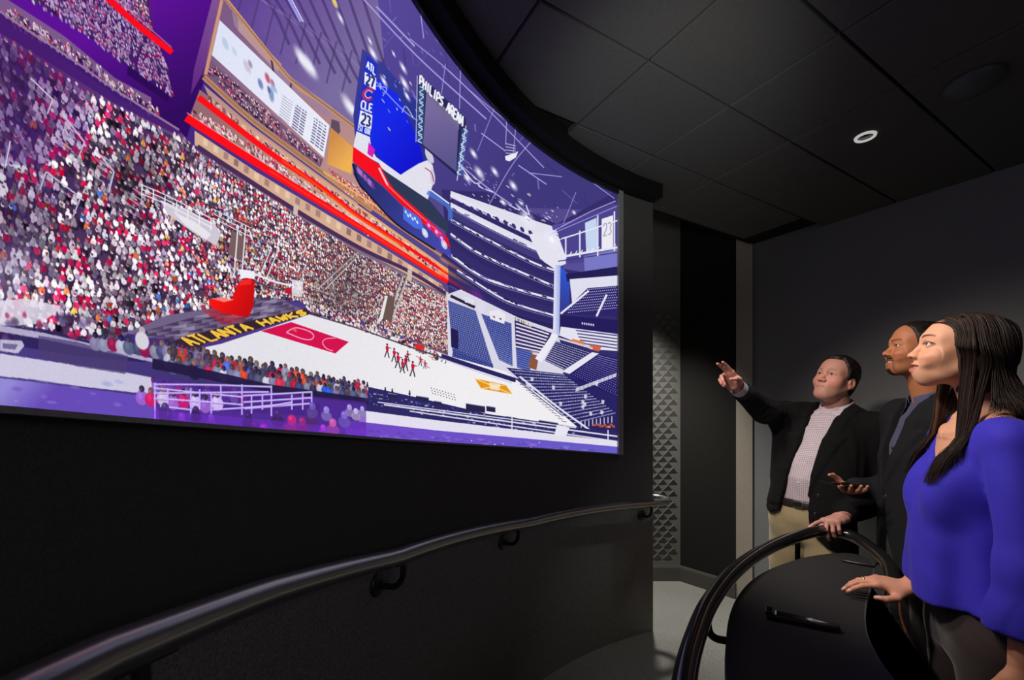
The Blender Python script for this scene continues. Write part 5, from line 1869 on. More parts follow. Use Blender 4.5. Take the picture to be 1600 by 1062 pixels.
def skin_cols(v, F, base, lips, opt):
    L = F.inv(v)
    c = np.tile(base, (len(v), 1)).astype(np.float64)
    x, y, z = L[:, 0], L[:, 1], L[:, 2]
    head = (z > -0.16)

    def mix(w, col):
        nonlocal c
        w = np.clip(w, 0, 1)[:, None] * head[:, None]
        c = c * (1 - w) + np.asarray(col)[None] * w
    red = base * np.array((1.12, 0.80, 0.76))
    g = lambda cx, cy, cz, r: np.exp(-(((np.abs(x) - cx) ** 2 + (y - cy) ** 2 + (z - cz) ** 2) / (r * r)))
    fl = opt.get('flush', 0.6)
    mix(fl * g(0.045, 0.07, -0.035, 0.026), red)
    mix(fl * g(0.0, 0.11, -0.034, 0.015), red)
    mix(0.5 * fl * g(0.08, -0.014, -0.012, 0.03), red)
    if opt.get('beard') is not None:
        b = np.array(opt['beard'])
        lo = np.clip((-0.052 - z) / 0.012, 0, 1) * np.clip((y - 0.01) / 0.03, 0, 1)
        mix(opt.get('shadow', 0.35) * lo, base * 0.62)
        if opt.get('goatee'):
            mx = np.clip(1 - np.abs(z + 0.0560) / 0.0090, 0, 1) * np.clip((0.030 - np.abs(x)) / 0.006, 0, 1) * np.clip((y - 0.075) / 0.01, 0, 1)
            mix(1.6 * mx, b)
            gt = np.clip((-0.097 - z) / 0.006, 0, 1) * np.clip((0.022 - np.abs(x)) / 0.008, 0, 1) * np.clip((y - 0.045) / 0.02, 0, 1)
            mix(1.2 * gt, b)
            side = np.clip(1 - np.abs(np.abs(x) - 0.031) / 0.006, 0, 1) * np.clip((-0.055 - z) / 0.006, 0, 1) * np.clip((y - 0.05) / 0.02, 0, 1)
            mix(0.55 * side, b)
    sm = opt.get('smile', 0.0)
    wx = 0.0245 + 0.006 * sm
    cz = -0.0705 + 0.006 * sm
    mo = opt.get('open', 0.0)
    e = np.clip(np.abs(x) / wx, 0, 1.3) ** 2
    mid = -0.0712 + (cz + 0.0708) * e
    half_u = (0.0092 + mo * 0.5) * (1 - e * 0.85) * opt.get('lip', 1.0)
    half_l = (0.0118 + mo * 0.7) * (1 - e * 0.9) * opt.get('lip', 1.0)
    lipw = np.where(z > mid, 1 - (z - mid) / np.maximum(half_u, 1e-4), 1 - (mid - z) / np.maximum(half_l, 1e-4))
    lipw = np.clip(lipw * 3.5, 0, 1) * (np.abs(x) < wx * 1.02) * (y > 0.07)
    mix(lipw * opt.get('lipw', 0.85), lips)
    inner = (np.abs(z - mid) < 0.0016 + mo) & (np.abs(x) < wx) & (y > 0.06) & (y < 0.0825 - 0.008 * e)
    mix(inner * 0.85 * (1.0 if mo > 0 else 0.5), (0.03, 0.008, 0.008))
    # brows, lash line
    bx = np.abs(x)
    t = np.clip((bx - 0.013) / 0.036, 0, 1)
    bz = opt.get('browz', 0.0205) + 0.0065 * np.sin(t * 2.3) - 0.002 * t
    bw = np.clip((opt.get('browh', 0.0042) * (1.15 - 0.75 * t) - np.abs(z - bz)) / 0.0018 + 0.5, 0, 1) * (bx > 0.011) * (bx < 0.050) * (y > 0.045)
    mix(bw * opt.get('browa', 0.9), opt['browc'])
    ex = (bx - 0.0322) / 0.0150
    lh = opt.get('lid', 0.005) * 1.10
    lash = np.clip(1.7 - np.abs(np.sqrt(ex ** 2 + ((z - 0.0003) / lh) ** 2) - 1.18) / 0.17, 0, 1) * (y > 0.066) * np.where(z > 0.0005, 1.0, 0.35)
    mix(lash * opt.get('lash', 0.6), (0.02, 0.012, 0.01))
    # nostrils
    mix(0.9 * g(0.0065, 0.1005, -0.0465, 0.0042), (0.05, 0.015, 0.012))
    if opt.get('extra') is not None:
        c = opt['extra'](c, L)
    return c


M_skin = mat('skin', (0.5, 0.3, 0.22, 1), 0.56, spec=0.4, attr='Col', sss=0.12)
M_eye = mat('eyeball', (0.8, 0.8, 0.8, 1), 0.12, spec=0.6, attr='Col')
M_teeth = mat('teeth', rgb(226, 216, 204), 0.3)


def eyes(F, gaze, parent, iris=(40, 24, 14)):
    for sx in (-1, 1):
        c = F.p(sx * 0.032, 0.0748, 0.0)
        g = unit(gaze)
        r = 0.0122 * F.s
        n, m = 24, 20
        zax = g
        xax = unit(np.cross(V(0, 0, 1), zax))
        yax = np.cross(zax, xax)
        v, col = [], []
        for i in range(m + 1):
            th = math.pi * i / m
            for k in range(n):
                ph = 2 * math.pi * k / n
                v.append(c + r * (math.cos(th) * zax + math.sin(th) * (math.cos(ph) * xax + math.sin(ph) * yax)) * (1.03 if th < 0.4 else 1))
                d = math.degrees(th)
                col.append((0.01, 0.01, 0.01) if d < 13 else (LIN(*iris) if d < 29 else (LIN(20, 14, 10) if d < 33 else (0.62, 0.56, 0.54))))
        q = [(i * n + k, i * n + (k + 1) % n, (i + 1) * n + (k + 1) % n, (i + 1) * n + k) for i in range(m) for k in range(n)]
        mk_mesh('eye', v, [t[::-1] for t in q], M_eye, parent, cols=col)


def teeth(F, parent, w=0.020, z=-0.0672, y=0.0885, h=0.0042):
    v, q = [], []
    n = 16
    for i in range(n + 1):
        x = (i / n * 2 - 1) * w
        yy = y - 0.011 * (x / w) ** 2
        notch = 0.0006 if i % 2 else 0.0
        for dy, zz in ((0, z + h), (0.0015 - notch, z), (0.0008 - notch, z - h), (-0.004, z - h), (-0.004, z + h)):
            v.append(F.p(x, yy + dy, zz))
    for i in range(n):
        for k in range(5):
            q.append((i * 5 + k, i * 5 + (k + 1) % 5, (i + 1) * 5 + (k + 1) % 5, (i + 1) * 5 + k))
    return mk_mesh('teeth', v, q, M_teeth, parent)


def hand(f, wrist, d, n, left, curls, spread, thumb, size=1.0, forearm=None, palm_len=0.088, wr=(0.029, 0.020)):
    """d: towards the knuckles, n: out of the palm; curls: per finger three bend angles (deg); thumb: (out, forward, palmward) direction plus bends"""
    d, n = unit(d), unit(n)
    n = unit(n - d * float(n @ d))
    th = np.cross(d, n) * (-1 if left else 1)           # towards the thumb
    s = size
    R = np.stack([th, d, n], 1)
    W = np.asarray(wrist, float)
    pt = lambda a, b, c: W + R @ (V(a, b, c) * s)
    palm = Field(f.lo, f.lo + (f.n - 1) * f.h, f.h)
    palm.n = f.n
    palm.ax = f.ax
    palm.D = np.full(f.n, 0.5, np.float32)
    L = palm_len
    palm.add(ell(pt(0, L * 0.52, 0.002), np.array((0.040, 0.056, 0.0155)) * s, R))
    kn = [(0.030, L * 1.00, 0.0), (0.0105, L * 1.05, -0.001), (-0.0095, L * 1.01, -0.001), (-0.028, L * 0.92, 0.001)]
    for k in kn:
        palm.add(cap(pt(k[0] * 0.55, 0.012, 0.0), pt(*k), 0.0125 * s, 0.0105 * s), 0.014 * s)
    palm.add(cap(pt(0.018, 0.018, 0.006), pt(0.036, 0.045, 0.012), 0.016 * s, 0.013 * s), 0.014 * s)     # thumb base
    palm.add(cap(pt(-0.022, 0.015, 0.006), pt(-0.029, 0.055, 0.004), 0.013 * s, 0.012 * s), 0.014 * s)   # heel
    if forearm is not None:
        fa = np.asarray(forearm, float)
        ax = unit(fa - W)
        u = unit(th - ax * float(th @ ax))
        w_ = np.cross(ax, u)
        palm.add(tube([(W + (W - fa) * 0.06, u, w_, wr[0] * s, wr[1] * s, wr[1] * s), (W, u, w_, wr[0] * 0.98 * s, wr[1] * s, wr[1] * s), (fa, u, w_, wr[0] * 1.35 * s, wr[1] * 1.6 * s, wr[1] * 1.6 * s)]), 0.022 * s)
    lens = [(0.043, 0.025, 0.022), (0.047, 0.029, 0.023), (0.044, 0.027, 0.023), (0.034, 0.021, 0.020)]
    rad = [(0.0097, 0.0084, 0.0076, 0.0061), (0.0098, 0.0086, 0.0078, 0.0062), (0.0096, 0.0086, 0.0078, 0.0063), (0.0088, 0.0076, 0.0069, 0.0056)]
    outD = palm.D.copy()
    tips = []
    info = []
    for i in range(4):
        p0 = pt(*kn[i])
        a = math.radians(spread[i])
        dirv = d * math.cos(a) + th * math.sin(a)
        pts = [p0]
        tot = 0
        for j in range(3):
            tot += math.radians(curls[i][j])
            v = dirv * math.cos(tot) + n * math.sin(tot)
            pts.append(pts[-1] + v * lens[i][j] * s)
        info.append((pts, dirv))
        g = Field(f.lo, f.lo + (f.n - 1) * f.h, f.h)
        g.n, g.ax = f.n, f.ax
        g.D = palm.D.copy()
        g.add(chain(pts, [r * s for r in rad[i]], 0.003 * s), 0.010 * s)
        outD = np.minimum(outD, g.D)
        tips.append(pts[-1])
    # thumb
    t0 = pt(0.020, 0.016, 0.006)
    tv = [V(*x) for x in thumb]
    pts = [t0]
    for L_, v in zip((0.044, 0.034, 0.027), tv):
        pts.append(pts[-1] + (R @ unit(v)) * L_ * s)
    g = Field(f.lo, f.lo + (f.n - 1) * f.h, f.h)
    g.n, g.ax = f.n, f.ax
    g.D = palm.D.copy()
    g.add(chain(pts, [0.0145 * s, 0.0112 * s, 0.0098 * s, 0.0072 * s], 0.004 * s), 0.012 * s)
    outD = np.minimum(outD, g.D)
    f.D = np.minimum(f.D, outD)
    info.append((pts, None))
    return info, R


def nails(v, c, info, nrm, col, h):
    """lighter nail patch on the back of each fingertip"""
    for pts, _ in info:
        a, b = pts[-2], pts[-1]
        ax = unit(b - a)
        ctr = b - ax * 0.004
        q = v - ctr
        along = q @ ax
        r = np.sqrt(np.maximum((q * q).sum(1) - along ** 2, 0))
        up = q @ (-nrm)
        w = (np.abs(along) < 0.0065) & (r < 0.012) & (up > 0.0022)
        c[w] = col
    return c
# ------------------------------------------------------------------ the three viewers
def cloth(name, c, rough=0.85, sheen=0.15, bump=(900, 0.25, 0.0012), noise=(260, 0.10)):
    return mat(name, c, rough, spec=0.25, noise=noise, bump=bump, sheen=sheen)


def check_mat(name, base, line, pitch, yaw):
    m = mat(name, base, 0.8, spec=0.25)
    nt = m.node_tree
    b = nt.nodes['Principled BSDF']
    tc = nt.nodes.new('ShaderNodeTexCoord')
    mp = nt.nodes.new('ShaderNodeMapping')
    mp.inputs['Rotation'].default_value = (0, 0, -yaw)
    nt.links.new(tc.outputs['Object'], mp.inputs['Vector'])
    sx = nt.nodes.new('ShaderNodeSeparateXYZ')
    nt.links.new(mp.outputs['Vector'], sx.inputs[0])
    outs = []
    for ax in ('X', 'Z'):
        a = nt.nodes.new('ShaderNodeMath')
        a.operation = 'MULTIPLY'
        a.inputs[1].default_value = 1.0 / pitch
        fr = nt.nodes.new('ShaderNodeMath')
        fr.operation = 'FRACT'
        lt = nt.nodes.new('ShaderNodeMath')
        lt.operation = 'LESS_THAN'
        lt.inputs[1].default_value = 0.34
        nt.links.new(sx.outputs[ax], a.inputs[0])
        nt.links.new(a.outputs[0], fr.inputs[0])
        nt.links.new(fr.outputs[0], lt.inputs[0])
        outs.append(lt)
    mx = nt.nodes.new('ShaderNodeMath')
    mx.operation = 'ADD'
    nt.links.new(outs[0].outputs[0], mx.inputs[0])
    nt.links.new(outs[1].outputs[0], mx.inputs[1])
    hf = nt.nodes.new('ShaderNodeMath')
    hf.operation = 'MULTIPLY'
    hf.inputs[1].default_value = 0.5
    nt.links.new(mx.outputs[0], hf.inputs[0])
    c = nt.nodes.new('ShaderNodeMix')
    c.data_type = 'RGBA'
    c.inputs['A'].default_value = base
    c.inputs['B'].default_value = line
    nt.links.new(hf.outputs[0], c.inputs['Factor'])
    nt.links.new(c.outputs['Result'], b.inputs['Base Color'])
    return m


M_jacket = cloth('black_wool', rgb(15, 15, 16), 0.95, 0.0)
M_jacket2 = cloth('charcoal_wool', rgb(27, 28, 31), 0.95, 0.0)
M_khaki = cloth('khaki_cotton', rgb(168, 152, 116), 0.85)
M_dark_trouser = cloth('dark_trouser', rgb(30, 28, 29), 0.85)
M_brown_trouser = cloth('dark_brown_trouser', rgb(52, 42, 42), 0.8)
M_blouse = cloth('royal_blue_crepe', rgb(54, 46, 182), 0.75, 0.05)
M_shirt2 = cloth('slate_blue_cotton', rgb(78, 80, 106), 0.75)
M_cuff = cloth('pale_cotton', rgb(226, 220, 226), 0.75)
M_leather = mat('dark_leather', rgb(40, 30, 24), 0.4, noise=(80, 0.15))
M_shoe = mat('black_shoe_leather', rgb(22, 20, 20), 0.35)
M_metal = mat('polished_metal', rgb(206, 204, 196), 0.2, metal=1.0)
M_gold = mat('polished_gold', rgb(236, 206, 150), 0.22, metal=1.0)
M_button_pearl = mat('pearl_button', rgb(228, 224, 226), 0.25)
M_button_dark = mat('dark_button', rgb(48, 44, 40), 0.25, spec=0.8)
M_hair = mat('hair', (0.02, 0.015, 0.01, 1), 0.55, spec=0.35, attr='Col')


class Fig:
    def __init__(self, root, hips, neck, face, lean_pts):
        self.root = root
        self.F = unit(V(face[0], face[1], 0))
        self.Rt = V(self.F[1], -self.F[0], 0)
        self.up = V(0, 0, 1)
        self.pts = sorted([tuple(p) for p in lean_pts], key=lambda p: p[2])

    def c(self, z):
        zs = [p[2] for p in self.pts]
        return V(np.interp(z, zs, [p[0] for p in self.pts]), np.interp(z, zs, [p[1] for p in self.pts]), z)

    def at(self, x, y, z):
        return self.c(z) + self.Rt * x + self.F * y

    def loc(self, P_):
        z = P_[..., 2]
        zs = [p[2] for p in self.pts]
        dx = P_[..., 0] - np.interp(z, zs, [p[0] for p in self.pts])
        dy = P_[..., 1] - np.interp(z, zs, [p[1] for p in self.pts])
        return dx * self.Rt[0] + dy * self.Rt[1], dx * self.F[0] + dy * self.F[1], z

    def rings(self, rows):
        """rows: (z, rx, front, back[, y shift])"""
        return [(self.at(0, r[4] if len(r) > 4 else 0, r[0]), self.Rt, self.F, r[1], r[2], r[3]) for r in rows]


def fbox(prims, pad=0.03):
    return np.min([p[1] for p in prims], 0) - pad, np.max([p[2] for p in prims], 0) + pad


def sculpt(prims, h, k=0.02, pad=0.03):
    lo, hi = fbox(prims, pad)
    f = Field(lo, hi, h)
    for p in prims:
        if len(p) == 4:
            f.add(p[:3], p[3])
        else:
            f.add(p, k)
    return f


def collar(fig, parent, m, base, up, fwd, r0=0.066, r1=0.078, h_back=0.042, point=0.072, gap=16, name='collar', thick=0.0025, tilt=0.35, field=None):
    """folded shirt collar around the neck: stand, fold and two points"""
    base, up, fwd = np.asarray(base, float), unit(up), unit(fwd)
    fwd = unit(fwd - up * float(fwd @ up))
    rt = np.cross(fwd, up)
    n = 40
    v, q = [], []
    for i in range(n + 1):
        a = math.radians(gap + (360 - 2 * gap) * i / n)
        dirv = fwd * math.cos(a) + rt * math.sin(a)
        fr = (math.cos(a) + 1) / 2                        # 1 at the front
        drop = -tilt * 0.10 * fr ** 1.2
        pt_ = max(0.0, fr - 0.72) / 0.28
        hgt = h_back + (point - h_back) * pt_ ** 1.3
        top = base + dirv * (r0 + 0.004) + up * (0.040 + drop)
        st = base + dirv * (r0 + 0.004) + up * (-0.004 + drop)
        mid = base + dirv * (r1 - 0.001) + up * (0.036 + drop)
        out = base + dirv * (r1 + 0.016 + 0.012 * fr) + up * (0.040 + drop - hgt) + rt * (0.018 * pt_ * (1 if a < math.pi else -1))
        leaf = []
        for u_ in (0.25, 0.5, 0.75, 1.0):                  # the leaf lies on the shirt
            p_ = mid * (1 - u_) + out * u_
            hz = up * float((p_ - base) @ up)
            rad_ = float((p_ - base) @ dirv)
            if field is not None:
                hit = front_hit(field, base + dirv * 0.22 + hz, -dirv, 0.20)
                rad_ = max(r1 + 0.003 * u_, min(float((hit - base) @ dirv), rad_ + 0.03) + 0.005)
            side_ = rt * float((p_ - base - dirv * float((p_ - base) @ dirv)) @ rt)
            leaf.append(base + dirv * rad_ + hz + side_)
        outer = [st, top, mid * 0.5 + top * 0.5 + up * 0.002, mid] + leaf
        inner = [leaf[3] - dirv * thick, leaf[1] - dirv * thick, mid - dirv * thick - up * 0.003, st - dirv * thick]
        for p in outer + inner:
            v.append(p)
    k = 12
    for i in range(n):
        for j in range(k):
            q.append((i * k + j, i * k + (j + 1) % k, (i + 1) * k + (j + 1) % k, (i + 1) * k + j))
    q.append(tuple(range(k)))
    q.append(tuple(n * k + j for j in range(k - 1, -1, -1)))
    return shade_auto(mesh_obj(name, v, q, m, parent), 40)


def cuff(parent, a, b, r, m, name='cuff'):
    a, b = np.asarray(a, float), np.asarray(b, float)
    ax = unit(b - a)
    x = unit(np.cross(ax, V(0.3, 0.2, 1)))
    y = np.cross(ax, x)
    n = 28
    v, q = [], []
    for t, rr in ((0, r), (1, r * 0.97), (1, r * 0.97 - 0.003), (0.2, r * 0.9)):
        for k in range(n):
            an = 2 * math.pi * k / n
            v.append(a + (b - a) * t + (x * math.cos(an) + y * math.sin(an)) * rr)
    for i in range(3):
        for k in range(n):
            q.append((i * n + k, i * n + (k + 1) % n, (i + 1) * n + (k + 1) % n, (i + 1) * n + k))
    return mk_mesh(name, v, q, m, parent)


def disc(parent, p, nrm, r, m, name='button', t=0.0025):
    rot = Vector(nrm).to_track_quat('Z', 'Y').to_matrix()
    o = MB().lathe([(r * 0.9, -t), (r, 0.0), (r * 0.85, t * 0.8), (r * 0.55, t * 0.5), (0.0006, t * 0.5)], 14, Vector(p), rot)
    return o.build(name, m, parent, True)


def front_hit(f, p, d, span=0.25):
    """first point where a ray from outside meets the field's surface"""
    p, d = np.asarray(p, float), unit(d)
    for i in range(int(span / 0.002)):
        q = p + d * 0.002 * i
        ijk = np.round((q - f.lo) / f.h).astype(int)
        if (ijk >= 0).all() and (ijk < f.n).all() and f.D[tuple(ijk)] < 0:
            return q
    return p + d * span


def short_hair(F, fn_line, parent, off, base, seed=1, extra=None, name='hair', amp=0.0012, h=0.0024, hl=0.012):
    f = Field(F.p(0, -0.01, 0.03) - 0.165, F.p(0, -0.01, 0.03) + 0.165, h)
    P_ = f.points()
    L = F.inv(P_.reshape(-1, 3).astype(np.float64)).reshape(P_.shape)
    x, y, z = L[..., 0], L[..., 1], L[..., 2]
    g = Field(f.lo, f.lo + (f.n - 1) * h, h)
    g.n, g.ax = f.n, f.ax
    g.D = np.full(f.n, .5, np.float32)
    s = F.s
    g.add(ell(F.p(0, -0.014, 0.034), np.array((0.0755, 0.096, 0.086)) * s, F.R))
    g.add(ell(F.p(0, 0.030, 0.046), np.array((0.064, 0.062, 0.058)) * s, F.R), 0.03 * s)
    g.add(ell(F.p(0, -0.045, -0.035), np.array((0.060, 0.050, 0.050)) * s, F.R), 0.03 * s)
    r = np.random.default_rng(seed)
    n = np.zeros(f.n, np.float32)
    for k in range(7):
        w = r.normal(size=3) * np.array((260, 150, 260))
        n += np.sin(L @ w + r.uniform(0, 6.3)).astype(np.float32)
    line = fn_line(x, y)
    th = off * np.clip((z - line) / 0.014, 0.15, 1) + amp * 0.4 * n
    if extra is not None:
        th = th + extra(x, y, z)
    d = g.D - th * s
    cut = (line - z) * s + 0.0012 * 0.3 * n
    f.D = np.maximum(d, cut).astype(np.float32)
    v, q = f.mesh()
    cols = np.array(base)[None] * (1 + 0.35 * np.sin(F.inv(v) @ np.array((210., 90., 60.))) * r.uniform(.3, 1, len(v)))[:, None]
    return mk_mesh(name, v, q, M_hair, parent, cols=np.clip(cols, 0, 1))


def assemble(name, parts, parent):
    """one body mesh out of sculpted pieces that run into each other beneath the clothes"""
    vs, qs, cs, n = [], [], [], 0
    for v, q, c in parts:
        vs.append(v)
        qs.append(q + n)
        cs.append(c)
        n += len(v)
    return mk_mesh(name, np.concatenate(vs), np.concatenate(qs), M_skin, parent, cols=np.concatenate(cs))


def shoe(parent, heel, d, m=M_shoe):
    heel = np.asarray(heel, float)
    d = unit(V(d[0], d[1], 0))
    r = V(d[1], -d[0], 0)
    R = np.stack([r, d, V(0, 0, 1)], 1)
    T_ = lambda x, y, z: heel + R @ V(x, y, z)
    f = sculpt([ell(T_(0, 0.03, 0.052), (0.036, 0.05, 0.05), R), ell(T_(0, 0.13, 0.036), (0.042, 0.09, 0.034), R), ell(T_(0, 0.2, 0.028), (0.037, 0.055, 0.026), R),
                cap(T_(0, 0.02, 0.07), T_(0, 0.015, 0.13), 0.04)], 0.008, 0.03)
    f.keep(lambda P_: 0.004 - P_[..., 2], 0.004)
    return mk_mesh('shoe', *f.mesh(), m, parent)


def legs_prims(fig, hipz, feet, knees, r=(0.092, 0.066, 0.052), hip_r=(0.165, 0.115, 0.12), zt=None):
    pr = [tube(fig.rings([((zt or hipz + 0.06), hip_r[0] * 0.94, hip_r[1], hip_r[2]), (hipz - 0.04, hip_r[0], hip_r[1], hip_r[2] * 1.05), (hipz - 0.12, hip_r[0] * 0.95, hip_r[1] * 0.9, hip_r[2] * 0.95)]))]
    for sx, ft, kn in zip((1, -1), feet, knees):
        pr.append(chain([fig.at(sx * 0.085, 0, hipz - 0.08), kn, ft], [r[0], r[1], r[2]], 0.03))
    return pr


# =========================================================== man pointing, furthest back
def build_pointing_man():
    root = empty('person', (1.56, 2.28, 0.0))
    tag(root, 'man in black blazer and pale checked shirt pointing at the screen with raised arm', 'person', 'viewers at the counter')
    fig = Fig(root, None, None, (-0.88, -0.47), [(1.545, 2.30, 0.0), (1.558, 2.282, 0.95), (1.585, 2.287, 1.06), (1.69, 2.315, 1.33), (1.748, 2.335, 1.50), (1.765, 2.34, 1.6)])
    F = Frame((1.712, 2.302, 1.640), (-0.93, -0.37), pitch=19, roll=9, scale=1.0)
    base = LIN(206, 150, 132)
    opt = dict(jaw=1.05, cheek=0.022, flush=0.75, lip=0.75, fz=0.076, brow=0.012, lid=0.0042, nose=0.75, tip=0.0104, alar=0.0125, lipw=0.5,
               browc=LIN(84, 54, 44), browa=0.45, browh=0.0038, beard=LIN(90, 66, 58), shadow=0.25, lash=0.4)
    nb = V(1.757, 2.345, 1.455)
    f = Field(F.p(0, 0, 0) - V(0.17, 0.17, 0.27), F.p(0, 0, 0) + V(0.17, 0.17, 0.155), 0.0026)
    face_prims(f, F, opt)
    f.add(cap(F.p(0, -0.030, -0.060), nb, 0.058, 0.060), 0.022)
    f.add(ell(F.p(0, 0.030, -0.100), (0.045, 0.04, 0.022), F.R), 0.03)
    v, q = f.mesh()
    parts = [(v, q, skin_cols(v, F, base, LIN(176, 106, 98), opt))]
    # right arm raised, index and middle finger out
    shR, elR, wrR = V(1.655, 2.488, 1.432), V(1.388, 2.385, 1.472), V(1.150, 2.240, 1.603)
    d = V(-0.70, -0.36, 0.62)
    nrm = V(-0.40, -0.72, -0.56)
    lo, hi = np.minimum(wrR, wrR + unit(d) * 0.21) - 0.085, np.maximum(wrR, wrR + unit(d) * 0.21) + 0.085
    hf = Field(lo, hi, 0.0026)
    info, R = hand(hf, wrR, d, nrm, False, [(3, 6, 4), (7, 8, 6), (50, 58, 30), (58, 62, 34)], (-1.5, -2.5, -6, -10), [(0.55, 0.75, 0.45), (-0.15, 0.85, 0.55), (-0.65, 0.65, 0.35)], 1.0, forearm=wrR + (elR - wrR) * 0.4)
    v, q = hf.mesh()
    c = np.tile(LIN(206, 146, 130), (len(v), 1))
    for pts, _ in info:
        w = np.exp(-((np.linalg.norm(v - pts[-1], axis=1) / 0.016) ** 2))[:, None] * 0.35
        c = c * (1 - w) + LIN(214, 120, 110) * w
    parts.append((v, q, nails(v, c, info, R[:, 2], LIN(222, 168, 154), hf.h)))
    # left hand resting on the guard rail
    shL, elL, wrL = V(1.822, 2.168, 1.385), V(1.838, 2.150, 1.045), V(1.525, 2.012, 0.984)
    d = V(-0.88, -0.40, -0.10)
    nrm = V(-0.02, -0.12, -1.0)
    lo, hi = np.minimum(wrL, wrL + unit(d) * 0.2) - 0.09, np.maximum(wrL, wrL + unit(d) * 0.2) + 0.09
    hf = Field(lo, hi, 0.0026)
    info, R = hand(hf, wrL, d, nrm, True, [(6, 6, 4), (50, 48, 30), (62, 55, 34), (66, 55, 34)], (9, -10, -20, -28), [(0.70, 0.6, 0.40), (0.25, 0.85, 0.45), (0.0, 0.9, 0.4)], 1.0, forearm=wrL + (elL - wrL) * 0.4)
    v, q = hf.mesh()
    c = np.tile(LIN(206, 150, 134), (len(v), 1))
    parts.append((v, q, nails(v, c, info, R[:, 2], LIN(222, 170, 156), hf.h)))
    # hidden torso, arms and legs that carry it all
    kn = (V(1.53, 2.42, 0.50), V(1.60, 2.17, 0.50))
    ft = (V(1.56, 2.45, 0.09), V(1.63, 2.16, 0.09))
    tor = [tube(fig.rings([(0.86, 0.145, 0.09, 0.11), (1.02, 0.150, 0.12, 0.10), (1.2, 0.150, 0.110, 0.09), (1.34, 0.135, 0.080, 0.08), (1.45, 0.065, 0.040, 0.06)])),
           chain([shR, elR, wrR + (elR - wrR) * 0.12], [0.052, 0.040, 0.028]), chain([shL, elL, wrL + (elL - wrL) * 0.12], [0.052, 0.040, 0.028]),
           chain([fig.at(0.085, 0, 0.88), kn[0], ft[0]], [0.075, 0.052, 0.036]), chain([fig.at(-0.085, 0, 0.88), kn[1], ft[1]], [0.075, 0.052, 0.036]), cap(nb, fig.at(0, -0.015, 1.36), 0.055, 0.060)]
    v, q = sculpt(tor, 0.012, 0.03).mesh()
    parts.append((v, q, np.tile(base, (len(v), 1))))
    body = assemble('body', parts, root)
    eyes(F, F.d(-0.06, 1, 0.10), root, (52, 58, 60))

    def line(x, y):
        ax = np.abs(x)
        l = np.interp(y, (-0.12, -0.08, -0.045, -0.02, 0.000, 0.010, 0.022, 0.034, 0.050, 0.066, 0.085), (-0.095, -0.085, -0.055, -0.002, 0.012, -0.012, -0.008, 0.030, 0.058, 0.078, 0.090))
        return l + 0.018 * np.exp(-((ax - 0.046) / 0.014) ** 2) * (y > 0.03)
    short_hair(F, line, root, 0.0085, LIN(36, 26, 22), 3, lambda x, y, z: 0.004 * np.clip((z - 0.06) / 0.04, 0, 1), amp=0.0007)

    # trousers, belt
    M_sh = check_mat('checked_shirt', rgb(214, 206, 212), rgb(150, 118, 134), 0.0090, math.atan2(fig.Rt[1], fig.Rt[0]))
    pr = legs_prims(fig, 0.95, ft, kn, (0.108, 0.088, 0.078), (0.178, 0.128, 0.125), 1.0)
    tf = sculpt(pr, 0.008, 0.03)
    folds(tf, 0.006, 1.0, 4, (1, 1, 0.5))
    tf.keep(lambda P_: np.maximum(P_[..., 2] - 1.005, 0.035 - P_[..., 2]))
    mk_mesh('trousers', *smooth_mesh(tf), M_khaki, root)
    bf = sculpt([tube(fig.rings([(0.95, 0.180, 0.133, 0.13), (1.06, 0.180, 0.138, 0.13)]))], 0.006, 0.0)
    bf.keep(lambda P_: np.abs(P_[..., 2] - 1.0) - 0.019)
    belt = mk_mesh('belt', *smooth_mesh(bf), M_leather, root)
    bp = front_hit(bf, fig.at(-0.012, 0.3, 1.0), -fig.F)
    rotm = Matrix((Vector(fig.Rt), Vector(fig.F), Vector((0, 0, 1)))).transposed()
    MB().box(Vector(bp), (0.045, 0.008, 0.034), rotm, 0.003).build('buckle', M_metal, belt)
    for p_, d_ in zip(ft, ((-0.88, -0.40), (-0.9, -0.45))):
        shoe(root, (p_[0], p_[1], 0), d_)

    # shirt
    sp = [tube(fig.rings([(0.99, 0.176, 0.130, 0.12), (1.07, 0.182, 0.150, 0.12), (1.18, 0.180, 0.150, 0.115), (1.32, 0.176, 0.122, 0.11), (1.40, 0.148, 0.098, 0.095), (1.44, 0.104, 0.079, 0.082), (1.480, 0.074, 0.064, 0.072)], ))]
    sf = sculpt(sp, 0.006, 0.02)
    folds(sf, 0.0035, 1.3, 9)
    sf.keep(lambda P_: np.maximum(0.995 - P_[..., 2], P_[..., 2] - 1.495))
    sf.sub(cap(nb + fig.F * 0.070 + V(0, 0, 0.05), nb + fig.F * 0.080 + V(0, 0, -0.012), 0.030, 0.005), 0.004)
    shirt = mk_mesh('shirt', *smooth_mesh(sf), M_sh, root)
    for z in (1.395, 1.30, 1.205, 1.11):
        p_ = front_hit(sf, fig.at(0, 0.3, z), -fig.F)
        disc(shirt, p_ + fig.F * 0.001, fig.F, 0.0058, M_button_pearl)
    M_col = check_mat('checked_collar', rgb(220, 214, 220), rgb(170, 146, 160), 0.0060, math.atan2(fig.Rt[1], fig.Rt[0]))
    collar(fig, shirt, M_col, nb + V(-0.012, -0.007, 0.038), V(-0.10, -0.05, 1), fig.F, 0.067, 0.077, 0.046, 0.080, 15, field=sf)
    cuff(shirt, wrR + (elR - wrR) * 0.03, wrR + (elR - wrR) * 0.42, 0.041, M_cuff)
    cuff(shirt, wrL + (elL - wrL) * 0.10, wrL + (elL - wrL) * 0.30, 0.037, M_cuff)

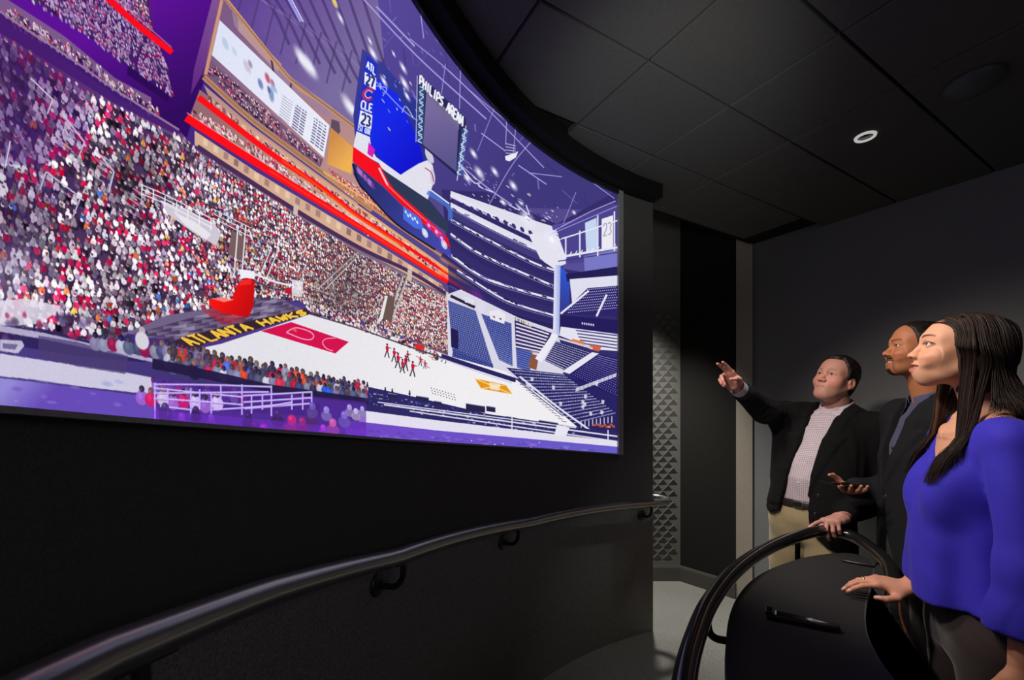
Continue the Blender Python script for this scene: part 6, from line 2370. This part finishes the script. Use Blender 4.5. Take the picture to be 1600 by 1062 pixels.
    # blazer
    jp = [tube(fig.rings([(0.76, 0.215, 0.155, 0.165), (0.95, 0.205, 0.158, 0.155), (1.10, 0.200, 0.168, 0.145), (1.26, 0.203, 0.156, 0.140), (1.38, 0.200, 0.125, 0.125), (1.445, 0.135, 0.088, 0.100), (1.49, 0.090, 0.07, 0.085)], )),
          chain([fig.at(0.02, -0.01, 1.415), shR + V(0, 0, 0.006)], [0.085, 0.074]) + (0.05,), chain([fig.at(-0.02, -0.01, 1.405), shL + V(0, 0, 0.002)], [0.085, 0.076]) + (0.05,),
          chain([shR, elR, wrR + (elR - wrR) * 0.27], [0.080, 0.064, 0.052], 0.03) + (0.05,), chain([shL, elL, wrL + (elL - wrL) * 0.16], [0.078, 0.062, 0.047], 0.03) + (0.04,),
          cap(fig.at(0.16, 0.0, 1.12), shR + (elR - shR) * 0.45, 0.06, 0.05) + (0.08,)]
    jf = sculpt(jp, 0.0055, 0.03)
    folds(jf, 0.006, 0.9, 21)

    def opening(P_):
        x, y, z = fig.loc(P_)
        w = np.interp(z, (0.70, 0.80, 0.92, 1.00, 1.15, 1.30, 1.42, 1.50), (0.155, 0.105, 0.078, 0.068, 0.060, 0.056, 0.066, 0.085))
        return np.maximum(np.abs(x - 0.004) - w, 0.02 - y)
    lo, hi = jf.lo, jf.lo + jf.n * jf.h
    jf.sub((opening, lo, hi), 0.008)
    jf.sub(cap(nb + V(-0.006, -0.003, -0.005), F.p(0, -0.02, -0.04), 0.088, 0.088), 0.006)

    def hem(P_):
        x, y, z = fig.loc(P_)
        arm = np.linalg.norm(P_ - (elL + wrL) / 2, axis=-1) < 0.26
        h_ = 0.862 + 0.42 * np.clip(x, -0.22, 0.22) + 0.06 * np.exp(-((np.abs(x) - 0.07) / 0.05) ** 2) * (y > 0)
        return np.where(arm & (np.abs(x) > 0.19), -1.0, h_ - z)
    jf.keep(hem, 0.004)
    # lapels: raised leaves along the opening
    sl, P_ = jf.win(lo, hi)
    x, y, z = fig.loc(P_)
    e = np.interp(z, (1.02, 1.15, 1.30, 1.42, 1.50), (0.066, 0.060, 0.056, 0.070, 0.105))
    wl = np.interp(z, (1.04, 1.22, 1.33, 1.352, 1.36, 1.46), (0.0, 0.045, 0.074, 0.076, 0.052, 0.045))
    inl = np.clip((e + wl - np.abs(x - 0.004)) / 0.007, 0, 1) * (y > 0.0) * np.clip((z - 1.03) / 0.01, 0, 1)
    jf.D = (jf.D - 0.006 * inl).astype(np.float32)
    jk = mk_mesh('blazer', *smooth_mesh(jf), M_jacket, root)
    for z in (1.06, 0.97):
        p_ = front_hit(jf, fig.at(-0.095, 0.4, z), -fig.F, 0.4)
        disc(jk, p_ + fig.F * 0.001, fig.F, 0.009, M_button_dark)
    return root


# =========================================================== man holding a phone, in the middle
def build_phone_man():
    root = empty('person', (1.72, 1.80, 0.0))
    tag(root, 'smiling man in dark suit jacket and slate open-collar shirt holding a phone', 'person', 'viewers at the counter')
    fig = Fig(root, None, None, (-0.95, 0.31), [(1.72, 1.80, 0.0), (1.715, 1.805, 0.95), (1.712, 1.803, 1.15), (1.725, 1.798, 1.38), (1.735, 1.795, 1.50), (1.74, 1.795, 1.65)])
    F = Frame((1.680, 1.806, 1.728), (-0.93, 0.34), pitch=13, roll=0, scale=0.96)
    base = LIN(178, 114, 76)
    opt = dict(jaw=1.0, cheek=0.022, flush=0.15, chin=0.056, chinz=-0.096, fz=0.069, lip=0.9, brow=0.012, lid=0.0040, nose=0.9, tip=0.0112, alar=0.0140, lipw=0.55, smile=1.0, open=0.0048,
               browc=LIN(30, 18, 14), browa=0.8, browh=0.0042, beard=LIN(26, 16, 13), shadow=0.35, goatee=True, lash=0.5)
    nb = V(1.742, 1.800, 1.50)
    f = Field(F.p(0, 0, 0) - V(0.17, 0.17, 0.30), F.p(0, 0, 0) + V(0.17, 0.17, 0.155), 0.0025)
    face_prims(f, F, opt)
    f.add(cap(F.p(0, -0.030, -0.060), nb, 0.055, 0.062), 0.022)
    f.add(ell(F.p(0, 0.022, -0.084), (0.043, 0.04, 0.02), F.R), 0.03)
    v, q = f.mesh()

    def scalp(c, L):
        x, y, z = L[:, 0], L[:, 1], L[:, 2]
        ln = np.interp(y, (-0.12, -0.08, -0.045, -0.02, 0.002, 0.012, 0.026, 0.04, 0.056, 0.072), (-0.08, -0.07, -0.045, -0.002, 0.012, -0.01, 0.0, 0.034, 0.066, 0.095))
        w = np.clip((z - ln) / 0.006, 0, 1)[:, None] * 0.8 * (z > -0.1)[:, None]
        return c * (1 - w) + LIN(40, 28, 22) * w
    opt['extra'] = scalp
    parts = [(v, q, skin_cols(v, F, base, LIN(140, 78, 66), opt))]
    shR, elR, wrR = V(1.785, 1.985, 1.445), V(1.760, 2.005, 1.120), V(1.512, 1.948, 1.128)
    d, nrm = V(-0.52, -0.84, 0.06), V(0.05, 0.03, 1.0)
    lo, hi = np.minimum(wrR, wrR + unit(d) * 0.2) - 0.09, np.maximum(wrR, wrR + unit(d) * 0.2) + 0.09
    hf = Field(lo, hi, 0.0026)
    info, R = hand(hf, wrR, d, nrm, False, [(4, 12, 16), (5, 14, 18), (5, 16, 20), (6, 18, 22)], (12, 3, -6, -13), [(0.62, 0.30, 0.80), (0.55, 0.62, 0.45), (0.50, 0.80, 0.05)], 1.0, forearm=wrR + (elR - wrR) * 0.4)
    v, q = hf.mesh()
    side = np.clip((v - wrR) @ R[:, 2] / 0.02 * 0.5 + 0.35, 0, 1)[:, None]      # paler palm
    c = LIN(170, 108, 72) * (1 - side) + LIN(196, 138, 108) * side
    parts.append((v, q, c))
    shL, elL, wrL = V(1.672, 1.618, 1.445), V(1.685, 1.560, 1.14), V(1.625, 1.560, 0.885)
    lo, hi = wrL - V(0.1, 0.1, 0.24), wrL + V(0.1, 0.1, 0.12)
    hf = Field(lo, hi, 0.004)
    hand(hf, wrL, V(-0.12, 0.0, -1), V(0.2, 1, 0), True, [(14, 18, 12), (18, 22, 14), (20, 24, 14), (24, 24, 14)], (6, 1, -3, -7), [(0.6, 0.8, 0.2), (0.2, 0.95, 0.2), (0.0, 1, 0.15)], 1.0, forearm=wrL + (elL - wrL) * 0.4)
    v, q = hf.mesh()
    parts.append((v, q, np.tile(base, (len(v), 1))))
    kn = (V(1.715, 1.90, 0.50), V(1.690, 1.72, 0.50))
    ft = (V(1.74, 1.91, 0.09), V(1.72, 1.71, 0.09))
    tor = [tube(fig.rings([(0.86, 0.14, 0.09, 0.11), (1.05, 0.14, 0.10, 0.10), (1.25, 0.145, 0.095, 0.09), (1.42, 0.150, 0.075, 0.08), (1.50, 0.07, 0.045, 0.06)])),
           chain([shR, elR, wrR + (elR - wrR) * 0.12], [0.050, 0.040, 0.028]), chain([shL, elL, wrL], [0.050, 0.040, 0.028]),
           chain([fig.at(0.085, 0, 0.88), kn[0], ft[0]], [0.072, 0.05, 0.036]), chain([fig.at(-0.085, 0, 0.88), kn[1], ft[1]], [0.072, 0.05, 0.036]), cap(nb, fig.at(0, -0.01, 1.42), 0.056, 0.066)]
    v, q = sculpt(tor, 0.012, 0.03).mesh()
    parts.append((v, q, np.tile(base, (len(v), 1))))
    assemble('body', parts, root)
    eyes(F, F.d(0.0, 1, 0.10), root, (44, 26, 16))
    teeth(F, root, 0.0245, -0.0680, 0.0848, 0.0048)

    def line(x, y):
        return np.interp(y, (-0.12, -0.08, -0.045, -0.02, 0.002, 0.012, 0.026, 0.04, 0.056, 0.072), (-0.08, -0.07, -0.045, -0.002, 0.014, -0.004, 0.006, 0.038, 0.070, 0.098))
    short_hair(F, line, root, 0.0055, LIN(28, 20, 17), 5, None, amp=0.0009, h=0.0025)

    pr = legs_prims(fig, 0.95, ft, kn, (0.100, 0.080, 0.072), (0.168, 0.118, 0.122), 1.02)
    tf = sculpt(pr, 0.009, 0.03)
    folds(tf, 0.005, 1.0, 14, (1, 1, 0.5))
    tf.keep(lambda P_: np.maximum(P_[..., 2] - 1.03, 0.035 - P_[..., 2]))
    mk_mesh('trousers', *smooth_mesh(tf), M_dark_trouser, root)
    for p_, d_ in zip(ft, ((-0.95, 0.35), (-0.95, 0.25))):
        shoe(root, (p_[0], p_[1], 0), d_)
    sp = [tube(fig.rings([(1.0, 0.158, 0.112, 0.115), (1.15, 0.158, 0.118, 0.11), (1.32, 0.168, 0.120, 0.108), (1.43, 0.145, 0.090, 0.095), (1.475, 0.098, 0.072, 0.080), (1.515, 0.074, 0.062, 0.070)]))]
    sf = sculpt(sp, 0.006, 0.02)
    folds(sf, 0.003, 1.2, 31)
    sf.sub(cap(nb + fig.F * 0.070 + V(0, 0, 0.05), nb + fig.F * 0.082 + V(0, 0, -0.012), 0.026, 0.004), 0.004)
    shirt = mk_mesh('shirt', *smooth_mesh(sf), M_shirt2, root)
    for z in (1.405, 1.32, 1.24):
        p_ = front_hit(sf, fig.at(0, 0.3, z), -fig.F)
        disc(shirt, p_ + fig.F * 0.001, fig.F, 0.0055, M_button_dark)
    collar(fig, shirt, M_shirt2, nb + V(-0.006, 0.002, 0.036), V(-0.10, 0.03, 1), fig.F, 0.066, 0.078, 0.044, 0.078, 20, field=sf)
    cuff(shirt, wrR + (elR - wrR) * 0.10, wrR + (elR - wrR) * 0.30, 0.036, M_shirt2)

    jp = [tube(fig.rings([(0.74, 0.205, 0.150, 0.160), (0.95, 0.192, 0.150, 0.148), (1.12, 0.182, 0.142, 0.135), (1.28, 0.195, 0.146, 0.138), (1.42, 0.195, 0.115, 0.122), (1.485, 0.128, 0.082, 0.098), (1.525, 0.085, 0.066, 0.084)])),
          chain([fig.at(0.02, -0.01, 1.44), shR + V(0, 0, 0.008)], [0.085, 0.072]) + (0.05,), chain([fig.at(-0.02, -0.01, 1.44), shL + V(0, 0, 0.008)], [0.085, 0.072]) + (0.05,),
          chain([shR, elR, wrR + (elR - wrR) * 0.16], [0.074, 0.060, 0.046], 0.03) + (0.04,), chain([shL, elL, wrL + (elL - wrL) * 0.10], [0.074, 0.058, 0.046], 0.03) + (0.03,)]
    jf = sculpt(jp, 0.0055, 0.03)
    folds(jf, 0.005, 0.9, 41)
    lo, hi = jf.lo, jf.lo + jf.n * jf.h

    def opening(P_):
        x, y, z = fig.loc(P_)
        w = np.interp(z, (0.70, 0.85, 0.98, 1.10, 1.17, 1.30, 1.44, 1.53), (0.13, 0.065, 0.022, 0.004, 0.008, 0.044, 0.066, 0.078))
        return np.maximum(np.abs(x) - w, 0.02 - y)
    jf.sub((opening, lo, hi), 0.006)
    jf.sub(cap(nb + V(0.006, 0.0, -0.03), F.p(0, -0.02, -0.05), 0.081, 0.081), 0.006)

    def hem(P_):
        x, y, z = fig.loc(P_)
        nearw = (np.linalg.norm(P_ - wrL, axis=-1) < 0.16)
        return np.where(nearw & (np.abs(x) > 0.2), -1.0, 0.79 + 0.05 * np.exp(-(x / 0.05) ** 2) * (y > 0) - z)
    jf.keep(hem, 0.004)
    sl, P_ = jf.win(lo, hi)
    x, y, z = fig.loc(P_)
    e = np.interp(z, (1.10, 1.17, 1.30, 1.44, 1.53), (0.004, 0.008, 0.044, 0.066, 0.078))
    wl = np.interp(z, (1.12, 1.28, 1.37, 1.392, 1.40, 1.50), (0.0, 0.050, 0.078, 0.080, 0.054, 0.045))
    inl = np.clip((e + wl - np.abs(x)) / 0.007, 0, 1) * (y > 0.0) * np.clip((z - 1.11) / 0.01, 0, 1)
    jf.D = (jf.D - 0.0065 * inl).astype(np.float32)
    jk = mk_mesh('suit_jacket', *smooth_mesh(jf), M_jacket2, root)
    for z in (1.115, 1.02):
        p_ = front_hit(jf, fig.at(-0.014, 0.4, z), -fig.F, 0.4)
        disc(jk, p_ + fig.F * 0.001, fig.F - fig.Rt * 0.6, 0.0095, M_button_dark)
    # the phone lying on his fingers
    hc = wrR + R @ V(0.030, 0.118, 0.0235)
    ph = empty('phone', Vector(hc))
    tag(ph, 'slim black phone lying in the palm of the man in the middle', 'phone')
    rz = Matrix.Rotation(math.radians(3), 3, 'Z') @ Matrix.Rotation(math.radians(5), 3, 'Y')
    pc_ = Vector(hc) + Vector((-0.012, 0, 0.004))
    MB().box(pc_, (0.150, 0.073, 0.0085), rz, 0.0035).build('phone_case', mat('phone_black', rgb(16, 16, 18), 0.3), ph)
    MB().box(pc_ + rz @ Vector((0, 0, 0.0040)), (0.140, 0.064, 0.0010), rz, 0.0004).build('phone_glass', mat('phone_glass', rgb(10, 11, 14), 0.08), ph)
    return root


# =========================================================== woman in blue, nearest
def build_woman():
    root = empty('person', (1.34, 1.24, 0.0))
    tag(root, 'woman with long dark hair in royal blue blouse, hand resting on the counter', 'person', 'viewers at the counter')
    fig = Fig(root, None, None, (-0.90, 0.436), [(1.36, 1.235, 0.0), (1.350, 1.243, 0.90), (1.345, 1.246, 1.05), (1.338, 1.248, 1.25), (1.335, 1.245, 1.40), (1.340, 1.238, 1.52)])
    F = Frame((1.296, 1.258, 1.646), (-0.86, 0.51), pitch=19, roll=2, scale=0.97)
    base = LIN(214, 158, 126)
    opt = dict(jaw=0.92, cheek=0.019, flush=0.35, lip=1.1, brow=0.009, lid=0.0056, nose=0.75, tip=0.0090, up=-0.003, alar=0.0118, lipw=0.9, smile=0.6, open=0.0036, chin=0.047, chinz=-0.093, fz=0.064, skull=0.077, fore=-0.011,
               browc=LIN(62, 38, 26), browa=0.95, browh=0.0036, browz=0.0215, lash=0.95)
    nb = V(1.345, 1.240, 1.462)
    f = Field(V(1.10, 1.02, 1.20), F.p(0, 0, 0) + V(0.20, 0.19, 0.15), 0.0023)
    face_prims(f, F, opt)
    f.add(cap(F.p(0, -0.044, -0.055), nb - fig.F * 0.010, 0.044, 0.049), 0.020)
    f.add(ell(F.p(0, 0.014, -0.072), np.array((0.038, 0.040, 0.016)), F.R), 0.028)
    f.add(tube(fig.rings([(1.16, 0.112, 0.092, 0.085), (1.30, 0.122, 0.098, 0.085), (1.395, 0.140, 0.078, 0.066), (1.450, 0.082, 0.056, 0.058)])), 0.02)
    for sx in (-1, 1):
        f.add(cap(nb + V(0, 0, 0.005), fig.at(sx * 0.130, -0.012, 1.418), 0.034, 0.032), 0.035)
        f.add(cap(fig.at(sx * 0.016, 0.072, 1.412), fig.at(sx * 0.12, 0.036, 1.434), 0.004, 0.004), 0.024)      # collar bones
    v, q = f.mesh()
    parts = [(v, q, skin_cols(v, F, base, LIN(172, 88, 82), opt))]
    shR, elR, wrR = V(1.405, 1.392, 1.395), V(1.425, 1.455, 1.125), V(1.222, 1.338, 0.930)
    d, nrm = V(-0.86, 0.47, 0.10), V(0.02, 0.10, -1.0)
    lo, hi = np.minimum(wrR, wrR + unit(d) * 0.19) - 0.085, np.maximum(wrR, wrR + unit(d) * 0.19) + 0.085
    hf = Field(lo, hi, 0.0023)
    info, R = hand(hf, wrR, d, nrm, False, [(18, 16, 10), (20, 20, 12), (22, 22, 14), (24, 22, 14)], (7, 1, -5, -11), [(0.80, 0.55, 0.28), (0.40, 0.88, 0.22), (0.12, 1.0, 0.06)], 0.93, forearm=wrR + (elR - wrR) * 0.62, wr=(0.027, 0.019))
    v, q = hf.mesh()
    c = np.tile(LIN(208, 148, 118), (len(v), 1))
    for pts, _ in info:
        w = np.exp(-((np.linalg.norm(v - pts[-1], axis=1) / 0.016) ** 2))[:, None] * 0.3
        c = c * (1 - w) + LIN(214, 126, 106) * w
    parts.append((v, q, nails(v, c, info, R[:, 2], LIN(228, 184, 170), hf.h)))
    shL, elL, wrL = V(1.268, 1.102, 1.395), V(1.258, 1.052, 1.095), V(1.228, 1.050, 0.835)
    hf = Field(wrL - V(0.1, 0.1, 0.23), wrL + V(0.1, 0.1, 0.2), 0.0035)
    hand(hf, wrL, V(-0.10, 0.03, -1), V(0.3, 1, 0), True, [(14, 18, 12), (18, 22, 14), (20, 24, 14), (24, 24, 14)], (6, 1, -3, -7), [(0.6, 0.8, 0.2), (0.2, 0.95, 0.2), (0.0, 1, 0.15)], 0.93, forearm=wrL + (elL - wrL) * 0.7, wr=(0.027, 0.021))
    v, q = hf.mesh()
    parts.append((v, q, np.tile(LIN(200, 142, 112), (len(v), 1))))
    kn = (V(1.36, 1.33, 0.50), V(1.315, 1.165, 0.50))
    ft = (V(1.40, 1.33, 0.09), V(1.36, 1.165, 0.09))
    tor = [tube(fig.rings([(0.84, 0.14, 0.09, 0.11), (1.05, 0.105, 0.08, 0.085), (1.25, 0.110, 0.09, 0.085), (1.38, 0.120, 0.055, 0.055)])),
           chain([shR, elR, wrR + (elR - wrR) * 0.3], [0.042, 0.034, 0.028]), chain([shL, elL, wrL + (elL - wrL) * 0.3], [0.042, 0.034, 0.028]),
           chain([fig.at(0.08, 0, 0.86), kn[0], ft[0]], [0.075, 0.05, 0.034]), chain([fig.at(-0.08, 0, 0.86), kn[1], ft[1]], [0.075, 0.05, 0.034])]
    v, q = sculpt(tor, 0.012, 0.03).mesh()
    parts.append((v, q, np.tile(base, (len(v), 1))))
    assemble('body', parts, root)
    eyes(F, F.d(0.05, 1, 0.12), root, (84, 58, 38))
    teeth(F, root, 0.0195, -0.0668, 0.0845, 0.0036)
    # ring on the third finger
    fp = info[2][0]
    rc_, rd = fp[0] * 0.35 + fp[1] * 0.65, unit(fp[1] - fp[0])
    rotm = Vector(rd).to_track_quat('Z', 'Y').to_matrix()
    MB().lathe([(0.0086, -0.0025), (0.0098, -0.0025), (0.0102, 0.0), (0.0098, 0.0025), (0.0086, 0.0025)], 24, Vector(rc_), rotm).build('ring', M_gold, root, True)

    pr = legs_prims(fig, 0.92, ft, kn, (0.098, 0.064, 0.046), (0.172, 0.112, 0.128), 1.0)
    tf = sculpt(pr, 0.008, 0.03)
    folds(tf, 0.004, 1.0, 24, (1, 1, 0.5))
    tf.keep(lambda P_: np.maximum(P_[..., 2] - 1.02, 0.06 - P_[..., 2]))
    mk_mesh('trousers', *smooth_mesh(tf), M_brown_trouser, root)
    for p_ in ft:
        shoe(root, (p_[0], p_[1], 0), (-0.85, 0.5))

    bp = [tube(fig.rings([(0.84, 0.182, 0.168, 0.170), (0.95, 0.160, 0.166, 0.155), (1.08, 0.142, 0.164, 0.135), (1.20, 0.136, 0.148, 0.118), (1.28, 0.140, 0.128, 0.108), (1.37, 0.152, 0.088, 0.088), (1.435, 0.125, 0.060, 0.070)])),
          ell(fig.at(0.068, 0.080, 1.240), (0.068, 0.046, 0.076)) + (0.05,), ell(fig.at(-0.068, 0.080, 1.240), (0.068, 0.046, 0.076)) + (0.05,),
          cap(fig.at(0.10, -0.005, 1.408), shR, 0.052, 0.054) + (0.04,), cap(fig.at(-0.10, -0.005, 1.408), shL, 0.052, 0.054) + (0.04,),
          chain([shR, elR, wrR + (elR - wrR) * 0.68], [0.054, 0.054, 0.056], 0.03) + (0.012,),
          chain([shL, elL, wrL + (elL - wrL) * 0.50], [0.056, 0.058, 0.066], 0.03) + (0.010,),
          cap(wrL + (elL - wrL) * 0.55, wrL + (elL - wrL) * 0.20 + V(0.005, 0, 0), 0.062, 0.070) + (0.02,)]
    bf = sculpt(bp, 0.0055, 0.03)
    # drape: long vertical folds that deepen towards the hem
    sl, P_ = bf.win(bf.lo, bf.lo + bf.n * bf.h)
    x, y, z = fig.loc(P_)
    ang = np.arctan2(x, y)
    dp = np.clip((1.20 - z) / 0.35, 0, 1)
    tors = np.hypot(x / 0.2, y / 0.17) < 1.35
    w = (np.sin(ang * 7 + 0.7 + 0.8 * z) + 0.6 * np.sin(ang * 12 + 2.0 - 2.2 * z)) * 0.010 * dp * tors
    bf.D = np.where(np.abs(bf.D) < 0.07, bf.D + w, bf.D).astype(np.float32)
    folds(bf, 0.0032, 0.8, 77, (1, 1, 0.6))
    lo, hi = bf.lo, bf.lo + bf.n * bf.h

    def neckline(P_):
        x, y, z = fig.loc(P_)
        hw = np.interp(z, (1.325, 1.37, 1.42, 1.50), (-0.004, 0.046, 0.092, 0.120))
        front = np.maximum(np.abs(x) - hw, -0.03 - y)
        back = np.maximum(np.abs(x) - np.interp(z, (1.40, 1.43, 1.5), (0.0, 0.09, 0.12)), y - 0.0)
        return np.minimum(front, back)
    bf.sub((neckline, lo, hi), 0.005)

    def hem(P_):
        x, y, z = fig.loc(P_)
        dl = np.linalg.norm(P_ - wrL, axis=-1)
        cut_t = 0.946 + 0.018 * np.sin(2 * x / 0.1) + 0.03 * np.clip(y / 0.15, -1, 1) * 0 - z
        ax = unit(elL - wrL)
        along = (P_ - wrL) @ ax
        cut_a = 0.098 - along
        return np.where((dl < 0.24) & (x < -0.132), cut_a, cut_t)
    bf.keep(hem, 0.004)
    mk_mesh('blouse', *smooth_mesh(bf), M_blouse, root)

    # hair: a cap over the skull, then combed strands falling from a parting past the shoulders
    rnd = random.Random(8)
    hv, hq, hc = [], [], []
    s = F.s
    cs = V(0, -0.014, 0.031)
    rs = V(0.0780, 0.0990, 0.0770)
    f = Field(F.p(0, -0.02, 0.03) - 0.17, F.p(0, -0.02, 0.03) + 0.17, 0.004)
    P_ = f.points()
    L = F.inv(P_.reshape(-1, 3).astype(np.float64)).reshape(P_.shape)
    f.add(ell(F.p(*cs), (rs + 0.002) * s, F.R))
    f.add(ell(F.p(0, 0.018, 0.040), V(0.066, 0.060, 0.051) * s, F.R), 0.03)
    f.add(ell(F.p(0, -0.060, -0.050), V(0.070, 0.050, 0.080) * s, F.R), 0.04)
    for sx in (-1, 1):
        f.add(ell(F.p(sx * 0.074, -0.022, -0.020), V(0.016, 0.034, 0.060) * s, F.R), 0.03)
    line = np.interp(L[..., 1], (-0.13, -0.06, -0.02, 0.02, 0.038, 0.052, 0.068, 0.085), (-0.15, -0.15, -0.11, -0.03, 0.015, 0.048, 0.066, 0.074))
    f.D = np.maximum(f.D, (line - L[..., 2]) * s).astype(np.float32)
    v, q = f.mesh()
    hv.append(v)
    hq.append(q)
    hc.append(np.tile(LIN(34, 23, 17), (len(v), 1)))
    n0 = len(v)
    NS = 1700
    paths, radii, tint, phase = [], [], [], []
    for side in (-1, 1):
        for i in range(NS):
            t = (i + rnd.random()) / NS
            t = t ** 1.15
            lay = rnd.random()
            off = 0.001 + 0.011 * lay ** 1.3
            # along the parting, front to crown
            yp = 0.078 - 0.150 * t
            ya = (yp - cs[1]) / rs[1]
            zp = cs[2] + rs[2] * math.sqrt(max(0.02, 1 - min(ya * ya, 0.97)))
            d0 = V(0.006 * side - 0.004, yp, zp) - cs
            th = -35 + 150 * t                                        # where the strand passes at ear height
            tx, ty = math.cos(math.radians(th)), -math.sin(math.radians(th))
            d1 = V(side * 0.081 * max(0.18, tx), 0.050 * 0 + 0.098 * ty * 1.0, -0.052) * 1.0
            if t < 0.30:
                d1 = V(side * 0.0775, 0.026 - 0.10 * t, -0.045)
            pts = []
            for k in range(7):
                u = k / 6
                dv = d0 * (1 - u) + d1 * u + V(side * 0.045 * math.sin(math.pi * u), 0.012 * math.sin(math.pi * u) * (1 - t), 0.040 * math.sin(math.pi * u) * (1 - u))
                rad = math.sqrt(((dv / rs) ** 2).sum())
                scale = (1.0 / max(rad, 1e-3))
                if u > 0.72:
                    scale = 1.0 / rad if rad < 1.0 else 1.0
                q3 = cs + dv * scale
                nrm = unit((q3 - cs) / rs)
                pts.append(F.p(*(q3 + nrm * (off + 0.004 * u))))
            # fall to the shoulders: front locks over the chest, the rest down the back
            fall = 0.30 + 0.05 * rnd.random()
            if t < 0.38:                                              # in front of the shoulder
                w_ = t / 0.38
                ex = side * (0.094 + 0.012 * w_ + 0.012 * rnd.uniform(-1, 1))
                ez = 1.270 + 0.10 * rnd.random() ** 1.4
                end = front_hit(bf, fig.at(ex, 0.3, ez), -fig.F, 0.34) + fig.F * (0.004 + 0.012 * lay)
                mz = 1.405
                mid = front_hit(bf, fig.at(side * (0.080 + 0.022 * w_), 0.3, mz), -fig.F, 0.26) + fig.F * (0.006 + 0.012 * lay - 0.01 * w_)
                fwd_ = 0.010
            elif t < 0.58:                                            # lying over the shoulder
                w_ = (t - 0.38) / 0.20
                end = fig.at(side * (0.116 + 0.014 * rnd.uniform(-1, 1)), 0.035 - 0.140 * w_ - 0.01 * lay, 1.463 + 0.010 * lay) if w_ < 0.62 else fig.at(side * (0.116 + 0.014 * rnd.uniform(-1, 1)), -0.085 - 0.02 * w_ - 0.01 * lay, 1.34 + 0.08 * rnd.random())
                mid = fig.at(side * (0.100 - 0.004 * w_), 0.022 - 0.095 * w_, 1.505 + 0.01 * lay)
                fwd_ = 0.0
            else:                                                     # down the back
                w_ = (t - 0.58) / 0.42
                end = fig.at(side * (0.118 * (1 - w_) + 0.016 + 0.012 * rnd.uniform(-1, 1)), -0.105 - 0.045 * w_ - 0.012 * lay, 1.22 + 0.05 * rnd.random())
                mid = fig.at(side * (0.110 * (1 - w_) + 0.016), -0.075 - 0.050 * w_ - 0.012 * lay, 1.44)
                fwd_ = -0.008
            last = pts[-1]
            m1 = last * 0.55 + mid * 0.45 + V(0, 0, -0.012)
            wv = rnd.uniform(0, 6.28)
            paths.append(np.array(pts + [m1, mid, mid * 0.5 + end * 0.5 + fig.F * fwd_, end]))
            radii.append(0.00105 * (0.7 + 0.8 * rnd.random()))
            shade = 0.7 + 0.7 * rnd.random()
            colr = (LIN(38, 26, 20) if rnd.random() < 0.88 else LIN(66, 46, 33)) * shade
            if t < 0.05 and lay < 0.6:
                colr = LIN(92, 62, 42) * shade
            tint.append(np.clip(colr, 0, 1))
            phase.append(wv)
    P4 = np.array(paths)                                  # strands x knots x 3
    Pp = np.concatenate([2 * P4[:, :1] - P4[:, 1:2], P4, 2 * P4[:, -1:] - P4[:, -2:-1]], 1)
    seg = []
    for k in range(1, Pp.shape[1] - 2):
        for u in (0.0, 0.5):
            a, b, c_, d_ = Pp[:, k - 1], Pp[:, k], Pp[:, k + 1], Pp[:, k + 2]
            seg.append(0.5 * (2 * b + (c_ - a) * u + (2 * a - 5 * b + 4 * c_ - d_) * u * u + (3 * b - a - 3 * c_ + d_) * u ** 3))
    C = np.stack(seg + [P4[:, -1]], 1)
    N_, K_ = C.shape[:2]
    kk = np.arange(K_)[None]
    ph = np.array(phase)[:, None]
    C = C + 0.0016 * (np.sin(ph + kk * 0.4)[..., None] * fig.Rt + np.cos(1.7 * ph + kk * 0.38)[..., None] * fig.F)
    tg = np.gradient(C, axis=1)
    tg /= np.linalg.norm(tg, axis=2, keepdims=True)
    ref = V(0.35, 0.80, 0.48)
    a = np.cross(tg, ref)
    a /= np.maximum(np.linalg.norm(a, axis=2, keepdims=True), 1e-6)
    b = np.cross(tg, a)
    rr = np.array(radii)[:, None] * np.clip((K_ - 1 - kk) / 5, 0.12, 1) * np.where(kk < 2, 0.6, 1.0)
    rings = np.stack([C + rr[..., None] * (math.cos(q_) * a + math.sin(q_) * b) for q_ in (0, 2.094, 4.189)], 2)     # N x K x 3 x 3
    sv = rings.reshape(-1, 3)
    base_i = (np.arange(N_)[:, None, None] * K_ + np.arange(K_ - 1)[None, :, None]) * 3
    e_ = np.arange(3)[None, None]
    e2_ = (np.arange(3)[None, None] + 1) % 3
    sq = np.stack([base_i + e_, base_i + e2_, base_i + 3 + e2_, base_i + 3 + e_], -1).reshape(-1, 4)
    hv.append(sv)
    hq.append(sq + n0)
    hc.append(np.repeat(np.array(tint), K_ * 3, 0))
    mk_mesh('hair', np.concatenate(hv), np.concatenate(hq), M_hair, root, cols=np.concatenate(hc))
    return root


build_pointing_man()
build_phone_man()
build_woman()
